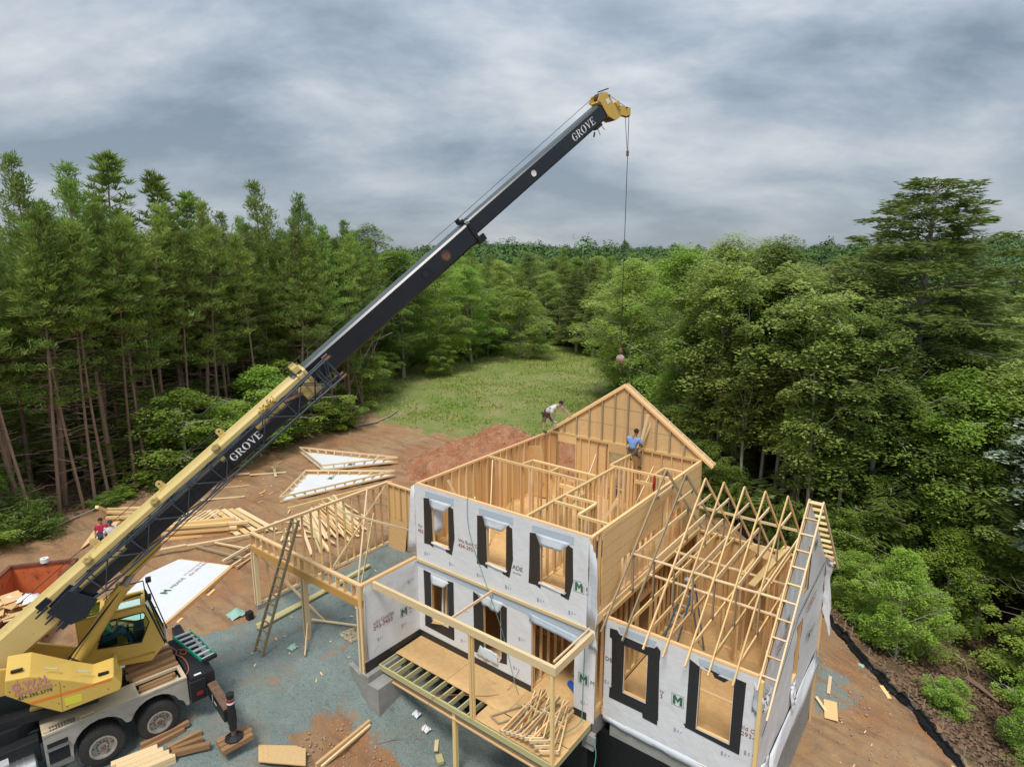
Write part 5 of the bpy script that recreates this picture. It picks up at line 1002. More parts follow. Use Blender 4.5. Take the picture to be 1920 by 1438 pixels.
# wing gable
gp = [(WX1-.004, .75), (WX1-.004, 7.76)]
mb = MB(); mb.bar((WX1-.06, WY0, WT+.02), (WX1-.06, WY1, WT+.02), .083, T2); wg = part('gable', mb.mesh('gable', 'lumber'), label='wing gable with ladder-like overhang of lookouts')
cut = [(4.35, 4.95, 3.25, 4.75)]
def gable_sheet(m, x, th, nm, zlo):
    ys = sorted({.75, 1.5, 2.3, 3.1, 4.35, RY, 4.95, 5.6, 6.4, 7.1, 7.76})
    mb = MB()
    for a, b in zip(ys, ys[1:]):
        za, zb = zt_(a)-.06, zt_(b)-.06
        if a >= 4.35 and b <= 4.95:
            mb.prism([(x, a, zlo), (x, b, zlo), (x, b, 3.25), (x, a, 3.25)], (th, 0, 0)); mb.prism([(x, a, 4.75), (x, b, 4.75), (x, b, zb), (x, a, za)], (th, 0, 0))
        else: mb.prism([(x, a, zlo), (x, b, zlo), (x, b, zb), (x, a, za)], (th, 0, 0))
    return part(nm, mb.mesh(nm, m, False), wg)
gable_sheet('osb', WX1-.014, .010, 'osb_panel', WT+.003)
cloth('house_wrap', WWR, (-.0, 6.98, -.20, 2.90), [(3.3, 3.95, .55, 2.42)], 'wrap', wwr, seed=12, amp=.03, step=.16)
def gwrap():
    mb = MB(); n = 26; k = 16; vs = []
    for i in range(n+1):
        y = .76+(7.74-.76)*i/n
        for j in range(k+1):
            z = 2.88+(zt_(y)-.07-2.88)*j/k; o = .012+.03*float(fbm(np.array([y*1.0]), np.array([z*1.0]), 1.5, 66)[0]); vs.append((WX1+o, y, z))
    fs = []
    for i in range(n):
        for j in range(k):
            a = i*(k+1)+j; c = vs[a]
            if 4.3 < c[1] < 4.8 and 3.2 < c[2] < 4.7: continue
            fs.append((a, a+k+1, a+k+2, a+1))
    mb.add(vs, fs); part('house_wrap', mb.mesh('house_wrap', 'wrap', True), wg)
gwrap()
WGA = lambda u, d, z: Vector((WX1+d, WY0+u, z))
logo(WGA, 1.75, 3.25, .26, wg, d=.06, txt='', sub=''); slogan(WGA, .9, 3.1, .2, wg, 'We Build Quality', '434-293-7453', d=.06); logo(WGA, 4.6, 4.3, .24, wg, d=.06, txt='', sub=''); logo(WGA, 4.9, 1.2, .26, wwr, d=.07); slogan(WGA, 4.3, 2.6, .2, wwr, d=.07)
sheet('flashing_tape', WGA, [(.2, 1.2), (3.2, 2.9), (6.6, 3.1), (6.6, 3.06), (3.2, 2.85), (.2, 1.12)], .003, 'tape', wwr, .055)
for P in ([(WX1+.04, 7.7, 2.9), (WX1+.05, 7.75, 1.2), (WX1+.35, 7.9, .1), (WX1+.18, 7.85, 2.7)], [(WX1+.04, 4.6, .5), (WX1+.04, 4.0, .5), (WX1+.12, 4.0, -.25), (WX1+.10, 4.3, -.1)], [(WX1+.04, 7.6, -.15), (WX1+.04, 2.0, -.15), (WX1+.16, 1.6, -1.0), (WX1+.2, 7.4, -.5)], [(WX1+.05, 1.0, 2.4), (WX1+.05, .8, 1.9), (WX1+.14, .75, 1.9), (WX1+.16, .9, 2.6)], [(WX1+.03, 1.8, 0), (WX1+.03, .85, 0), (WX1+.14, .8, -.9), (WX1+.16, 1.6, -.75)], [(WX1+.02, 7.5, 3.3), (WX1+.03, 7.74, 2.9), (WX1+.25, 7.9, 2.6), (WX1+.2, 7.8, 3.1)]):
    patch('wrap_flap', P, 'wrap', wwr, seed=int(abs(P[0][1]*100)), wob=.03, n=(9, 4))
for y in np.arange(1.2, 7.6, .4): board('stud', (WX1-.06, float(y), WT+.04), (WX1-.06, float(y), zt_(float(y))-.12), T2, .083, 'lumber', wg, up=(1, 0, 0))
for a in ((.42, 1), (8.15, -1)):
    for x, m in ((WX1-.04, 'lumber_pale'), (WX1+.315, 'lumber_pale')): board('rafter', (x, a[0] if x < 4.5 else (.02 if a[1] > 0 else 8.2), zt_(a[0] if x < 4.5 else (.02 if a[1] > 0 else 8.2))-.0), (x, RY, RZ), T2, .09, m, wg)
    for k in range(11):
        y = (RY-.06-a[1]*0)-(k+.0)*.35*a[1] if a[1] > 0 else RY+.08+k*.35
        if .5 < y < 8.1: board('lookout', (WX1-.02, y, zt_(y)), (WX1+.30, y, zt_(y)), T2, .083, ('lumber_pale', 'lumber')[k % 2], wg, up=(0, -(a[1]), 1))
# ------------------------------------------------------------------ mobile crane
O2 = Vector((-10.992, -10.714, 0)); A22 = R(22); EL = R(38)
ts = Vector((math.sin(A22), math.cos(A22), 0)); ns = Vector((math.cos(A22), -math.sin(A22), 0)); zv = Vector((0, 0, 1))
def fm(x, y, z, o): m = Matrix((x, y, z)).transposed().to_4x4(); m.translation = o; return m
MS = fm(ts, ns, zv, O2)                                                           # superstructure frame: s forward, w right, z up
MBm = fm(ts*math.cos(EL)+zv*math.sin(EL), ns, -ts*math.sin(EL)+zv*math.cos(EL), O2)   # boom frame: b along, w right, v up
AT = R(10.4); tt = Vector((math.sin(AT), math.cos(AT), 0)); nn_ = Vector((math.cos(AT), -math.sin(AT), 0))
MT = fm(tt, nn_, zv, Vector((-9.2, -8.0, 0)))                                       # carrier frame: s rearward, w right (0 = near side)
crane = thing('mobile_crane', (-10.6, -9.6, -.28), 'yellow and black telescopic mobile crane with long raised boom on a truck carrier', 'crane')
def cp(M, name, fn, m, parent=None, smooth=False, bev=0.0, label=None):
    mb = MB(); mb.M = M; fn(mb); o = link(name, mb.mesh(name, m, smooth), parent or crane)
    if bev: bevel(o, bev, 2)
    if label: o['label'] = label
    return o
def octo(b0, b1, hw, v0, v1, c):
    return lambda mb: mb.prism([(b0, -hw+c, v0), (b0, hw-c, v0), (b0, hw, v0+c), (b0, hw, v1-c), (b0, hw-c, v1), (b0, -hw+c, v1), (b0, -hw, v1-c), (b0, -hw, v0+c)], (b1-b0, 0, 0))
base = cp(MBm, 'boom_section', octo(.2, 12.15, .30, 1.64, 2.38, .07), 'crane_cream', label='yellow base section of the boom')
cp(MBm, 'flange', lambda m: (octo(12.14, 12.20, .335, 1.60, 2.42, .07)(m), octo(12.34, 12.42, .34, 1.58, 2.44, .07)(m), octo(12.2, 12.34, .31, 1.63, 2.39, .07)(m)), 'crane_cream', base)
for b in (12.26,):
    for w in (.1, .27, -.25): cp(MBm, 'roller_block', lambda m: m.box((b-.12, w-.05, 2.43), (b+.08, w+.05, 2.60)), 'crane_cream', base, bev=.01)
for b in (2.2, 5.7, 7.7, 9.65):
    def lug(m): m.ring((b, -.02, 2.56), (0, 1, 0), .03, .09, .04, 14); m.box((b-.09, -.02, 2.37), (b+.09, .02, 2.50))
    cp(MBm, 'lug', lug, 'crane_cream', base)
    cp(MBm, 'lug', lambda m: (m.box((b-.42, .22, 2.33), (b-.22, .34, 2.45)), m.ring((b-.32, .30, 2.40), (0, 1, 0), .03, .08, .05, 12)), 'crane_cream', base)
def clamp(m):
    r = random.Random(5)
    for _ in range(16): b = 10.7+r.random()*.6; v = 2.25+r.random()*.2; m.tube([(b, .28, v), (b+r.uniform(-.1, .1), .38+r.random()*.08, v+r.uniform(-.1, .12))], .018, 5)
    m.box((10.8, .30, 2.18), (11.2, .36, 2.32))
cp(MBm, 'clamp', clamp, 'crane_yellow', base)
s2 = cp(MBm, 'boom_section', octo(12.0, 19.05, .265, 1.74, 2.42, .06), 'boom_black', label='black middle section of the boom with two round ports')
cp(MBm, 'top_sheen', lambda m: m.box((12.45, -.2, 2.422), (19.0, .2, 2.428)), 'boom_top', s2)  # thin skin over the boom's top face, painted paler as if lit
cp(MBm, 'flange', lambda m: (octo(18.98, 19.10, .30, 1.70, 2.46, .06)(m), m.box((19.0, .22, 1.66), (19.28, .33, 1.86)), m.box((19.0, -.3, 1.66), (19.2, .3, 1.74))), 'black_metal', s2)
cp(MBm, 'roller_block', lambda m: (m.box((18.9, -.2, 2.46), (19.05, -.12, 2.62)), m.box((18.9, .05, 2.46), (19.05, .13, 2.58))), 'black_metal', s2, bev=.01)
for b in (16.98, 17.84):
    cp(MBm, 'port', lambda m: (m.ring((b, .266, 2.10), (0, 1, 0), .155, .17, .008, 26), m.ring((b, .266, 2.10), (0, 1, 0), .0, .115, .006, 26), m.ring((b, .266, 2.10), (0, 1, 0), .115, .13, .014, 26)), ['rusty' if b > 17.5 else 'jib_black'], s2)
s3 = cp(MBm, 'boom_section', octo(19.0, 25.62, .225, 1.94, 2.48, .05), 'boom_black', label='black tip section of the boom with white maker lettering')
cp(MBm, 'port', lambda m: (m.ring((21.98, .226, 2.20), (0, 1, 0), .0, .085, .004, 22), m.ring((21.98, .226, 2.20), (0, 1, 0), .085, .10, .012, 22)), 'white_paint', s3)
cp(MBm, 'top_sheen', lambda m: m.box((19.2, -.17, 2.482), (25.5, .17, 2.488)), 'boom_top', s3)  # same painted sheen along the top of the tip section
# serif letters, stroke by stroke (unit height 1)
def arc(cx, cy, rx, ry, a0, a1, tk, n=14):
    P = []
    for k in range(n):
        a, b = R(a0+(a1-a0)*k/n), R(a0+(a1-a0)*(k+1)/n); ta, tb = tk(a), tk(b)
        P.append([(cx+rx*math.cos(a), cy+ry*math.sin(a)), (cx+rx*math.cos(b), cy+ry*math.sin(b)), (cx+(rx-tb)*math.cos(b), cy+(ry-tb*.5)*math.sin(b)), (cx+(rx-ta)*math.cos(a), cy+(ry-ta*.5)*math.sin(a))])
    return P
thick = lambda a: .07+.15*abs(math.cos(a))
bx = lambda x0, y0, x1, y1: [(x0, y0), (x1, y0), (x1, y1), (x0, y1)]
GL = {'G': (arc(.42, .5, .42, .52, 42, 318, thick)+[bx(.62, .06, .78, .44), bx(.50, .40, .88, .46), bx(.70, .62, .75, .95)], .92),
      'R': ([bx(.10, 0, .27, 1), bx(0, 0, .37, .05), bx(0, .95, .3, 1), bx(.27, .93, .42, 1), bx(.27, .46, .44, .52)]+arc(.40, .73, .34, .27, -90, 90, lambda a: .06+.13*abs(math.cos(a)))+[[(.36, .48), (.52, .48), (.86, 0), (.68, 0)], bx(.64, 0, .94, .05)], .90),
      'O': (arc(.46, .5, .46, .52, 0, 360, thick, 24), .97),
      'V': ([[(.08, 1), (.25, 1), (.50, .22), (.42, 0)], [(.72, 1), (.78, 1), (.50, 0), (.42, 0)], bx(0, .95, .34, 1), bx(.60, .95, .90, 1)], .90),
      'E': ([bx(.10, 0, .27, 1), bx(0, 0, .30, .05), bx(0, .95, .3, 1), bx(.27, .93, .72, 1), bx(.27, 0, .76, .07), bx(.27, .47, .55, .53), bx(.68, .76, .72, .93), bx(.72, .07, .76, .26), bx(.52, .38, .56, .62)], .82)}
def serif(txt, M, b, w, v, h, sx, m, parent, slant=0.0, cuts=None):
    mb = MB(); mb.M = M; x = b; k = 0
    for ch in txt:
        st, adv = GL[ch]
        for p in st:
            e = w+.0008*(k % 9); k += 1; mb.prism([(x+q[0]*h*sx+q[1]*h*slant, e, v+q[1]*h) for q in p], (0, .0006, 0))
        x += adv*h*sx+.05*h
    link('lettering', mb.mesh('lettering', m), parent)
serif('GROVE', MBm, 23.93, .228, 2.08, .25, .95, 'white_paint', s3)
def headf(m):
    for w in (-.26, .225): m.prism([(25.50, w, 2.62), (25.72, w, 2.74), (26.02, w, 2.62), (26.05, w, 2.2), (26.20, w, 1.86), (26.05, w, 1.68), (25.80, w, 1.70), (25.60, w, 2.0), (25.58, w, 2.5)], (0, .04, 0))
    m.box((25.55, -.22, 2.42), (25.75, .22, 2.55)); m.box((25.9, -.22, 2.0), (26.0, .22, 2.1)); m.box((25.60, -.22, 1.94), (25.70, .22, 2.46))
hd = cp(MBm, 'boom_head', headf, 'crane_yellow', bev=.008, label='yellow boom head with rope sheaves')
cp(MBm, 'sheave', lambda m: (m.tube([(25.82, -.15, 2.60), (25.82, .15, 2.60)], .13, 18), m.tube([(26.02, -.30, 2.50), (26.02, .30, 2.50)], .03, 8), m.tube([(26.1, -.28, 2.7), (26.1, .28, 2.7)], .022, 8)), 'rusty', hd, True)
cp(MBm, 'sheave', lambda m: m.tube([(25.92, -.16, 1.86), (25.92, .16, 1.86)], .19, 20), 'rusty', hd, True)
cp(MBm, 'sheave', lambda m: (m.tube([(26.42, .14, 1.62), (26.42, .22, 1.62)], .16, 18), m.tube([(26.44, .08, 1.78), (26.44, .34, 1.78)], .02, 6)), 'black_metal', hd, True)
cp(MBm, 'bracket', lambda m: (m.prism([(26.02, .235, 2.02), (26.18, .235, 2.06), (26.62, .235, 1.68), (26.5, .235, 1.5), (26.30, .235, 1.54), (26.05, .235, 1.78)], (0, .03, 0)), m.prism([(26.02, .09, 2.02), (26.18, .09, 2.06), (26.62, .09, 1.68), (26.5, .09, 1.5), (26.30, .09, 1.54), (26.05, .09, 1.78)], (0, .03, 0)), m.box((26.10, .10, 2.02), (26.26, .30, 2.18))), 'crane_yellow', hd, bev=.006)
cp(MBm, 'label_plate', lambda m: m.box((25.80, .267, 2.30), (25.95, .272, 2.46)), 'white_paint', hd)
cp(MBm, 'anchor', lambda m: (m.box((25.05, -.08, 1.84), (25.35, .12, 1.93)), m.tube([(25.0, 0, 1.8), (24.85, .05, 1.72)], .03, 6), m.tube([(25.1, .1, 1.86), (25.05, .14, 1.64)], .012, 5), m.tube([(25.3, .1, 1.86), (25.34, .1, 1.66)], .012, 5)), 'rusty', hd)
# hoist rope over the boom and down to the ball
tipw = MBm @ Vector((26.58, .18, 1.62)); ball = Vector((tipw.x, tipw.y, 8.83))
rope = MB(); rp0 = MBm @ Vector((.8, .0, 2.62)); pts = [rp0]+[MBm @ Vector(p) for p in ((5.7, 0, 2.60), (12.3, 0, 2.66), (19.0, 0, 2.66), (25.82, 0, 2.735), (26.1, .05, 2.62), (26.5, .18, 1.80))]
rope.tube(pts, .009, 5); rope.tube([tipw+Vector((.0, 0, 0)), ball+Vector((0, 0, .45))], .012, 5)
rope.tube([MBm @ Vector((26.28, .18, 1.50)), Vector((tipw.x-.03, tipw.y, 16.35))], .010, 5)
link('hoist_rope', rope.mesh('hoist_rope', 'black_metal'), crane)
wb = MB(); wb.tube([(tipw.x-.005, tipw.y, 16.30), (tipw.x-.005, tipw.y, 16.12)], .05, 8); link('block_weight', wb.mesh('block_weight', 'rusty'), crane)
bt = thing('hook_ball', ball, 'rusty pale hook ball hanging from the crane rope before the trees', 'hook ball')
mb = MB(); mb.sphere(ball, .165, 18, 12); link('ball', mb.mesh('ball', 'ball_rust', True), bt)
mb = MB(); mb.tube([ball+Vector((0, 0, .16)), ball+Vector((0, 0, .24)), ball+Vector((0, 0, .25)), ball+Vector((0, 0, .40)), ball+Vector((0, 0, .41)), ball+Vector((0, 0, .52))], [.05, .05, .075, .06, .03, .035], 10); link('swivel', mb.mesh('swivel', 'rusty'), bt)
mb = MB(); mb.tube([ball+Vector((0, 0, -.16)), ball+Vector((0, 0, -.27)), ball+Vector((.0, .05, -.34)), ball+Vector((0, .02, -.43)), ball+Vector((0, -.06, -.42)), ball+Vector((0, -.09, -.35))], [.035, .03, .03, .03, .028, .012], 8); link('hook', mb.mesh('hook', 'rusty', True), bt)
mb = MB(); top = Vector((-3.15, 7.85, 7.8)); mb.tube([ball+Vector((0, .0, -.42)), top+Vector((.06, 0, .05))], .008, 4); mb.tube([ball+Vector((0, .02, -.42)), top+Vector((-.06, 0, .05))], .008, 4); tag(link('lifting_sling', mb.mesh('lifting_sling', 'black_metal')), 'thin dark sling from the hook down to the gable peak', 'sling')
# folded lattice jib along the boom
def jib(m):
    near, far = .76, .42; ch = {'tn': (near, 2.24), 'bn': (near, 1.62), 'tf': (far, 2.20), 'bf': (far, 1.66)}
    for k, (w, v) in ch.items():
        if k[0] == 't': m.tube([(4.15, near-.1 if k[1] == 'n' else far+.1, 2.10), (5.2, w, v-.04), (11.6, w, v), (13.0, w+.02, v+.06)], .030, 7)
        else: m.tube([(4.05, near-.1 if k[1] == 'n' else far+.1, 1.78), (5.2, w, v+.02), (12.0, w, v), (13.02, w, v-.03)], .030, 7)
    r = .017; b = 5.2; i = 0
    while b < 12.8:
        e = min(b+.62, 12.95)
        for w in (near, far):
            m.tube([(b, w, 2.22 if i % 2 else 1.63), (e, w, 1.63 if i % 2 else 2.22)], r, 5)
            if i % 2 == 0: m.tube([(b, w, 1.63), (b, w, 2.22)], r, 5)
        m.tube([(b, near if i % 2 else far, 2.22), (e, far if i % 2 else near, 2.22)], r, 5); m.tube([(b, near if i % 2 else far, 1.63), (e, far if i % 2 else near, 1.63)], r, 5)
        b = e; i += 1
    for b in (12.55, 12.98):
        for p, q in (((b, near, 1.62), (b, near, 2.26)), ((b, far, 1.66), (b, far, 2.24)), ((b, near, 2.26), (b, far, 2.24)), ((b, near, 1.62), (b, far, 1.66)), ((12.0, near, 1.62), (12.55, near, 2.26))): m.tube([p, q], .022, 6)
jb = cp(MBm, 'lattice_jib', jib, 'jib_tube', label='black lattice jib folded along the near side of the boom')
cp(MBm, 'jib_extension', lambda m: (m.box((4.6, .47, 1.72), (11.9, .66, 2.02)), m.box((6.2, .46, 2.02), (9.2, .62, 2.10))), 'boom_black', jb, bev=.01)
cp(MBm, 'sign_panel', lambda m: m.box((9.36, .79, 1.80), (10.42, .80, 2.22)), 'boom_black', jb)
serif('GROVE', MBm, 9.42, .802, 1.90, .20, 1.05, 'white_paint', jb)
cp(MBm, 'jib_foot', lambda m: (m.prism([(4.1, .74, 2.2), (4.75, .74, 2.26), (4.95, .74, 1.6), (4.45, .74, 1.44), (4.15, .74, 1.58)], (0, .03, 0)), m.prism([(4.1, .42, 2.2), (4.75, .42, 2.26), (4.95, .42, 1.6), (4.45, .42, 1.44), (4.15, .42, 1.58)], (0, .03, 0)), m.box((4.3, .45, 1.55), (4.8, .74, 2.1))), 'jib_black', jb, bev=.01)
cp(MBm, 'jib_fork', lambda m: [m.tube([(4.2, w, v), (3.86, w, v-.02)], [.04, .02], 6) for w in (.45, .74) for v in (2.28, 1.72, 2.02)]+[m.box((3.95, .42, 2.24), (4.25, .50, 2.40)), m.box((3.98, .70, 1.62), (4.2, .78, 1.74))], 'jib_black', jb)
cp(MBm, 'jib_fork', lambda m: [m.tube([(12.95, w, v), (13.14, w, v)], .04, 7) for w in (.42, .78) for v in (2.30, 1.60)], 'rusty', jb)
cp(MBm, 'hose', lambda m: (m.tube([(5.0, .80, 1.5), (6.5, .82, 1.54), (8.4, .81, 1.57), (10.2, .82, 1.60), (12.2, .8, 1.62)], .012, 5), m.tube([(5.0, .8, 2.30), (7.0, .80, 2.33), (9.0, .79, 2.31), (11, .8, 2.34)], .012, 5)), 'black_metal', jb)
cp(MBm, 'jib_bracket', lambda m: (m.box((11.55, .30, 1.95), (11.85, .55, 2.15)), m.box((7.3, .30, 1.95), (7.5, .5, 2.1)), m.tube([(11.4, .5, 2.1), (11.9, .72, 2.0)], .05, 6)), 'rusty', jb)
# lift cylinder and its bracket under the boom
cp(MBm, 'cylinder_bracket', lambda m: (m.prism([(5.55, -.22, 1.66), (6.9, -.22, 1.66), (6.55, -.22, 1.30), (5.75, -.22, 1.24), (5.5, -.22, 1.4)], (0, .03, 0)), m.prism([(5.55, .19, 1.66), (6.9, .19, 1.66), (6.55, .19, 1.30), (5.75, .19, 1.24), (5.5, .19, 1.4)], (0, .03, 0))), 'crane_yellow', bev=.006)
cyl0, cyl1 = Vector((1.95, 0, 2.0)), Vector((3.70, 0, 4.55)); cd = (cyl1-cyl0).normalized()
cy_ = cp(MS, 'lift_cylinder', lambda m: (m.tube([cyl0, cyl0+cd*2.55], .165, 20), m.tube([cyl0+cd*2.55, cyl0+cd*2.62], .185, 20), m.tube([cyl0-cd*.05, cyl0+cd*.22], .19, 20)), 'crane_yellow', None, True)
cp(MS, 'cylinder_rod', lambda m: m.tube([cyl0+cd*2.6, cyl1], .10, 14), 'steel', cy_, True)
cp(MS, 'hose', lambda m: (m.tube([cyl0+Vector((.1, .1, .6)), cyl0+Vector((.3, .22, .5)), cyl0+Vector((.42, .2, .2)), cyl0+Vector((.4, .1, -.1))], .018, 6), m.tube([cyl0+Vector((-.12, .14, .3)), cyl1+Vector((-.35, .14, -.45))], .022, 6)), 'black_metal', cy_, True)
# turret
cp(MS, 'turntable', lambda m: (m.tube([(0.6, 0, .95), (0.6, 0, 1.42)], .75, 26), m.box((-.4, -.7, 1.42), (2.6, .6, 1.62))), 'black_metal')
def turret(m):
    for w in (-.60, .50): m.prism([(-1.6, w, 2.35), (.9, w, 2.3), (1.6, w, 1.63), (3.05, w, 1.62), (3.05, w, 1.95), (2.6, w, 2.22), (1.4, w, 2.85), (.2, w, 3.15), (-1.6, w, 2.9)], (0, .07, 0))
    m.box((2.95, -.60, 1.6), (3.05, .57, 2.05)); m.box((-1.6, -.6, 2.36), (-1.5, .57, 2.8))
cp(MS, 'turret', turret, 'crane_yellow', bev=.012); cp(MS, 'turret_floor', lambda m: (m.box((1.2, -.53, 1.64), (2.95, .5, 1.70)), m.box((-1.5, -.53, 2.36), (1.2, .5, 2.44))), 'crane_inner')
cp(MS, 'counterweight', lambda m: m.box((-2.6, -1.1, 2.3), (-1.62, 1.1, 3.3)), 'crane_yellow', bev=.04)
cp(MS, 'winch', lambda m: (m.tube([(-.9, -.4, 3.0), (-.9, .4, 3.0)], .28, 18), m.ring((-.9, -.42, 3.0), (0, 1, 0), .05, .38, .04, 20), m.ring((-.9, .38, 3.0), (0, 1, 0), .05, .38, .04, 20)), 'black_metal', None, True)
# side housing with the rental lettering
side = [(1.0, 3.05), (1.45, 3.00), (2.18, 2.62), (2.61, 2.36), (3.04, 2.40), (3.19, 2.12), (3.14, 1.97), (1.93, 1.83), (1.39, 2.26), (.96, 2.67)]
def sidebox(m):
    near = [(s_, 1.22, z_) for s_, z_ in side]; inn_ = [(s_, .60, z_+(.28 if z_ > 2.3 and s_ < 2.0 else .16 if i in (2, 3, 4) else 0)) for i, (s_, z_) in enumerate(side)]
    n = len(side); m.add(near+inn_, [tuple(range(n)), tuple(range(n, 2*n))[::-1]]+[(i, (i+1) % n, n+(i+1) % n, n+i) for i in range(n)])
sb = cp(MS, 'side_housing', sidebox, 'crane_yellow', bev=.025, label='yellow side housing with faded pink rental lettering and orange stripe')
cp(MS, 'stripe', lambda m: m.prism([(1.43, 1.222, 2.27), (2.98, 1.222, 2.30), (3.0, 1.222, 2.36), (1.36, 1.222, 2.345)], (0, .003, 0)), 'orange_stripe', sb)
cp(MS, 'label_plate', lambda m: m.box((2.02, 1.222, 1.98), (2.36, 1.226, 2.18)), 'label_yellow', sb)
for s_ in (1.10, 2.72): cp(MS, 'vent_slot', lambda m: m.box((s_, .95, 2.76 if s_ > 2 else 3.14), (s_+.22, 1.04, 2.5 if s_ > 2 else 3.18)) if False else m.box((s_, 1.02, (2.435 if s_ > 2 else 3.125)), (s_+.22, 1.10, (2.475 if s_ > 2 else 3.165))), 'black_metal', sb)
for s_, z_ in ((1.72, 2.98), (2.32, 2.68)): cp(MS, 'handle', lambda m: m.tube([(s_, 1.10, z_), (s_, 1.10, z_+.07), (s_+.24, 1.10, z_-.04), (s_+.24, 1.10, z_-.12)], .014, 6), 'aluminium', sb)
cp(MS, 'panel_seam', lambda m: (m.bar((1.98, 1.2225, 2.66), (1.95, 1.2225, 1.86), .002, .010, up=(0, 1, 0)), m.bar((1.22, 1.2225, 2.40), (1.22, 1.2225, 3.0), .002, .006, up=(0, 1, 0)), [m.tube([(s_, 1.222, z_), (s_, 1.23, z_)], .012, 6) for s_, z_ in ((1.9, 2.6), (2.05, 2.5), (1.9, 2.1), (2.05, 1.95), (2.9, 2.1), (1.05, 2.75))]), 'black_metal', sb)
lettering('G.W.H.', .26, MS @ Vector((1.10, 1.226, 2.74)), ts, zv, 'pink_ink', sb, bold=.012, squash=.82)
lettering('CRANE RENTAL', .135, MS @ Vector((1.12, 1.226, 2.60)), ts, zv, 'pink_ink', sb, bold=.006, squash=.72); lettering('434-295-5779', .12, MS @ Vector((1.17, 1.226, 2.48)), ts, zv, 'ink_dark', sb, bold=.002, squash=.92)
# operator's cab, left of the boom
cabo = [(2.24, 1.78), (2.24, 3.24), (3.80, 3.24), (4.16, 1.90), (3.90, 1.62), (3.80, 1.52), (3.16, 1.60)]
win = [(2.68, 2.46), (2.88, 3.02), (3.76, 3.02), (3.86, 2.70), (3.62, 2.16), (2.62, 2.30)]
def cabbody(m):
    for w in (-.47, -1.36):                       # side walls with the window cut out
        n = len(cabo); A = [(s_, w, z_) for s_, z_ in cabo]; Wn = [(s_, w, z_) for s_, z_ in win]
        # ring between outline and window
        o = A+Wn; f = [(0, 1, 8-1, 12), ]
        ov = [0, 1, 2, 3, 4, 5, 6]; wv = [7, 8, 9, 10, 11, 12]
        faces = [(0, 1, 7), (0, 7, 12), (1, 8, 7), (1, 2, 9, 8), (2, 3, 10, 9), (3, 4, 11, 10), (4, 5, 11), (5, 6, 12, 11), (6, 0, 12)]
        m.add(o, faces); m.add([(a, w+(.02 if w < -1 else -.02), c) for a, b, c in o], [q[::-1] for q in faces])
    m.box((2.22, -1.36, 1.7), (2.25, -.47, 3.22)); m.box((2.24, -1.36, 1.72), (3.9, -.47, 1.78)); m.box((3.72, -1.36, 3.2), (3.82, -.47, 3.245)); m.box((2.24, -1.36, 3.2), (2.34, -.47, 3.245)); m.box((2.34, -.53, 3.2), (3.72, -.47, 3.245)); m.box((2.34, -1.36, 3.2), (3.72, -1.30, 3.245)); m.box((2.75, -1.3, 3.2), (2.85, -.53, 3.243))
cab = cp(MS, 'cab', cabbody, 'crane_yellow', label="operator's cab with slanted windows")
cp(MS, 'window', lambda m: m.prism([(s_, -.478, z_) for s_, z_ in win], (0, .006, 0)), 'glass', cab); cp(MS, 'window', lambda m: m.prism([(s_, -1.35, z_) for s_, z_ in win], (0, .006, 0)), 'glass', cab)
cp(MS, 'window', lambda m: m.prism([(3.81, -1.33, 3.2), (3.81, -.5, 3.2), (4.15, -.5, 1.95), (4.15, -1.33, 1.95)], (.006, 0, 0)), 'glass', cab, label='slanted windscreen'); cp(MS, 'roof_window', lambda m: m.box((2.36, -1.29, 3.21), (2.74, -.54, 3.225)), 'glass', cab)
def seal(m):
    for w in (-.462, -1.372):
        n = len(win)
        for i in range(n): m.bar((win[i][0], w, win[i][1]), (win[(i+1) % n][0], w, win[(i+1) % n][1]), .02, .035, up=(0, 1, 0))
        m.bar((2.64, w, 2.50), (3.80, w, 2.56), .018, .022, up=(0, 1, 0)); m.bar((3.12, w, 2.52), (3.12, w, 3.02), .018, .022, up=(0, 1, 0)); m.bar((3.66, w, 2.56), (3.68, w, 3.02), .018, .02, up=(0, 1, 0))
    for w in (-.49, -1.34): m.bar((3.82, w, 3.24), (4.17, w, 1.93), .03, .04)
    m.bar((4.17, -.49, 1.93), (4.17, -1.34, 1.93), .03, .04)
cp(MS, 'window_frame', seal, 'black_metal', cab)
cp(MS, 'guard_rail', lambda m: [m.tube(p, .018, 6) for p in ([(2.9, -1.3, 3.24), (2.9, -1.3, 3.5), (3.8, -1.3, 3.55), (3.85, -.55, 3.55), (3.84, -.5, 3.3)], [(2.9, -.55, 3.24), (2.9, -.55, 3.4), (3.8, -.55, 3.55)], [(3.85, -.55, 3.55), (4.22, -.5, 1.9)], [(3.87, -1.3, 3.55), (4.24, -1.3, 1.9)])], 'black_metal', cab)
cp(MS, 'work_lamp', lambda m: (m.box((3.84, -.62, 3.34), (3.98, -.46, 3.46)), m.box((3.86, -1.36, 3.50), (4.0, -1.2, 3.62))), 'black_metal', cab, bev=.01); cp(MS, 'mirror', lambda m: m.box((4.18, -.42, 2.1), (4.22, -.40, 2.5)), 'steel', cab)
cp(MS, 'seat', lambda m: (m.box((2.55, -1.15, 2.15), (3.05, -.7, 2.28)), m.box((2.50, -1.15, 2.28), (2.62, -.7, 2.9)), m.box((2.7, -1.0, 1.78), (2.9, -.85, 2.15))), 'black_metal', cab, bev=.03); cp(MS, 'console', lambda m: (m.box((3.45, -1.2, 1.78), (3.7, -.65, 2.45)), m.tube([(3.3, -.75, 1.9), (3.32, -.75, 2.62)], .014, 6), m.tube([(3.3, -.9, 1.9), (3.34, -.9, 2.6)], .014, 6)), 'black_metal', cab)
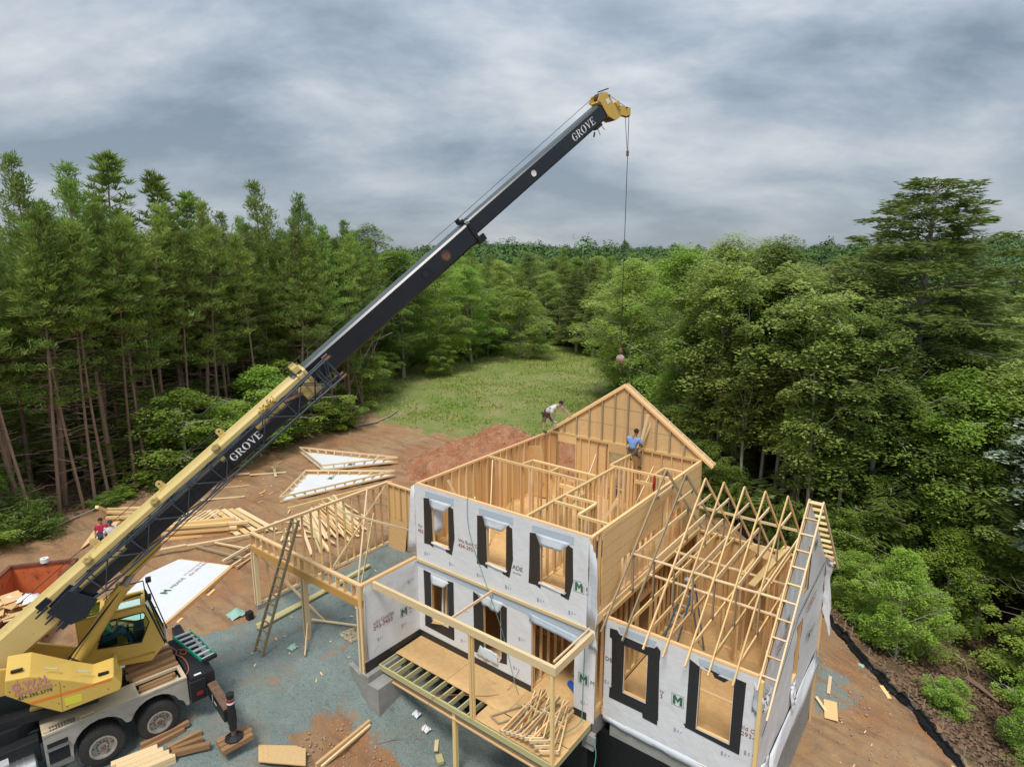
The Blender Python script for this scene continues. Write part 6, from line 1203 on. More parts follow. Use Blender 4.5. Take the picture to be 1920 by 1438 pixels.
# carrier
def deckf(m):
    m.box((-1.78, -.72, 1.14), (.30, 0, 1.23)); m.box((.30, -.09, 1.14), (1.44, 0, 1.23)); m.box((.30, -.72, 1.14), (1.44, -.64, 1.23)); m.box((1.34, -.64, 1.14), (1.44, -.09, 1.23)); m.box((.30, -.64, .98), (1.34, -.09, 1.0))
    m.box((-1.78, -2.35, 1.14), (-.6, -.73, 1.20)); m.box((.9, -2.35, 1.14), (1.44, -1.8, 1.20))
dk = cp(MT, 'deck', deckf, 'carrier_cream', bev=.01, label='cream carrier deck with a timber tray')
cp(MT, 'trim', lambda m: m.box((-1.78, .002, 1.17), (1.44, .014, 1.22)), 'carrier_grey', dk)
def skirt(m):
    def arch(c, r):                                  # fender plate with a round cutout
        n = 14; P = []
        for k in range(n+1): a = math.pi*k/n; P.append((c+r*math.cos(a), .31+r*math.sin(a)))
        return P
    P = [(1.44, 1.14), (1.44, .36), (1.36, .36), (1.30, .55)]+[(.62+.60*math.cos(math.pi*(k)/10), .45+.60*math.sin(math.pi*k/10)) for k in range(1, 10)]+[(0.02, .62), (-.02, .62)]+[(-.64+.60*math.cos(math.pi*k/10), .45+.60*math.sin(math.pi*k/10)) for k in range(1, 10)]+[(-1.24, .45), (-1.24, .22), (-1.78, .22), (-1.78, 1.14)]
    m.prism([(s_, -.03, z_) for s_, z_ in P], (0, .028, 0))
sk = cp(MT, 'fender', skirt, 'carrier_grey', label='grey fender panel over the near wheels')
[cp(MT, 'step_opening', lambda m: m.box((-1.72, -.012, a_), (-1.3, .006, b_)), 'black_metal', sk) for a_, b_ in ((.82, .94), (.38, .74))]; [cp(MT, 'step', lambda m: m.box((-1.74, .0, a_), (-1.28, .05, b_)), 'steel', sk) for a_, b_ in ((.75, .81), (.33, .37))]
cp(MT, 'grating', lambda m: [m.box((-1.62+k*.06, -.22, 1.232), (-1.60+k*.06, -.04, 1.242)) for k in range(9)]+[m.box((-1.63, -.23+k*.045, 1.232), (-1.10, -.222+k*.045, 1.243)) for k in range(5)], 'steel', dk)
for a, b in ((-1.74, -1.5), (-1.0, -.7)): cp(MT, 'handle', lambda m: m.tube([(a, -.06, 1.23), (a, -.03, 1.30), (b, -.03, 1.30), (b, -.06, 1.23)], .014, 6), 'carrier_cream', dk)
cp(MT, 'chassis', lambda m: (m.box((-9.2, -1.75, .55), (1.5, -.75, 1.05)), m.box((-4.8, -1.9, 1.05), (-1.8, -.5, 1.12))), 'black_metal', bev=.02, label='long black chassis beam')
cp(MT, 'chassis_edge', lambda m: (m.prism([(-5.2, -.48, 1.12), (-1.5, -.74, 1.28), (-1.5, -.80, 1.28), (-5.2, -.54, 1.12)], (0, 0, .06)),), 'red_paint'); cp(MT, 'side_box', lambda m: m.box((-5.2, -.45, .5), (-1.84, -.12, 1.1)), 'black_metal', bev=.02)
cp(MT, 'label_plate', lambda m: m.box((-2.9, -.118, .78), (-2.45, -.112, .95)), 'white_paint')
tk_ = cp(MT, 'fuel_tank', lambda m: m.tube([(-4.1, .02, .48), (-4.07, .02, .48), (-1.98, .02, .48), (-1.94, .02, .48)], [.30, .34, .34, .29], 28), 'steel', None, True, label='round silver fuel tank')
for s_ in (-2.2, -2.32, -3.4): cp(MT, 'strap', lambda m: m.ring((s_, .02, .48), (1, 0, 0), .34, .352, .04, 28), 'steel', tk_)
cp(MT, 'tank_cap', lambda m: m.tube([(-2.65, .12, .78), (-2.65, .15, .86)], .07, 12), 'steel', tk_)
cp(MT, 'driver_cab', lambda m: (m.box((-8.4, -2.35, .7), (-6.6, -.1, 1.9)), m.box((-8.1, -2.2, 1.9), (-6.7, -.3, 2.5))), 'carrier_cream', bev=.08)
WH = None
def wheel(s_, w, label=None):
    c = Vector((s_, w, .295)); r = .50
    prof = [(-.13, .30), (-.135, .42), (-.115, .485), (-.08, .50), (.08, .50), (.115, .485), (.135, .42), (.125, .30)]; n = 36; mb = MB(); mb.M = MT; vs = []; fs = []
    for k in range(n):
        a = 2*math.pi*k/n
        for (o, rr) in prof: vs.append((c.x+rr*math.cos(a), c.y+o, c.z+rr*math.sin(a)))
    q = len(prof)
    for k in range(n):
        for j in range(q): fs.append((k*q+j, ((k+1) % n)*q+j, ((k+1) % n)*q+(j+1) % q, k*q+(j+1) % q))
    mb.add(vs, fs); w_ = link('wheel', mb.mesh('tyre', 'rubber', True), crane)
    if label: w_['label'] = label
    def tread(m):
        for k in range(n): 
            a = 2*math.pi*(k+.5)/n; d = Vector((math.cos(a), 0, math.sin(a)))
            for o in (-.09, -.03, .03, .09): m.bar(c+d*.498+Vector((0, o-.022, 0)), c+d*.498+Vector((0, o+.022, 0)), .045, .016, up=tuple(d))
    cp(MT, 'tread', tread, 'rubber', w_)
    def rimf(m):
        m.ring(c+Vector((0, .10, 0)), (0, 1, 0), .265, .305, .035, 30); m.ring(c+Vector((0, .02, 0)), (0, 1, 0), .10, .262, .02, 30); m.ring(c+Vector((0, .02, 0)), (0, 1, 0), .255, .27, .09, 30); m.ring(c+Vector((0, .03, 0)), (0, 1, 0), .0, .10, .07, 20)
    cp(MT, 'rim', rimf, 'rim', w_, True)
    cp(MT, 'hub', lambda m: (m.tube([c+Vector((0, .09, 0)), c+Vector((0, .15, 0))], [.07, .055], 14), [m.tube([c+Vector((.135*math.cos(k*.628), .035, .135*math.sin(k*.628))), c+Vector((.135*math.cos(k*.628), .075, .135*math.sin(k*.628)))], .014, 6) for k in range(10)], [m.ring(c+Vector((.205*math.cos(k*1.0472), .043, .205*math.sin(k*1.0472))), (0, 1, 0), .0, .024, .003, 10) for k in range(6)]), 'rusty', w_)
for s_ in (-.64, .66):
    wheel(s_, -.02); wheel(s_, -2.30)
    cp(MT, 'wheel', lambda m: (m.tube([(s_, -.20, .295), (s_, -.46, .295)], .49, 30)), 'rubber', None, True)
    cp(MT, 'wheel', lambda m: (m.tube([(s_, -1.9, .295), (s_, -2.14, .295)], .49, 30)), 'rubber', None, True); cp(MT, 'axle', lambda m: m.tube([(s_, -1.9, .295), (s_, -.4, .295)], .09, 10), 'black_metal')
wheel(-6.0, -.02); wheel(-6.0, -2.30)
cp(MT, 'mud_hanger', lambda m: m.box((1.38, -.55, .40), (1.44, -.03, 1.13)), 'black_metal')
def tail(m):
    m.box((1.50, -2.25, .72), (2.12, .12, 1.16)); m.box((1.46, -.55, .5), (1.86, .20, 1.1)); m.prism([(1.5, -2.2, 1.16), (2.1, -2.2, 1.16), (2.1, .1, 1.16), (1.5, .1, 1.16)], (0, 0, .02))
tb = cp(MT, 'outrigger_box', tail, 'black_metal', bev=.025, label='black rear outrigger box of the carrier')
cp(MT, 'tail_lamp', lambda m: m.box((1.60, .20, .66), (1.76, .216, .76)), 'red_paint', tb); cp(MT, 'label_plate', lambda m: m.box((1.62, -.02, 1.182), (1.80, .05, 1.186)), 'white_paint', tb)
ob = cp(MT, 'outrigger_beam', lambda m: m.box((1.88, .12, .48), (2.14, 1.55, .84)), 'black_metal', bev=.012, label='extended outrigger beam with rusty top')
cp(MT, 'beam_top', lambda m: m.box((1.89, .13, .842), (2.13, 1.54, .846)), 'rusty', ob); cp(MT, 'stencil', lambda m: (m.box((1.876, .6, .55), (1.879, .63, .78)), m.box((1.876, .75, .62), (1.879, .95, .66))), 'white_paint', ob)
jk = cp(MT, 'jack', lambda m: (m.tube([(2.05, 1.66, .28), (2.05, 1.66, 1.30)], .095, 18), m.box((1.95, 1.54, .45), (2.15, 1.70, .86)), m.tube([(2.05, 1.66, 1.30), (2.05, 1.66, 1.34)], .105, 18)), 'black_metal', None, True)
cp(MT, 'jack_rod', lambda m: m.tube([(2.05, 1.66, .05), (2.05, 1.66, .40)], .065, 14), 'rusty', jk, True); cp(MT, 'band', lambda m: m.ring((2.05, 1.66, 1.06), (0, 0, 1), .096, .099, .14, 18), 'white_paint', jk); cp(MT, 'band', lambda m: m.ring((2.05, 1.66, 1.12), (0, 0, 1), .0995, .102, .08, 18), 'red_paint', jk)
cp(MT, 'float_pad', lambda m: (m.tube([(2.05, 1.66, .0), (2.05, 1.66, .04), (2.05, 1.66, .10)], [.24, .24, .10], 8), [m.bar((2.05+.2*math.cos(k*.785), 1.66+.2*math.sin(k*.785), .05), (2.05+.08*math.cos(k*.785), 1.66+.08*math.sin(k*.785), .12), .03, .03) for k in range(8)]), 'black_metal', jk)
ob2 = cp(MT, 'outrigger_beam', lambda m: m.box((1.88, -3.5, .48), (2.14, -2.2, .84)), 'black_metal', bev=.012); cp(MT, 'jack', lambda m: m.tube([(2.05, -3.45, .0), (2.05, -3.45, .86)], .09, 14), 'black_metal', None, True)
# timbers carried on the deck
for i in range(4):
    w = -.15-.15*i; p = MT @ Vector((.36+.03*(i % 2), w, 1.04)); q = MT @ Vector((1.28-.05*(i % 3), w+.02, 1.04+.01*i))
    tag(board('crib_timber', p, q, .125, .10, 'crib_wood'), 'brown timber lying in the tray of the crane deck', 'timber', 'timbers in the deck tray')
for i in range(7):
    w = -.78-.15*i; z = 1.12+.09*(i % 2 == 0)+.06*(i > 2); p = MT @ Vector((.28-.05*(i % 3), w, z)); q = MT @ Vector((1.42+.03*(i % 2), w-.02, z))
    tag(board('crib_timber', p, q, .14, .12, 'crib_wood'), 'long brown timber stacked on the deck below the operator cab', 'timber', 'timbers stacked below the cab')
# timbers on the gravel
def log(p, q, w, h, label, group=None, m='crib_wood'): return tag(bevel(board('crib_timber', p, q, w, h, m), .02) if False else board('crib_timber', p, q, w, h, m), label, 'timber', group)
g0 = -.26
log((-9.03, -7.88, g0+.14), (-8.88, -6.70, g0+.14), .12, .13, 'long brown timber lying on its lower twin beside the rear wheel'); log((-8.93, -7.92, g0+.05), (-8.84, -6.85, g0+.05), .13, .12, 'lower brown timber half hidden beside the rear wheel')
log((-8.47, -7.45, g0+.06), (-8.36, -6.62, g0+.06), .12, .13, 'upper one of three fanned timbers on the gravel'); log((-8.33, -7.42, g0+.06), (-8.08, -6.72, g0+.06), .12, .13, 'middle one of three fanned timbers on the gravel'); log((-8.18, -7.46, g0+.07), (-7.70, -6.70, g0+.07), .14, .14, 'lower one of three fanned timbers on the gravel')
for k, d in enumerate((-.20, -.01, .18)):
    p = MT @ Vector((1.66, 1.68+d, -.08)); q = MT @ Vector((2.52-.05*abs(k-1), 1.62+d, -.08)); tag(board('crib_timber', p, q, .16, .14, 'crib_wood'), ('timber under the jack foot, on its truck side', 'middle timber under the jack foot', 'timber under the jack foot, nearest the house')[k], 'timber')
# green step ladder and red strap on the outrigger box
ld = thing('step_ladder', MT @ Vector((1.95, -1.2, 1.2)), 'folded green fibreglass ladder with white treads lying on the crane tail', 'ladder')
c00, c01, c10, c11 = [MT @ Vector(p) for p in ((1.62, -2.10, 1.32), (2.10, -2.16, 1.30), (1.94, -.22, 1.34), (2.30, -.32, 1.32))]
for a, b in ((c00, c10), (c01, c11)): board('rail', a, b, .03, .09, 'fibreglass_green', ld)
for k in range(7):
    f = (k+.4)/6.7; board('tread', c00.lerp(c10, f)+zv*.02, c01.lerp(c11, f)+zv*.02, .09, .03, 'aluminium', ld)
board('ladder_top', c10.lerp(c11, -.05), c11.lerp(c10, -.05), .10, .10, 'black_metal', ld)
def cable(name, pts, r, m, label, cat, sag=0.0):
    P = [Vector(p) for p in pts]; Q = []
    for i in range(len(P)-1):
        p0 = P[max(i-1, 0)]; p1 = P[i]; p2 = P[i+1]; p3 = P[min(i+2, len(P)-1)]
        for k in range(6):
            t = k/6; Q.append(.5*((2*p1)+(-p0+p2)*t+(2*p0-5*p1+4*p2-p3)*t*t+(-p0+3*p1-3*p2+p3)*t**3))
    Q.append(P[-1]); mb = MB(); mb.tube(Q, r, 5); return tag(link(name, mb.mesh(name, m, True)), label, cat)
cable('ratchet_strap', [MT @ Vector(p) for p in ((1.42, -1.85, 1.25), (1.55, -1.5, 1.2), (1.5, -1.3, 1.2), (1.6, -1.0, 1.21), (1.62, -.6, 1.2), (1.56, -.3, 1.19), (1.45, -.12, 1.22))], .016, 'cord_red', 'faded red strap trailing over the black crane tail', 'strap')
cable('ratchet_strap', [MT @ Vector(p) for p in ((1.60, -1.5, 1.21), (1.75, -1.35, 1.2), (1.72, -1.15, 1.2), (1.60, -1.25, 1.21), (1.72, -1.45, 1.2), (1.8, -1.2, 1.2))], .016, 'cord_red', 'coiled heap of red strap on the crane tail', 'strap')
# ------------------------------------------------------------------ dumpster
def dump():
    d = thing('dumpster', (-18.4, -7.9, -.1), 'open orange roll-off dumpster with scratched rusty walls', 'dumpster')
    A = Vector((-20.67, -7.60, 0)); B = Vector((-19.33, -5.86, 0)); u = (B-A).normalized(); v = Vector((u.y, -u.x, 0)); Lb = (B-A).length; Ls = 6.2; z0, z1 = -.12, 1.12
    P = lambda a, b, z: A+u*a+v*b+Vector((0, 0, z))
    def slab(nm, a0, a1, b0, b1, za, zb, m, par=d):
        mb = MB(); mb.prism([P(a0, b0, za), P(a1, b0, za), P(a1, b1, za), P(a0, b1, za)], (0, 0, zb-za)); return link(nm, mb.mesh(nm, m), par)
    slab('floor', 0, Lb, 0, Ls, z0, z0+.06, 'dumpster_dark'); w1 = slab('wall', 0, Lb, 0, .05, z0+.06, z1, 'dumpster'); w2 = slab('wall', Lb-.05, Lb, .052, Ls, z0+.06, z1, 'dumpster'); w3 = slab('wall', 0, .05, .052, Ls, z0+.06, z1, 'dumpster')
    for (a0, a1, b0, b1) in ((-.05, Lb+.05, -.05, .09), (Lb-.08, Lb+.06, .09, Ls), (-.06, .08, .09, Ls)): slab('rim', a0, a1, b0, b1, z1, z1+.09, 'dumpster_dark')
    for k in range(9): slab('rib', Lb+.002, Lb+.10, .5+k*.62, .62+k*.62, z0, z1-.002, 'dumpster', w2); slab('rib', -.10, -.002, .5+k*.62, .62+k*.62, z0, z1-.002, 'dumpster', w3)
    for k in range(3): slab('rib', .5+k*.6, .62+k*.6, -.10, -.002, z0, z1-.002, 'dumpster', w1)
    r = random.Random(4)
    for i in range(46):
        a, b = r.uniform(.45, Lb-.45), r.uniform(1.3, 5.0); c = P(a, b, .22+.009*i+.10*r.random()); an = r.random()*3.14; L = r.uniform(.35, .8); dd = Vector((math.cos(an), math.sin(an), r.uniform(-.12, .12)))*L/2
        mm = r.choice(['osb_floor', 'lumber_pale', 'osb', 'lumber']); wd = r.uniform(.25, .6) if mm[0] == 'o' else r.uniform(.08, .14)
        tag(board('wood_scrap', c-dd, c+dd, wd, .015 if mm[0] == 'o' else .035, mm), 'offcut of sheathing or timber thrown into the orange dumpster', 'wood scrap', 'wood scraps in the dumpster')
    for k, (a, b, z) in enumerate(((1.70, 2.2, .78), (1.35, 1.9, .70), (.6, 1.5, .50))):
        mb = MB(); r2 = np.random.default_rng(k); n = 9
        vs = [P(a+.35*(i/n-.5)*2, b+.25*(j/n-.5)*2, z+.035*float(r2.normal())+.22*math.exp(-((i-4.5)**2+(j-4.5)**2)/9)) for i in range(n) for j in range(n)]
        mb.add(vs, [(i*n+j, i*n+j+1, (i+1)*n+j+1, (i+1)*n+j) for i in range(n-1) for j in range(n-1)])
        tag(link('plastic_sheet', mb.mesh('plastic_sheet', 'plastic_white', True)), ('crumpled white plastic on top of the dumpster load, by its near wall', 'crumpled white plastic in the middle of the dumpster load', 'white plastic at the far side of the dumpster load')[k], 'plastic sheet')
    mb = MB(); c = P(1.15, .02, z1+.09); mb.ring(c, (0, 0, 1), .06, .14, .16, 18); tag(link('white_roll', mb.mesh('white_roll', 'white_paint', True)), 'small white roll standing on the dumpster rim', 'roll')
dump()
# ------------------------------------------------------------------ timber lying about
def G(x, y, dz=0.0): return Vector((x, y, gz(x, y)+dz))
def lie(x0, y0, x1, y1, z0, z1, label, group=None, m='lumber_pale', w=.13, h=.036, nm='board', cat='board'):
    return tag(board(nm, G(x0, y0, z0), G(x1, y1, z1), w, h, m), label, cat, group)
r = random.Random(11)
for i in range(38):                                               # pile of studs behind the garage
    lay = i//8; k = i % 8; f = k/8.0; x0 = -18.9+f*.9+r.uniform(-.15, .15); y0 = 5.7-f*3.0+r.uniform(-.12, .12); L = 4.2+r.uniform(-.7, .5); a = R(-18+r.uniform(-9, 9))
    lie(x0, y0, x0+L*math.cos(a), y0+L*math.sin(a), .05+.045*lay+.02*r.random(), .05+.045*lay+.02*r.random(), 'loose board in the big fanned lumber pile seen through the garage studs', 'boards piled behind the garage', r.choice(['lumber_pale', 'lumber', 'lumber_pale', 'treated']), r.choice([.083, .083, .13]))
for i in range(16):
    x0 = -17.6+r.uniform(-1.2, 1.0); y0 = 2.0+r.uniform(-.6, 1.0); a = R(r.uniform(-60, 60)); L = r.uniform(.5, 1.6)
    lie(x0, y0, x0+L*math.cos(a), y0+L*math.sin(a), .05, .05+r.random()*.1, 'short offcut scattered round the pile behind the garage', 'offcuts round the garage pile', 'lumber_pale', .083)
for i in range(5): lie(-22.45+i*.22, .75+i*.26, -18.7+i*.22, .25+i*.33, .10+.0*i, .12, 'wide plank in the flat rank pointing at the garage', 'planks in the flat rank', 'lumber' if i % 2 else 'lumber_pale', .24)
for i in range(3): lie(-22.3+i*.1, -.1-i*.12, -19.1, .45-i*.1, .12, .15, 'long plank beside the flat rank', 'planks beside the flat rank', 'lumber', .20)
for i in range(22):
    lay = i//5; k = i % 5; x0 = -21.6+.10*k+r.uniform(-.2, .2); y0 = -2.6+.20*k+.05*lay; L = 3.4+r.uniform(-.3, .3); a = R(52+r.uniform(-3, 3))
    lie(x0, y0, x0+L*math.cos(a), y0+L*math.sin(a)*.95, .06+.13*lay, .06+.13*lay, 'joist in the stacked bundle behind the boom', 'joists stacked behind the boom', r.choice(['lumber', 'lumber_pale', 'lumber']), .15, .12, 'joist', 'joist')
for i in range(10): x0 = -22.3+i*.17; lie(x0, -1.9+i*.17, x0-.5, -.5+i*.14, .38, .42, 'short board lying across the stacked joists', 'short boards across the joists', 'lumber_pale', .083)
for p in ((-26.0, -2.5, -24.2, -1.1), (-25.7, -2.7, -24.0, -1.5), (-25.6, -2.1, -24.8, -1.4), (-25.0, -2.9, -23.7, -1.7)): lie(*p, .25, .3, 'timber in the small heap beside the workers behind the boom', 'timbers beside the workers', 'lumber', .16, .10)
lie(-25.9, -2.45, -25.4, -3.1, .1, .75, 'short pale post leaning on the heap beside the workers', None, 'lumber_pale', .16, .14)
# open wall frame and the two kinds of ready-made gables on the ground
fr = thing('wall_frame', G(-17.2, -1.4), 'flat open frame of boards lying behind the white panel', 'wall frame')
def FB(x0, y0, x1, y1, z=.12, m='lumber_pale', w=.083, nm='stud', h=.05): board(nm, (x0, y0, z), (x1, y1, z), w, h, m, fr)
FB(-19.7, -2.9, -17.9, .6, .22, nm='plate'); FB(-19.0, -1.6, -16.2, -.9, .16, 'lumber_grey'); FB(-18.6, -.9, -16.8, -.3, .16); FB(-16.6, -1.6, -17.1, .05, .2); FB(-16.5, -1.55, -16.9, .1, .2, 'lumber_grey'); FB(-16.1, -1.5, -16.75, .3, .1, nm='plate'); FB(-15.9, -1.4, -16.55, .35, .05, 'lumber', nm='plate'); FB(-19.9, -3.6, -19.1, -1.9, .3, nm='plate', w=.13)
def flat_panel(name, pts, z, label, studs=True, zoff=0.0, wrapm='wrap', th=.10, rim='lumber_pale'):
    P = [Vector((x, y, z)) for x, y in pts]; c = sum(P, Vector())/len(P); t = thing(name, (c.x, c.y, z-.05), label, 'gable panel' if 'gable' in name else 'wall panel')
    mb = MB(); mb.prism(P, (0, 0, .012)); link('sheathing', mb.mesh('sheathing', 'osb'), t); mb = MB(); n = len(P)
    mb.prism([p+(c-p)*.012+Vector((0, 0, .014)) for p in P], (0, 0, .004)); link('house_wrap', mb.mesh('house_wrap', wrapm), t)
    return t, P
pt, PP = flat_panel('wall_panel', [(-14.15, -5.0), (-16.25, -1.45), (-18.55, -2.5), (-18.3, -3.9), (-17.2, -5.2), (-15.9, -6.0)], .02, 'large white wrapped wall panel lying flat behind the operator cab')
board('edge_board', Vector((-14.12, -5.03, -.05)), Vector((-16.22, -1.42, -.05)), .06, .14, 'lumber', pt); board('edge_board', Vector((-16.25, -1.42, -.05)), Vector((-18.55, -2.45, -.05)), .06, .12, 'lumber', pt); board('edge_board', Vector((-14.0, -4.75, -.12)), Vector((-15.2, -2.7, -.12)), .10, .05, 'lumber', pt)
mb = MB(); px_ = Vector((-.35, .94, 0)).normalized()
def WP(o): 
    X = Vector((-.50, .866, 0)); Y = Vector((-.866, -.50, 0)); return lambda u, d, z: o+X*u+Y*z+Vector((0, 0, d))
Wp = WP(Vector((-15.75, -4.35, .04)))
def flat_logo(Wq, s, par, txt='MEADE'):
    X = Wq(1, 0, 0)-Wq(0, 0, 0); Y = Wq(0, 0, 1)-Wq(0, 0, 0); mb = MB(); q = lambda a, b: Wq(a*s, .004, b*s)
    for p in ([(0,0),(.28,0),(.28,1),(0,1)], [(.72,0),(1,0),(1,1),(.72,1)], [(.28,1),(.5,.62),(.5,.22),(.28,.6)], [(.5,.62),(.72,1),(.72,.6),(.5,.22)]): mb.prism([q(*e) for e in p], (0, 0, .002))
    link('lettering', mb.mesh('mark', 'ink_green'), par); lettering(txt, s*.8, q(1.4, .15), X, Y, 'ink_green', par, off=.003)
flat_logo(WP(Vector((-16.05, -4.1, .04))), .30, pt)
lettering('We Build Quality', .17, (-16.9, -3.0, .045), (-.50, .866, 0), (-.866, -.5, 0), 'ink_pale', pt); lettering('434-293-7453', .19, (-16.7, -2.88, .045), (-.50, .866, 0), (-.866, -.5, 0), 'ink_red', pt)
lettering('7453', .22, (-15.2, -5.1, .045), (-.50, .866, 0), (-.866, -.5, 0), 'ink_red', pt)
def gable_frame(name, A, B, C_, z, label, lz):
    """flat triangular truss panel: A left tip, B near corner, C right tip, wrapped and edged by ladder framing"""
    t, P = flat_panel(name, [A[:2], B[:2], C_[:2]], z, label); c = (Vector((*A[:2], 0))+Vector((*B[:2], 0))+Vector((*C_[:2], 0)))/3
    for a, b in ((A, B), (B, C_), (C_, A)):
        pa, pb = Vector((*a[:2], z+lz)), Vector((*b[:2], z+lz)); qa, qb = pa+(Vector((c.x, c.y, z+lz))-pa)*.10, pb+(Vector((c.x, c.y, z+lz))-pb)*.10; qa.z = z+.08; qb.z = z+.08
        board('rafter', pa, pb, .05, .09, 'lumber_pale', t); L = (pb-pa).length; n = int(L/.6)
        for k in range(1, n): f = k/n; board('lookout', pa.lerp(pb, f), qa.lerp(qb, f), .036, .083, 'lumber_pale', t)
        board('plate', pa-Vector((0, 0, lz)), pb-Vector((0, 0, lz)), .04, .08, 'lumber', t)
    return t
g1 = gable_frame('gable_panel', (-27.2, 9.2), (-22.95, 7.9), (-20.5, 11.7), .12, 'farther of two triangular white gable panels lying on the clay', .30)
g2 = gable_frame('gable_panel', (-20.6, 3.6), (-18.9, 10.0), (-23.1, 6.9), .10, 'nearer of two triangular white gable panels lying on the clay', .26)
flat_logo(WP(Vector((-22.2, 9.5, .16))), .30, g1, 'ME'); flat_logo(WP(Vector((-21.2, 7.3, .14))), .30, g2, 'ME')
board('edge_board', Vector((-19.6, 3.4, .02)), Vector((-18.3, 9.2, .02)), .10, .2, 'lumber', g2)
for p, l, w in (((-24.9, -1.4, -23.2, -.35), 'pale board in the dirt behind the boom', .2), ((-25.6, 4.8, -24.4, 6.4), 'crossed offcut on the clay left of the gable panels', .16), ((-25.5, 6.3, -24.2, 5.6), 'second crossed offcut left of the gable panels', .14), ((-26.3, 4.3, -25.8, 4.9), 'small pale scrap left of the crossed offcuts', .3),
    ((-24.1, 1.2, -22.8, 2.9), 'short board lying behind the flat plank rank', .12), ((-25.4, 2.0, -24.1, 3.9), 'thin batten on the clay below the wood edge', .05), ((-18.6, 4.6, -18.0, 5.4), 'single short board by the near gable panel', .13)):
    lie(*p, .05, .06, l, None, 'lumber_pale', w)
mb = MB(); mb.prism([G(-22.9, -4.7, .03), G(-24.5, -3.6, .03), G(-25.3, -1.5, .03), G(-23.4, -3.9, .03)], (0, 0, .02)); tag(link('plywood_sheet', mb.mesh('plywood_sheet', 'lumber')), 'pointed piece of sheathing on the ground above the dumpster', 'sheathing')
for i, (p, q) in enumerate((((-11.6, -3.05, .08), (-11.55, 1.5, .08)), ((-11.42, -3.12, .08), (-11.5, .6, .10)), ((-11.5, -.4, .14), (-11.6, 2.0, .14)))):
    lie(p[0], p[1], q[0], q[1], p[2], q[2], ('greenish treated board lying through the garage opening', 'second treated board beside the first in the garage opening', 'treated board on top of the two in the garage')[i], None, 'treated', .16, .06)
lie(-10.3, -1.7, -8.6, -1.0, .10, .12, 'short board on the gravel under the garage beam', None, 'lumber_pale', .083)
# foreground stacks
for i in range(8):
    k = i % 4; lay = i//4; lie(-9.0+.20*k, -8.6+.05*k, -8.66+.20*k, -7.62+.06*k, .05+.11*lay, .05+.11*lay, 'pale joist in the bundle cut by the lower edge of the picture', 'joists in the lower edge bundle', 'lumber_pale', .17, .10, 'joist', 'joist')
for i in range(3): lie(-6.75+.1*i, -5.9+.08*i, -6.25+.12*i, -5.05+.04*i, .05+.04*i, .05+.04*i, ('lowest sheathing offcut in the small pile at the lower edge', 'middle sheathing offcut of the pile at the lower edge', 'top sheathing offcut of the pile at the lower edge')[i], None, 'osb', .62, .03)
lie(-5.72, -4.85, -6.0, -2.75, .06, .10, 'single long joist on the red clay at the lower edge', None, 'lumber', .09, .12); lie(-5.63, -4.75, -5.92, -2.80, .05, .08, 'board lying against the long joist on the clay', None, 'lumber_pale', .06, .07)
# right side scraps
lie(4.72, 9.0, 4.92, 8.15, .05, .10, 'rectangular sheathing offcut lying by the wing corner', None, 'osb', .42, .02); lie(4.3, 8.75, 4.72, 8.4, .12, .08, 'narrow board leaning against the sheathing offcut', None, 'lumber_pale', .09); lie(4.48, 10.3, 4.60, 9.3, .04, .04, 'short pale board on the gravel behind the wing corner', None, 'lumber_pale', .11)
lie(8.35, 9.4, 8.9, 9.6, .05, .05, 'pale board at the foot of the silt fence, lower right', None, 'lumber_pale', .10); lie(6.0, 11.9, 6.35, 11.3, .05, .05, 'weathered slab of wood beside the silt fence', None, 'lumber', .14)
for i in range(26):
    q = pts_in([(4.6, 4.5), (8, 4.5), (7.5, 7.5), (5, 9)], 1, 700+i)[0]; a = r.random()*3.14; L = .05+.22*r.random()**2
    lie(q[0], q[1], q[0]+L*math.cos(a), q[1]+L*math.sin(a), .02, .03, 'small wood chip on the clay between wing and silt fence', 'wood chips by the silt fence', 'lumber_pale', .03, .015, 'wood_chip', 'wood chip')
for i in range(60):
    q = pts_in([(-27, -4), (-20, -2), (-14, 5), (-18, 12), (-28, 10)], 1, 900+i)[0]; a = r.random()*3.14; L = .08+.5*r.random()**2
    lie(q[0], q[1], q[0]+L*math.cos(a), q[1]+L*math.sin(a), .03, .04, 'small offcut scattered over the clay yard left of the house', 'offcuts over the left yard', r.choice(['lumber_pale', 'lumber', 'lumber_grey']), .06, .02, 'wood_scrap', 'wood scrap')
for i in range(22):
    q = pts_in([(-12, -6), (-7.2, -3), (-7, 2.5), (-12, 3)], 1, 1200+i)[0]; a = r.random()*3.14; L = .05+.15*r.random()**2
    lie(q[0], q[1], q[0]+L*math.cos(a), q[1]+L*math.sin(a), .02, .02, 'tiny wood chip on the blue-grey gravel', 'wood chips on the gravel', 'lumber_pale', .04, .012, 'wood_chip', 'wood chip')
q = pts_in([(-8.9, -1.6), (-8.2, -1.7), (-8.0, -1.0), (-8.7, -.8)], 500, 77); C = np.stack([q[:, 0], q[:, 1], gnd(q[:, 0], q[:, 1])+.03], 1); v, f = leaves(C, .06, rng, .8); mat('sawdust', (.62, .50, .33), .9); tag(link('sawdust', fast_mesh('sawdust', v, f, ['sawdust'])), 'pale sawdust spilled on the gravel under the garage beam', 'sawdust', kind='stuff')
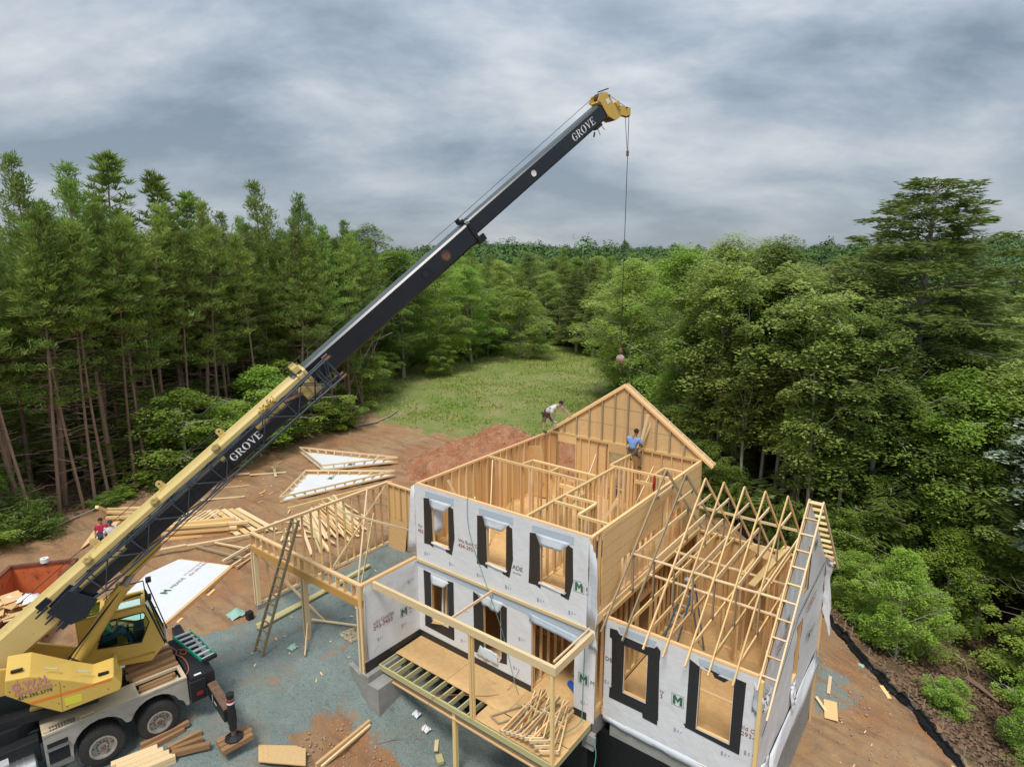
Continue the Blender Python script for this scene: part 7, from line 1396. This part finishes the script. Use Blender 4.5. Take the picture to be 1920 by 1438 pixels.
# old wooden ladder leaning on the garage beam
def ladder(name, b0, b1, t0, t1, n, m, label, rw=.045, rh=.09, rungm=None):
    t = thing(name, b0, label, 'ladder'); b0, b1, t0, t1 = map(Vector, (b0, b1, t0, t1))
    board('rail', b0, t0, rw, rh, m, t, up=(0, 1, 0)); board('rail', b1, t1, rw, rh, m, t, up=(0, 1, 0))
    for k in range(n): f = (k+.6)/n; board('rung', b0.lerp(t0, f), b1.lerp(t1, f), .05, .03, rungm or m, t)
    return t
ladder('wooden_ladder', (-10.50, -3.78, -.22), (-10.02, -3.80, -.22), (-9.72, -2.53, 4.28), (-9.36, -2.53, 4.30), 15, 'old_ladder', 'old grey wooden ladder leaning on the open garage front')
sl_ = ladder('step_ladder', (.25, 4.35, .02), (.75, 4.25, .02), (.75, 4.95, 2.3), (1.02, 4.9, 2.3), 7, 'ladder_blue', 'blue step ladder standing inside the wing under the trusses', .05, .08, 'aluminium')
for a, b in (((1.15, 5.3, .02), (.78, 5.0, 2.3)), ((1.45, 5.0, .02), (1.02, 4.95, 2.3))): board('rear_leg', a, b, .04, .05, 'ladder_blue', sl_)
board('ladder_top', (.70, 4.95, 2.33), (1.07, 4.92, 2.33), .2, .06, 'aluminium', sl_)
# stacked small truss frames on the porch
rr_ = random.Random(9)
def vframe(i):
    x = -1.62+.165*i; y = -1.83-.012*i; z = .05+.052*(i if i < 6 else 11-i); t = thing('truss_frame', (x, y, z), f'wedge-shaped timber frame in the porch pile, {ORD[i]} from the left', 'timber frame', 'wedge frames piled on the porch')
    w_ = rr_.uniform(-.10, .10); L = 1.75+rr_.uniform(-.15, .15); e = Vector((x, y, z)); p = e+Vector((.40, .32+w_*.3, .0)); q = e+Vector((-.08+w_, L, .10)); s = Vector((.9, .35, 0))
    board('chord', p, q, .036, .085, 'lumber' if i % 3 else 'lumber_pale', t); board('chord', e, q+s*.14, .036, .085, 'lumber_grey' if i % 2 else 'lumber', t); board('web', e, p, .036, .085, 'lumber_pale', t); board('web', e.lerp(q, .62), p.lerp(q, .55), .036, .085, 'lumber_pale', t)
    for k, c in enumerate((p, e)): 
        mb = MB(); mb.box((c.x-.035, c.y-.035, c.z+.036), (c.x+.035, c.y+.035, c.z+.039)); link('nail_plate', mb.mesh('nail_plate', 'steel'), t)
for i in range(9): vframe(i)
t = thing('truss_frame', (-1.9, -1.2, .03), 'lowest pale rectangular frame sticking out of the porch pile', 'timber frame')
for p, q in (((-2.2, -1.55, .03), (-1.55, -.35, .03)), ((-2.2, -1.55, .03), (-1.85, -1.62, .03)), ((-1.85, -1.62, .03), (-1.3, -.6, .03)), ((-1.75, -.7, .03), (-1.45, -.85, .03))): board('chord', p, q, .036, .06, 'lumber_grey', t)
mb = MB(); mb.tube([(-1.15, .9, .10), (-.20, .35, .10)], .085, 16); tag(link('tarpaulin_roll', mb.mesh('tarpaulin_roll', 'plastic_blue', True)), 'rolled blue tarpaulin just inside the porch doorway', 'roll')
mb = MB(); mb.box((-2.06, 3.15, 3.10), (-1.50, 3.62, 3.68)); o = link('crate_side', mb.mesh('crate', 'navy'), (tc_ := thing('tool_crate', (-1.8, 3.4, 3.09), 'dark blue crate with a brown top on the upper floor', 'crate'))); mb = MB(); mb.box((-2.08, 3.13, 3.683), (-1.48, 3.64, 3.70)); link('lid', mb.mesh('lid', 'card'), tc_)
mb = MB(); mb.box((-1.9, 1.62, 3.10), (-1.72, 1.90, 3.95)); tag(link('bundle', mb.mesh('bundle', 'navy')), 'narrow dark blue bundle standing in the small upper closet', 'bundle')
for i in range(3): tag(board('i_joist', (-1.25+.3*i, 1.3, .1), (-1.35+.22*i, 2.3, 1.9), .06, .2, 'lumber_grey'), 'board leaning inside behind the porch doorway', 'board', 'boards leaning behind the porch doorway')
for i in range(4): tag(board('column', (-5.85+.16*i, .35, .1), (-5.80+.16*i, .42, 2.5), .07, .07, ('white_paint', 'lumber', 'lumber_grey', 'white_paint')[i]), 'slim post standing inside the left porch window', 'post', 'posts inside the left porch window')
tag(board('window_board', (-5.9, -.05, .78), (-5.1, .25, .80), .22, .02, 'osb_floor'), 'sheathing offcut lying on the sill of the left porch window', 'board')
# cords
cable('extension_cord', [(-2.35, -.03, .55), (-2.5, -.35, .02), (-2.75, -.9, .02), (-3.6, -1.5, .02), (-4.15, -1.95, -.12), (-4.45, -1.9, -1.2), (-4.84, -1.95, gz(-4.84, -1.95)+.03), (-5.2, -2.5, gz(-5.2, -2.5)+.03), (-5.5, -3.1, gz(-5.5, -3.1)+.03), (-6.1, -3.5, gz(-6.1, -3.5)+.03)], .008, 'cord_red', 'orange extension cord falling from the porch deck to the gravel', 'cord')
cable('air_hose', [(-4.4, .3, 5.47), (-4.3, -.04, 5.46), (-4.2, -.07, 4.4), (-3.55, -.09, 2.95), (-2.9, -.12, 1.6), (-2.2, -.3, .05), (-1.5, -.6, .1), (-.4, -.2, .35)], .009, 'cord_green', 'green air hose hanging down the upper front wall', 'hose')
cable('air_hose', [(-.12, -.05, 2.3), (-.1, -.12, .9), (.0, -.3, .5), (.06, -.6, .3), (-.2, -1.4, .12), (.1, -1.6, -.8), (.25, -1.9, -1.9), (.5, -1.4, -1.9), (.6, -.6, -.6), (.35, -.3, -.2)], .012, 'cord_green', 'green hose looping below the porch corner', 'hose')
cable('air_hose', [(-6.3, 6.9, 5.47), (-6.3, 7.3, 5.5), (-6.15, 7.4, 6.1), (-6.2, 7.6, 6.4)], .009, 'cord_green', 'green hose rising to the nail gun of the white-shirted worker', 'hose')
cable('lumber_wrap', [(-3.4, 1.0, 5.4), (-3.8, 1.4, 4.6), (-4.2, 2.0, 4.2), (-4.9, 2.6, 4.0)], .008, 'deadwood', 'thin pale line hanging in the upper room', 'line')
for i, (x, y) in enumerate(((-5.3, -1.45), (-4.85, -1.5))):
    mb = MB(); r2 = np.random.default_rng(50+i); n = 8; z = gz(x, y)
    mb.add([(x+.34*(a/n-.5), y+.26*(b/n-.5), z+.04+.02*float(r2.normal())+.14*math.exp(-((a-3.5)**2+(b-3.5)**2)/6)) for a in range(n) for b in range(n)], [(a*n+b, a*n+b+1, (a+1)*n+b+1, (a+1)*n+b) for a in range(n-1) for b in range(n-1)])
    tag(link('plastic_bag', mb.mesh('plastic_bag', 'plastic_white', True)), ('crumpled white plastic by the concrete pier under the deck', 'small white plastic scrap further under the deck')[i], 'plastic')
lie(-4.45, -1.45, -4.2, -1.75, .04, .1, 'pale offcut in the rubbish under the deck', None, 'lumber_pale', .12); lie(-4.1, -1.75, -3.85, -1.9, .04, .1, 'broken yellowish block in the rubbish under the deck', None, 'treated', .2, .12)
for x, y, s, l in ((-12.9, -3.1, .28, 'mint green bag in the hollow at the garage corner post'), (5.2, 12.6, .12, 'mint scrap at the silt fence'), (-9.6, -2.95, .14, 'mint green scrap at the foot of the middle garage post')):
    mb = MB(); r2 = np.random.default_rng(int(s*100)); n = 7; z = gz(x, y)
    mb.add([(x+s*2*(a/6-.5), y+s*2*(b/6-.5), z+.03+s*.8*math.exp(-((a-3)**2+(b-3)**2)/5)+.02*float(r2.normal())) for a in range(n) for b in range(n)], [(a*n+b, a*n+b+1, (a+1)*n+b+1, (a+1)*n+b) for a in range(n-1) for b in range(n-1)]); tag(link('bag', mb.mesh('bag', 'mint', True)), l, 'bag')
mb = MB(); r2 = np.random.default_rng(3); c = np.array([-11.9, -5.25, gz(-11.9, -5.25)+.06])
for k in range(26):
    p = c+r2.normal(size=3)*[.10, .14, .03]; mb.tube([tuple(p), tuple(p+r2.normal(size=3)*[.10, .12, .04]), tuple(p+r2.normal(size=3)*[.16, .16, .02])], .014, 5)
tag(link('chain_heap', mb.mesh('chain_heap', 'rusty')), 'tangled rusty chain and wire heap by the gravel edge', 'chain')
mb = MB(); mb.box((-12.42, -3.0, -.18), (-12.2, -2.8, .12)); tag(link('black_bucket', mb.mesh('black_bucket', 'black_metal')), 'dark box at the foot of the left garage post', 'box')
# silt fence
def silt():
    P = [(-3.7, 21.5, 0), (-2.4, 20.9, 0), (1.1, 17.5, 0), (3.1, 15.9, 0), (4.2, 14.5, 0), (4.5, 14.3, 0), (5.3, 13.0, 0), (5.9, 12.6, 0), (6.2, 12.1, 0), (6.8, 11.7, 0), (7.3, 11.4, 0), (7.9, 10.5, 0), (8.55, 9.8, 0), (9.0, 9.2, 0), (9.6, 8.4, 0), (11, 6.5, 0)]
    t = thing('silt_fence', G(5, 11.8), 'black plastic silt fence sagging along the wood edge on the right', 'silt fence'); Q = []
    for i in range(len(P)-1):
        n = 8
        for k in range(n): f = k/n; Q.append(Vector(P[i]).lerp(Vector(P[i+1]), f))
    mb = MB(); vs = []; r2 = np.random.default_rng(8)
    for i, q in enumerate(Q):
        z = gz(q.x, q.y); h = .31+.05*math.sin(i*.55)+.05*float(r2.normal()); vs += [(q.x-.18+.05*float(r2.normal()), q.y-.16, z+.02), (q.x-.12+.05*float(r2.normal()), q.y-.05, z+h*.45), (q.x+.03*float(r2.normal()), q.y+.03*float(r2.normal()), z+h*.8), (q.x+.05+.04*float(r2.normal()), q.y, z+h), (q.x-.03, q.y-.06, z+h*.93)]
    for i in range(len(Q)-1):
        for j in range(4): a = i*5+j; mb.add([], []); mb.f.append((a, a+5, a+6, a+1)); mb.mi.append(0)
    mb.v = vs; o = link('fabric', mb.mesh('fabric', 'silt', True), t); md = o.modifiers.new('thickness', 'SOLIDIFY'); md.thickness = .012
    for x, y, _ in P: z = gz(x, y); board('stake', (x+.08, y+.05, z), (x+.1, y+.03, z+.75), .035, .035, 'lumber_grey', t, up=(0, 1, 0))
silt()
mb = MB(); mb.box((-.72, 5.3, 5.0), (-.70, 5.36, 5.44)); mb.tube([(-.71, 5.34, 5.42), (-.69, 5.30, 5.2), (-.72, 5.33, 5.0), (-.70, 5.35, 4.85)], [.03, .05, .04, .02], 6); tag(link('red_ribbon', mb.mesh('red_ribbon', 'red_paint')), 'red cloth hanging at the peak of the first wing truss', 'ribbon')
tag(board('prop_board', (-2.05, 7.55, 6.9), (-2.22, 7.25, 5.5), .05, .083, 'lumber_pale'), 'pale prop standing against the gable behind the blue-shirted worker', 'board')
# ------------------------------------------------------------------ people
def skin_mesh(name, joints, edges, m, parent, root=0, sub=2):
    me = bpy.data.meshes.new(name); me.from_pydata([j[0] for j in joints], edges, []); me.materials.append(MATS[m]); o = link(name, me, parent)
    md = o.modifiers.new('skin', 'SKIN'); md.use_smooth_shade = True
    for i, j in enumerate(joints):
        rr = j[1] if isinstance(j[1], tuple) else (j[1], j[1]); me.skin_vertices[0].data[i].radius = rr
    me.skin_vertices[0].data[root].use_root = True; s = o.modifiers.new('sub', 'SUBSURF'); s.levels = sub; s.render_levels = sub; return o
def person(J, label, shirt, legs, skinm='skin', long_legs=False, hat=None, belt=True, only_top=False):
    """J: joint name -> world point"""
    J = {k: Vector(v) for k, v in J.items()}; t = thing('person', (J['pelvis'].x, J['pelvis'].y, min(v.z for v in J.values())), label, 'person')
    order = ['pelvis', 'belly', 'chest', 'neck', 'jaw', 'skull', 'crown', 'shl', 'ell', 'wrl', 'hal', 'shr', 'elr', 'wrr', 'har', 'hipl', 'knl', 'anl', 'tol', 'hipr', 'knr', 'anr', 'tor']
    rad = dict(pelvis=.125, belly=.115, chest=(.15, .11), neck=.048, jaw=.062, skull=.088, crown=.070, shl=.065, shr=.065, ell=.043, elr=.043, wrl=.028, wrr=.028, hal=.035, har=.035, hipl=.085, hipr=.085, knl=.058, knr=.058, anl=.038, anr=.038, tol=.035, tor=.035)
    ed = [('pelvis', 'belly'), ('belly', 'chest'), ('chest', 'neck'), ('neck', 'jaw'), ('jaw', 'skull'), ('skull', 'crown'), ('chest', 'shl'), ('shl', 'ell'), ('ell', 'wrl'), ('wrl', 'hal'), ('chest', 'shr'), ('shr', 'elr'), ('elr', 'wrr'), ('wrr', 'har'), ('pelvis', 'hipl'), ('hipl', 'knl'), ('knl', 'anl'), ('anl', 'tol'), ('pelvis', 'hipr'), ('hipr', 'knr'), ('knr', 'anr'), ('anr', 'tor')]
    J['tol'] = J.get('tol', J['anl']+Vector((0, .12, -.06))); J['tor'] = J.get('tor', J['anr']+Vector((0, .12, -.06)))
    ix = {k: i for i, k in enumerate(order)}
    b = skin_mesh('body', [(tuple(J[k]), rad[k]) for k in order], [(ix[a], ix[c]) for a, c in ed], skinm, t)
    # face, ears and fingers grow on the body
    fwd = (J['face']-J['skull']).normalized() if 'face' in J else Vector((0, 1, 0)); up = (J['crown']-J['jaw']).normalized(); sd = fwd.cross(up).normalized()
    mb = MB(); c = J['skull']
    mb.tube([c+fwd*.075+up*.015, c+fwd*.108-up*.022, c+fwd*.08-up*.03], [.010, .016, .008], 6)
    for s in (-1, 1): mb.sphere(c+sd*.088*s-up*.01, (.014, .022, .032), 8, 6)
    for hk, wk in (('hal', 'wrl'), ('har', 'wrr')):
        d = (J[hk]-J[wk]).normalized(); sx = d.cross(Vector((0, 0, 1))); sx = sx.normalized() if sx.length > .1 else Vector((1, 0, 0)); dn = sx.cross(d)
        for k in range(4): p = J[hk]+d*.02+sx*(k-1.5)*.018; mb.tube([p, p+d*.035, p+d*(.055-.004*abs(k-1.5))-dn*.02], [.010, .009, .007], 5)
        p = J[hk]+sx*.03-d*.01; mb.tube([p, p+sx*.022+d*.03, p+sx*.018+d*.05], [.011, .010, .007], 5)
    link('face_and_fingers', mb.mesh('face_and_fingers', skinm, True), t)
    mb = MB()
    for s in (-1, 1): mb.sphere(c+fwd*.080+sd*.032*s+up*.008, .010, 6, 5)
    mb.tube([c+fwd*.082-up*.058+sd*.02, c+fwd*.088-up*.060, c+fwd*.082-up*.058-sd*.02], .005, 4); link('eyes_and_mouth', mb.mesh('eyes_and_mouth', 'hair'), t)
    hb = MB(); n = 12
    for i in range(1): hb.sphere(tuple(c+up*.035-fwd*.018), (.096, .096, .085), 14, 9)
    link('cap' if hat else 'hair', hb.mesh('hair', 'cap' if hat else 'hair', True), t)
    if hat: hb = MB(); hb.prism([c+up*.045+fwd*.07+sd*.06, c+up*.045+fwd*.07-sd*.06, c+up*.03+fwd*.16-sd*.04, c+up*.03+fwd*.16+sd*.04], up*.012); link('cap_peak', hb.mesh('cap_peak', 'cap'), t)
    mid = lambda a, b_, f: J[a].lerp(J[b_], f)
    skin_mesh('shirt', [(tuple(mid('pelvis', 'belly', .1)), .145), (tuple(J['belly']), (.150, .135)), (tuple(J['chest']), (.175, .135)), (tuple(mid('chest', 'neck', .6)), .085), (tuple(J['shl']), .088), (tuple(mid('shl', 'ell', .75)), .070), (tuple(J['shr']), .088), (tuple(mid('shr', 'elr', .75)), .070)], [(0, 1), (1, 2), (2, 3), (2, 4), (4, 5), (2, 6), (6, 7)], shirt, t)
    e = 1.35 if not long_legs else None; L = [(tuple(J['pelvis']), .150), (tuple(J['hipl']), .108), (tuple(J['knl']), .080), (tuple(J['hipr']), .108), (tuple(J['knr']), .080)]; E_ = [(0, 1), (1, 2), (0, 3), (3, 4)]
    if long_legs: L += [(tuple(mid('knl', 'anl', .95)), .056), (tuple(mid('knr', 'anr', .95)), .056)]; E_ += [(2, 5), (4, 6)]
    skin_mesh('trousers', L, E_, legs, t)
    for a, to in (('anl', 'tol'), ('anr', 'tor')):
        skin_mesh('boot', [(tuple(J[a]+(mid('knl' if a == 'anl' else 'knr', a, .8)-J[a])), .050), (tuple(J[a]), .052), (tuple(J[to]), .046), (tuple(J[to]+(J[to]-J[a]).normalized()*.06), .036)], [(0, 1), (1, 2), (2, 3)], 'boot', t)
    if belt:
        P = J['pelvis'].lerp(J['belly'], .25); ax = (J['belly']-J['pelvis']).normalized(); mb = MB(); mb.ring(P-ax*.03, ax, .145, .165, .055, 20); bl = link('tool_belt', mb.mesh('tool_belt', 'leather', True), t)
        s0 = sd if abs(sd.dot(ax)) < .8 else Vector((1, 0, 0))
        for s in (-1, 1):
            c2 = P+s0*.19*s-ax*.10; mb = MB(); mb.sphere(tuple(c2), (.065, .075, .11), 10, 7); mb.tube([c2+Vector((0, 0, .08)), c2+Vector((.02, .02, .17))], .014, 5); link('pouch', mb.mesh('pouch', 'leather', True), bl)
    return t
# worker bending over the corner of the rear wall; he faces along +x towards the gable
w0 = Vector((-6.50, 7.66, 5.45))
JB = dict(pelvis=w0+Vector((-.10, -.08, .80)), belly=w0+Vector((.04, -.06, .96)), chest=w0+Vector((.28, -.02, 1.12)), neck=w0+Vector((.44, .02, 1.18)), jaw=w0+Vector((.53, .03, 1.18)), skull=w0+Vector((.56, .03, 1.27)), crown=w0+Vector((.54, .03, 1.35)), face=w0+Vector((.70, .05, 1.23)),
          shl=w0+Vector((.34, .17, 1.13)), ell=w0+Vector((.62, .22, .98)), wrl=w0+Vector((.85, .16, .86)), hal=w0+Vector((.92, .13, .80)), shr=w0+Vector((.28, -.20, 1.06)), elr=w0+Vector((.24, -.28, .80)), wrr=w0+Vector((.34, -.24, .58)), har=w0+Vector((.38, -.22, .51)),
          hipl=w0+Vector((-.08, .02, .74)), knl=w0+Vector((.12, .10, .42)), anl=w0+Vector((.24, .13, .09)), tol=w0+Vector((.36, .14, .04)), hipr=w0+Vector((-.12, -.18, .74)), knr=w0+Vector((-.10, -.30, .40)), anr=w0+Vector((-.10, -.62, .09)), tor=w0+Vector((-.02, -.55, .04)))
JB['anr'] = w0+Vector((-.03, -.40, .09)); JB['tor'] = w0+Vector((.03, -.30, .04))
pw = person(JB, 'worker in a white T-shirt and brown shorts bending over the corner of the rear wall', 'shirt_white', 'shorts')
mb = MB(); h = JB['har']; mb.box(tuple(h+Vector((-.02, -.02, -.20))), tuple(h+Vector((.05, .03, .04)))); mb.tube([h+Vector((0, 0, .0)), h+Vector((.13, 0, .01))], .03, 8); tag(link('nail_gun', mb.mesh('nail_gun', 'aluminium')), 'nail gun in the hand of the white-shirted worker', 'nail gun')
# worker sitting on the partition with his back to the camera
s0 = Vector((-2.38, 7.05, 5.47))
JS = dict(pelvis=s0+Vector((0, 0, .10)), belly=s0+Vector((.0, .03, .26)), chest=s0+Vector((.02, .06, .50)), neck=s0+Vector((.04, .10, .64)), jaw=s0+Vector((.05, .14, .70)), skull=s0+Vector((.06, .16, .79)), crown=s0+Vector((.07, .17, .87)), face=s0+Vector((.10, .30, .76)),
          shl=s0+Vector((-.19, .05, .54)), ell=s0+Vector((-.27, .16, .30)), wrl=s0+Vector((-.15, .36, .22)), hal=s0+Vector((-.11, .42, .22)), shr=s0+Vector((.22, .05, .54)), elr=s0+Vector((.31, .14, .29)), wrr=s0+Vector((.22, .35, .18)), har=s0+Vector((.18, .42, .17)),
          hipl=s0+Vector((-.13, .03, .06)), knl=s0+Vector((-.30, .34, .0)), anl=s0+Vector((-.28, .38, -.40)), tol=s0+Vector((-.28, .50, -.45)), hipr=s0+Vector((.13, .03, .04)), knr=s0+Vector((.30, .12, -.16)), anr=s0+Vector((.27, .02, -.50)), tor=s0+Vector((.30, .12, -.56)))
person(JS, 'worker in a light blue shirt sitting on the upper wall with his back turned', 'shirt_blue', 'shorts', 'skin_dark')
def standing(x, y, label, shirt, legs, face, hat=None, skinm='skin'):
    o = G(x, y); f = Vector((math.cos(face), math.sin(face), 0)); s = Vector((f.y, -f.x, 0)); P = lambda a, b, z: o+f*a+s*b+Vector((0, 0, z))
    J = dict(pelvis=P(0, 0, .90), belly=P(.01, 0, 1.05), chest=P(.02, 0, 1.25), neck=P(.03, 0, 1.39), jaw=P(.05, 0, 1.45), skull=P(.05, 0, 1.54), crown=P(.05, 0, 1.61), face=P(.2, 0, 1.52), shl=P(0, -.18, 1.30), ell=P(.02, -.25, 1.03), wrl=P(.12, -.24, .82), hal=P(.14, -.23, .75),
             shr=P(0, .18, 1.30), elr=P(.0, .25, 1.03), wrr=P(.1, .24, .82), har=P(.12, .23, .75), hipl=P(0, -.09, .86), knl=P(.02, -.10, .46), anl=P(0, -.11, .08), tol=P(.12, -.12, .03), hipr=P(0, .09, .86), knr=P(.02, .10, .46), anr=P(0, .11, .08), tor=P(.12, .12, .03))
    return person(J, label, shirt, legs, skinm, True, hat, False)
standing(-21.2, -4.0, 'worker in a white shirt and dark cap standing behind the boom', 'shirt_white', 'jeans', R(-10), hat=True)
standing(-21.75, -4.15, 'worker in a red shirt standing behind the man in white', 'shirt_red', 'jeans', R(-30))
standing(-2.9, 6.6, 'worker in a white shirt half hidden on the upper floor among the studs', 'shirt_white', 'jeans', R(200)).location.z = 3.09
# crane operator in the seat
def op():
    P = lambda a, w, z: MS @ Vector((a, w, z)); J = dict(pelvis=P(2.80, -.92, 2.36), belly=P(2.78, -.92, 2.48), chest=P(2.80, -.92, 2.68), neck=P(2.84, -.92, 2.80), jaw=P(2.88, -.92, 2.85), skull=P(2.88, -.92, 2.93), crown=P(2.88, -.92, 3.0), face=P(3.0, -.92, 2.92), shl=P(2.80, -1.08, 2.70), ell=P(2.92, -1.14, 2.48), wrl=P(3.18, -1.02, 2.52), hal=P(3.25, -.98, 2.55),
        shr=P(2.80, -.75, 2.70), elr=P(2.98, -.70, 2.56), wrr=P(3.10, -.76, 2.72), har=P(3.12, -.78, 2.79), hipl=P(2.84, -1.02, 2.34), knl=P(3.20, -1.04, 2.42), anl=P(3.42, -1.04, 2.04), tol=P(3.52, -1.04, 1.98), hipr=P(2.84, -.82, 2.34), knr=P(3.22, -.80, 2.44), anr=P(3.42, -.80, 2.02), tor=P(3.52, -.80, 1.96))
    person(J, 'crane operator in a green shirt and jeans seated in the yellow cab', 'shirt_green', 'jeans', 'skin', True, None, False)
op()
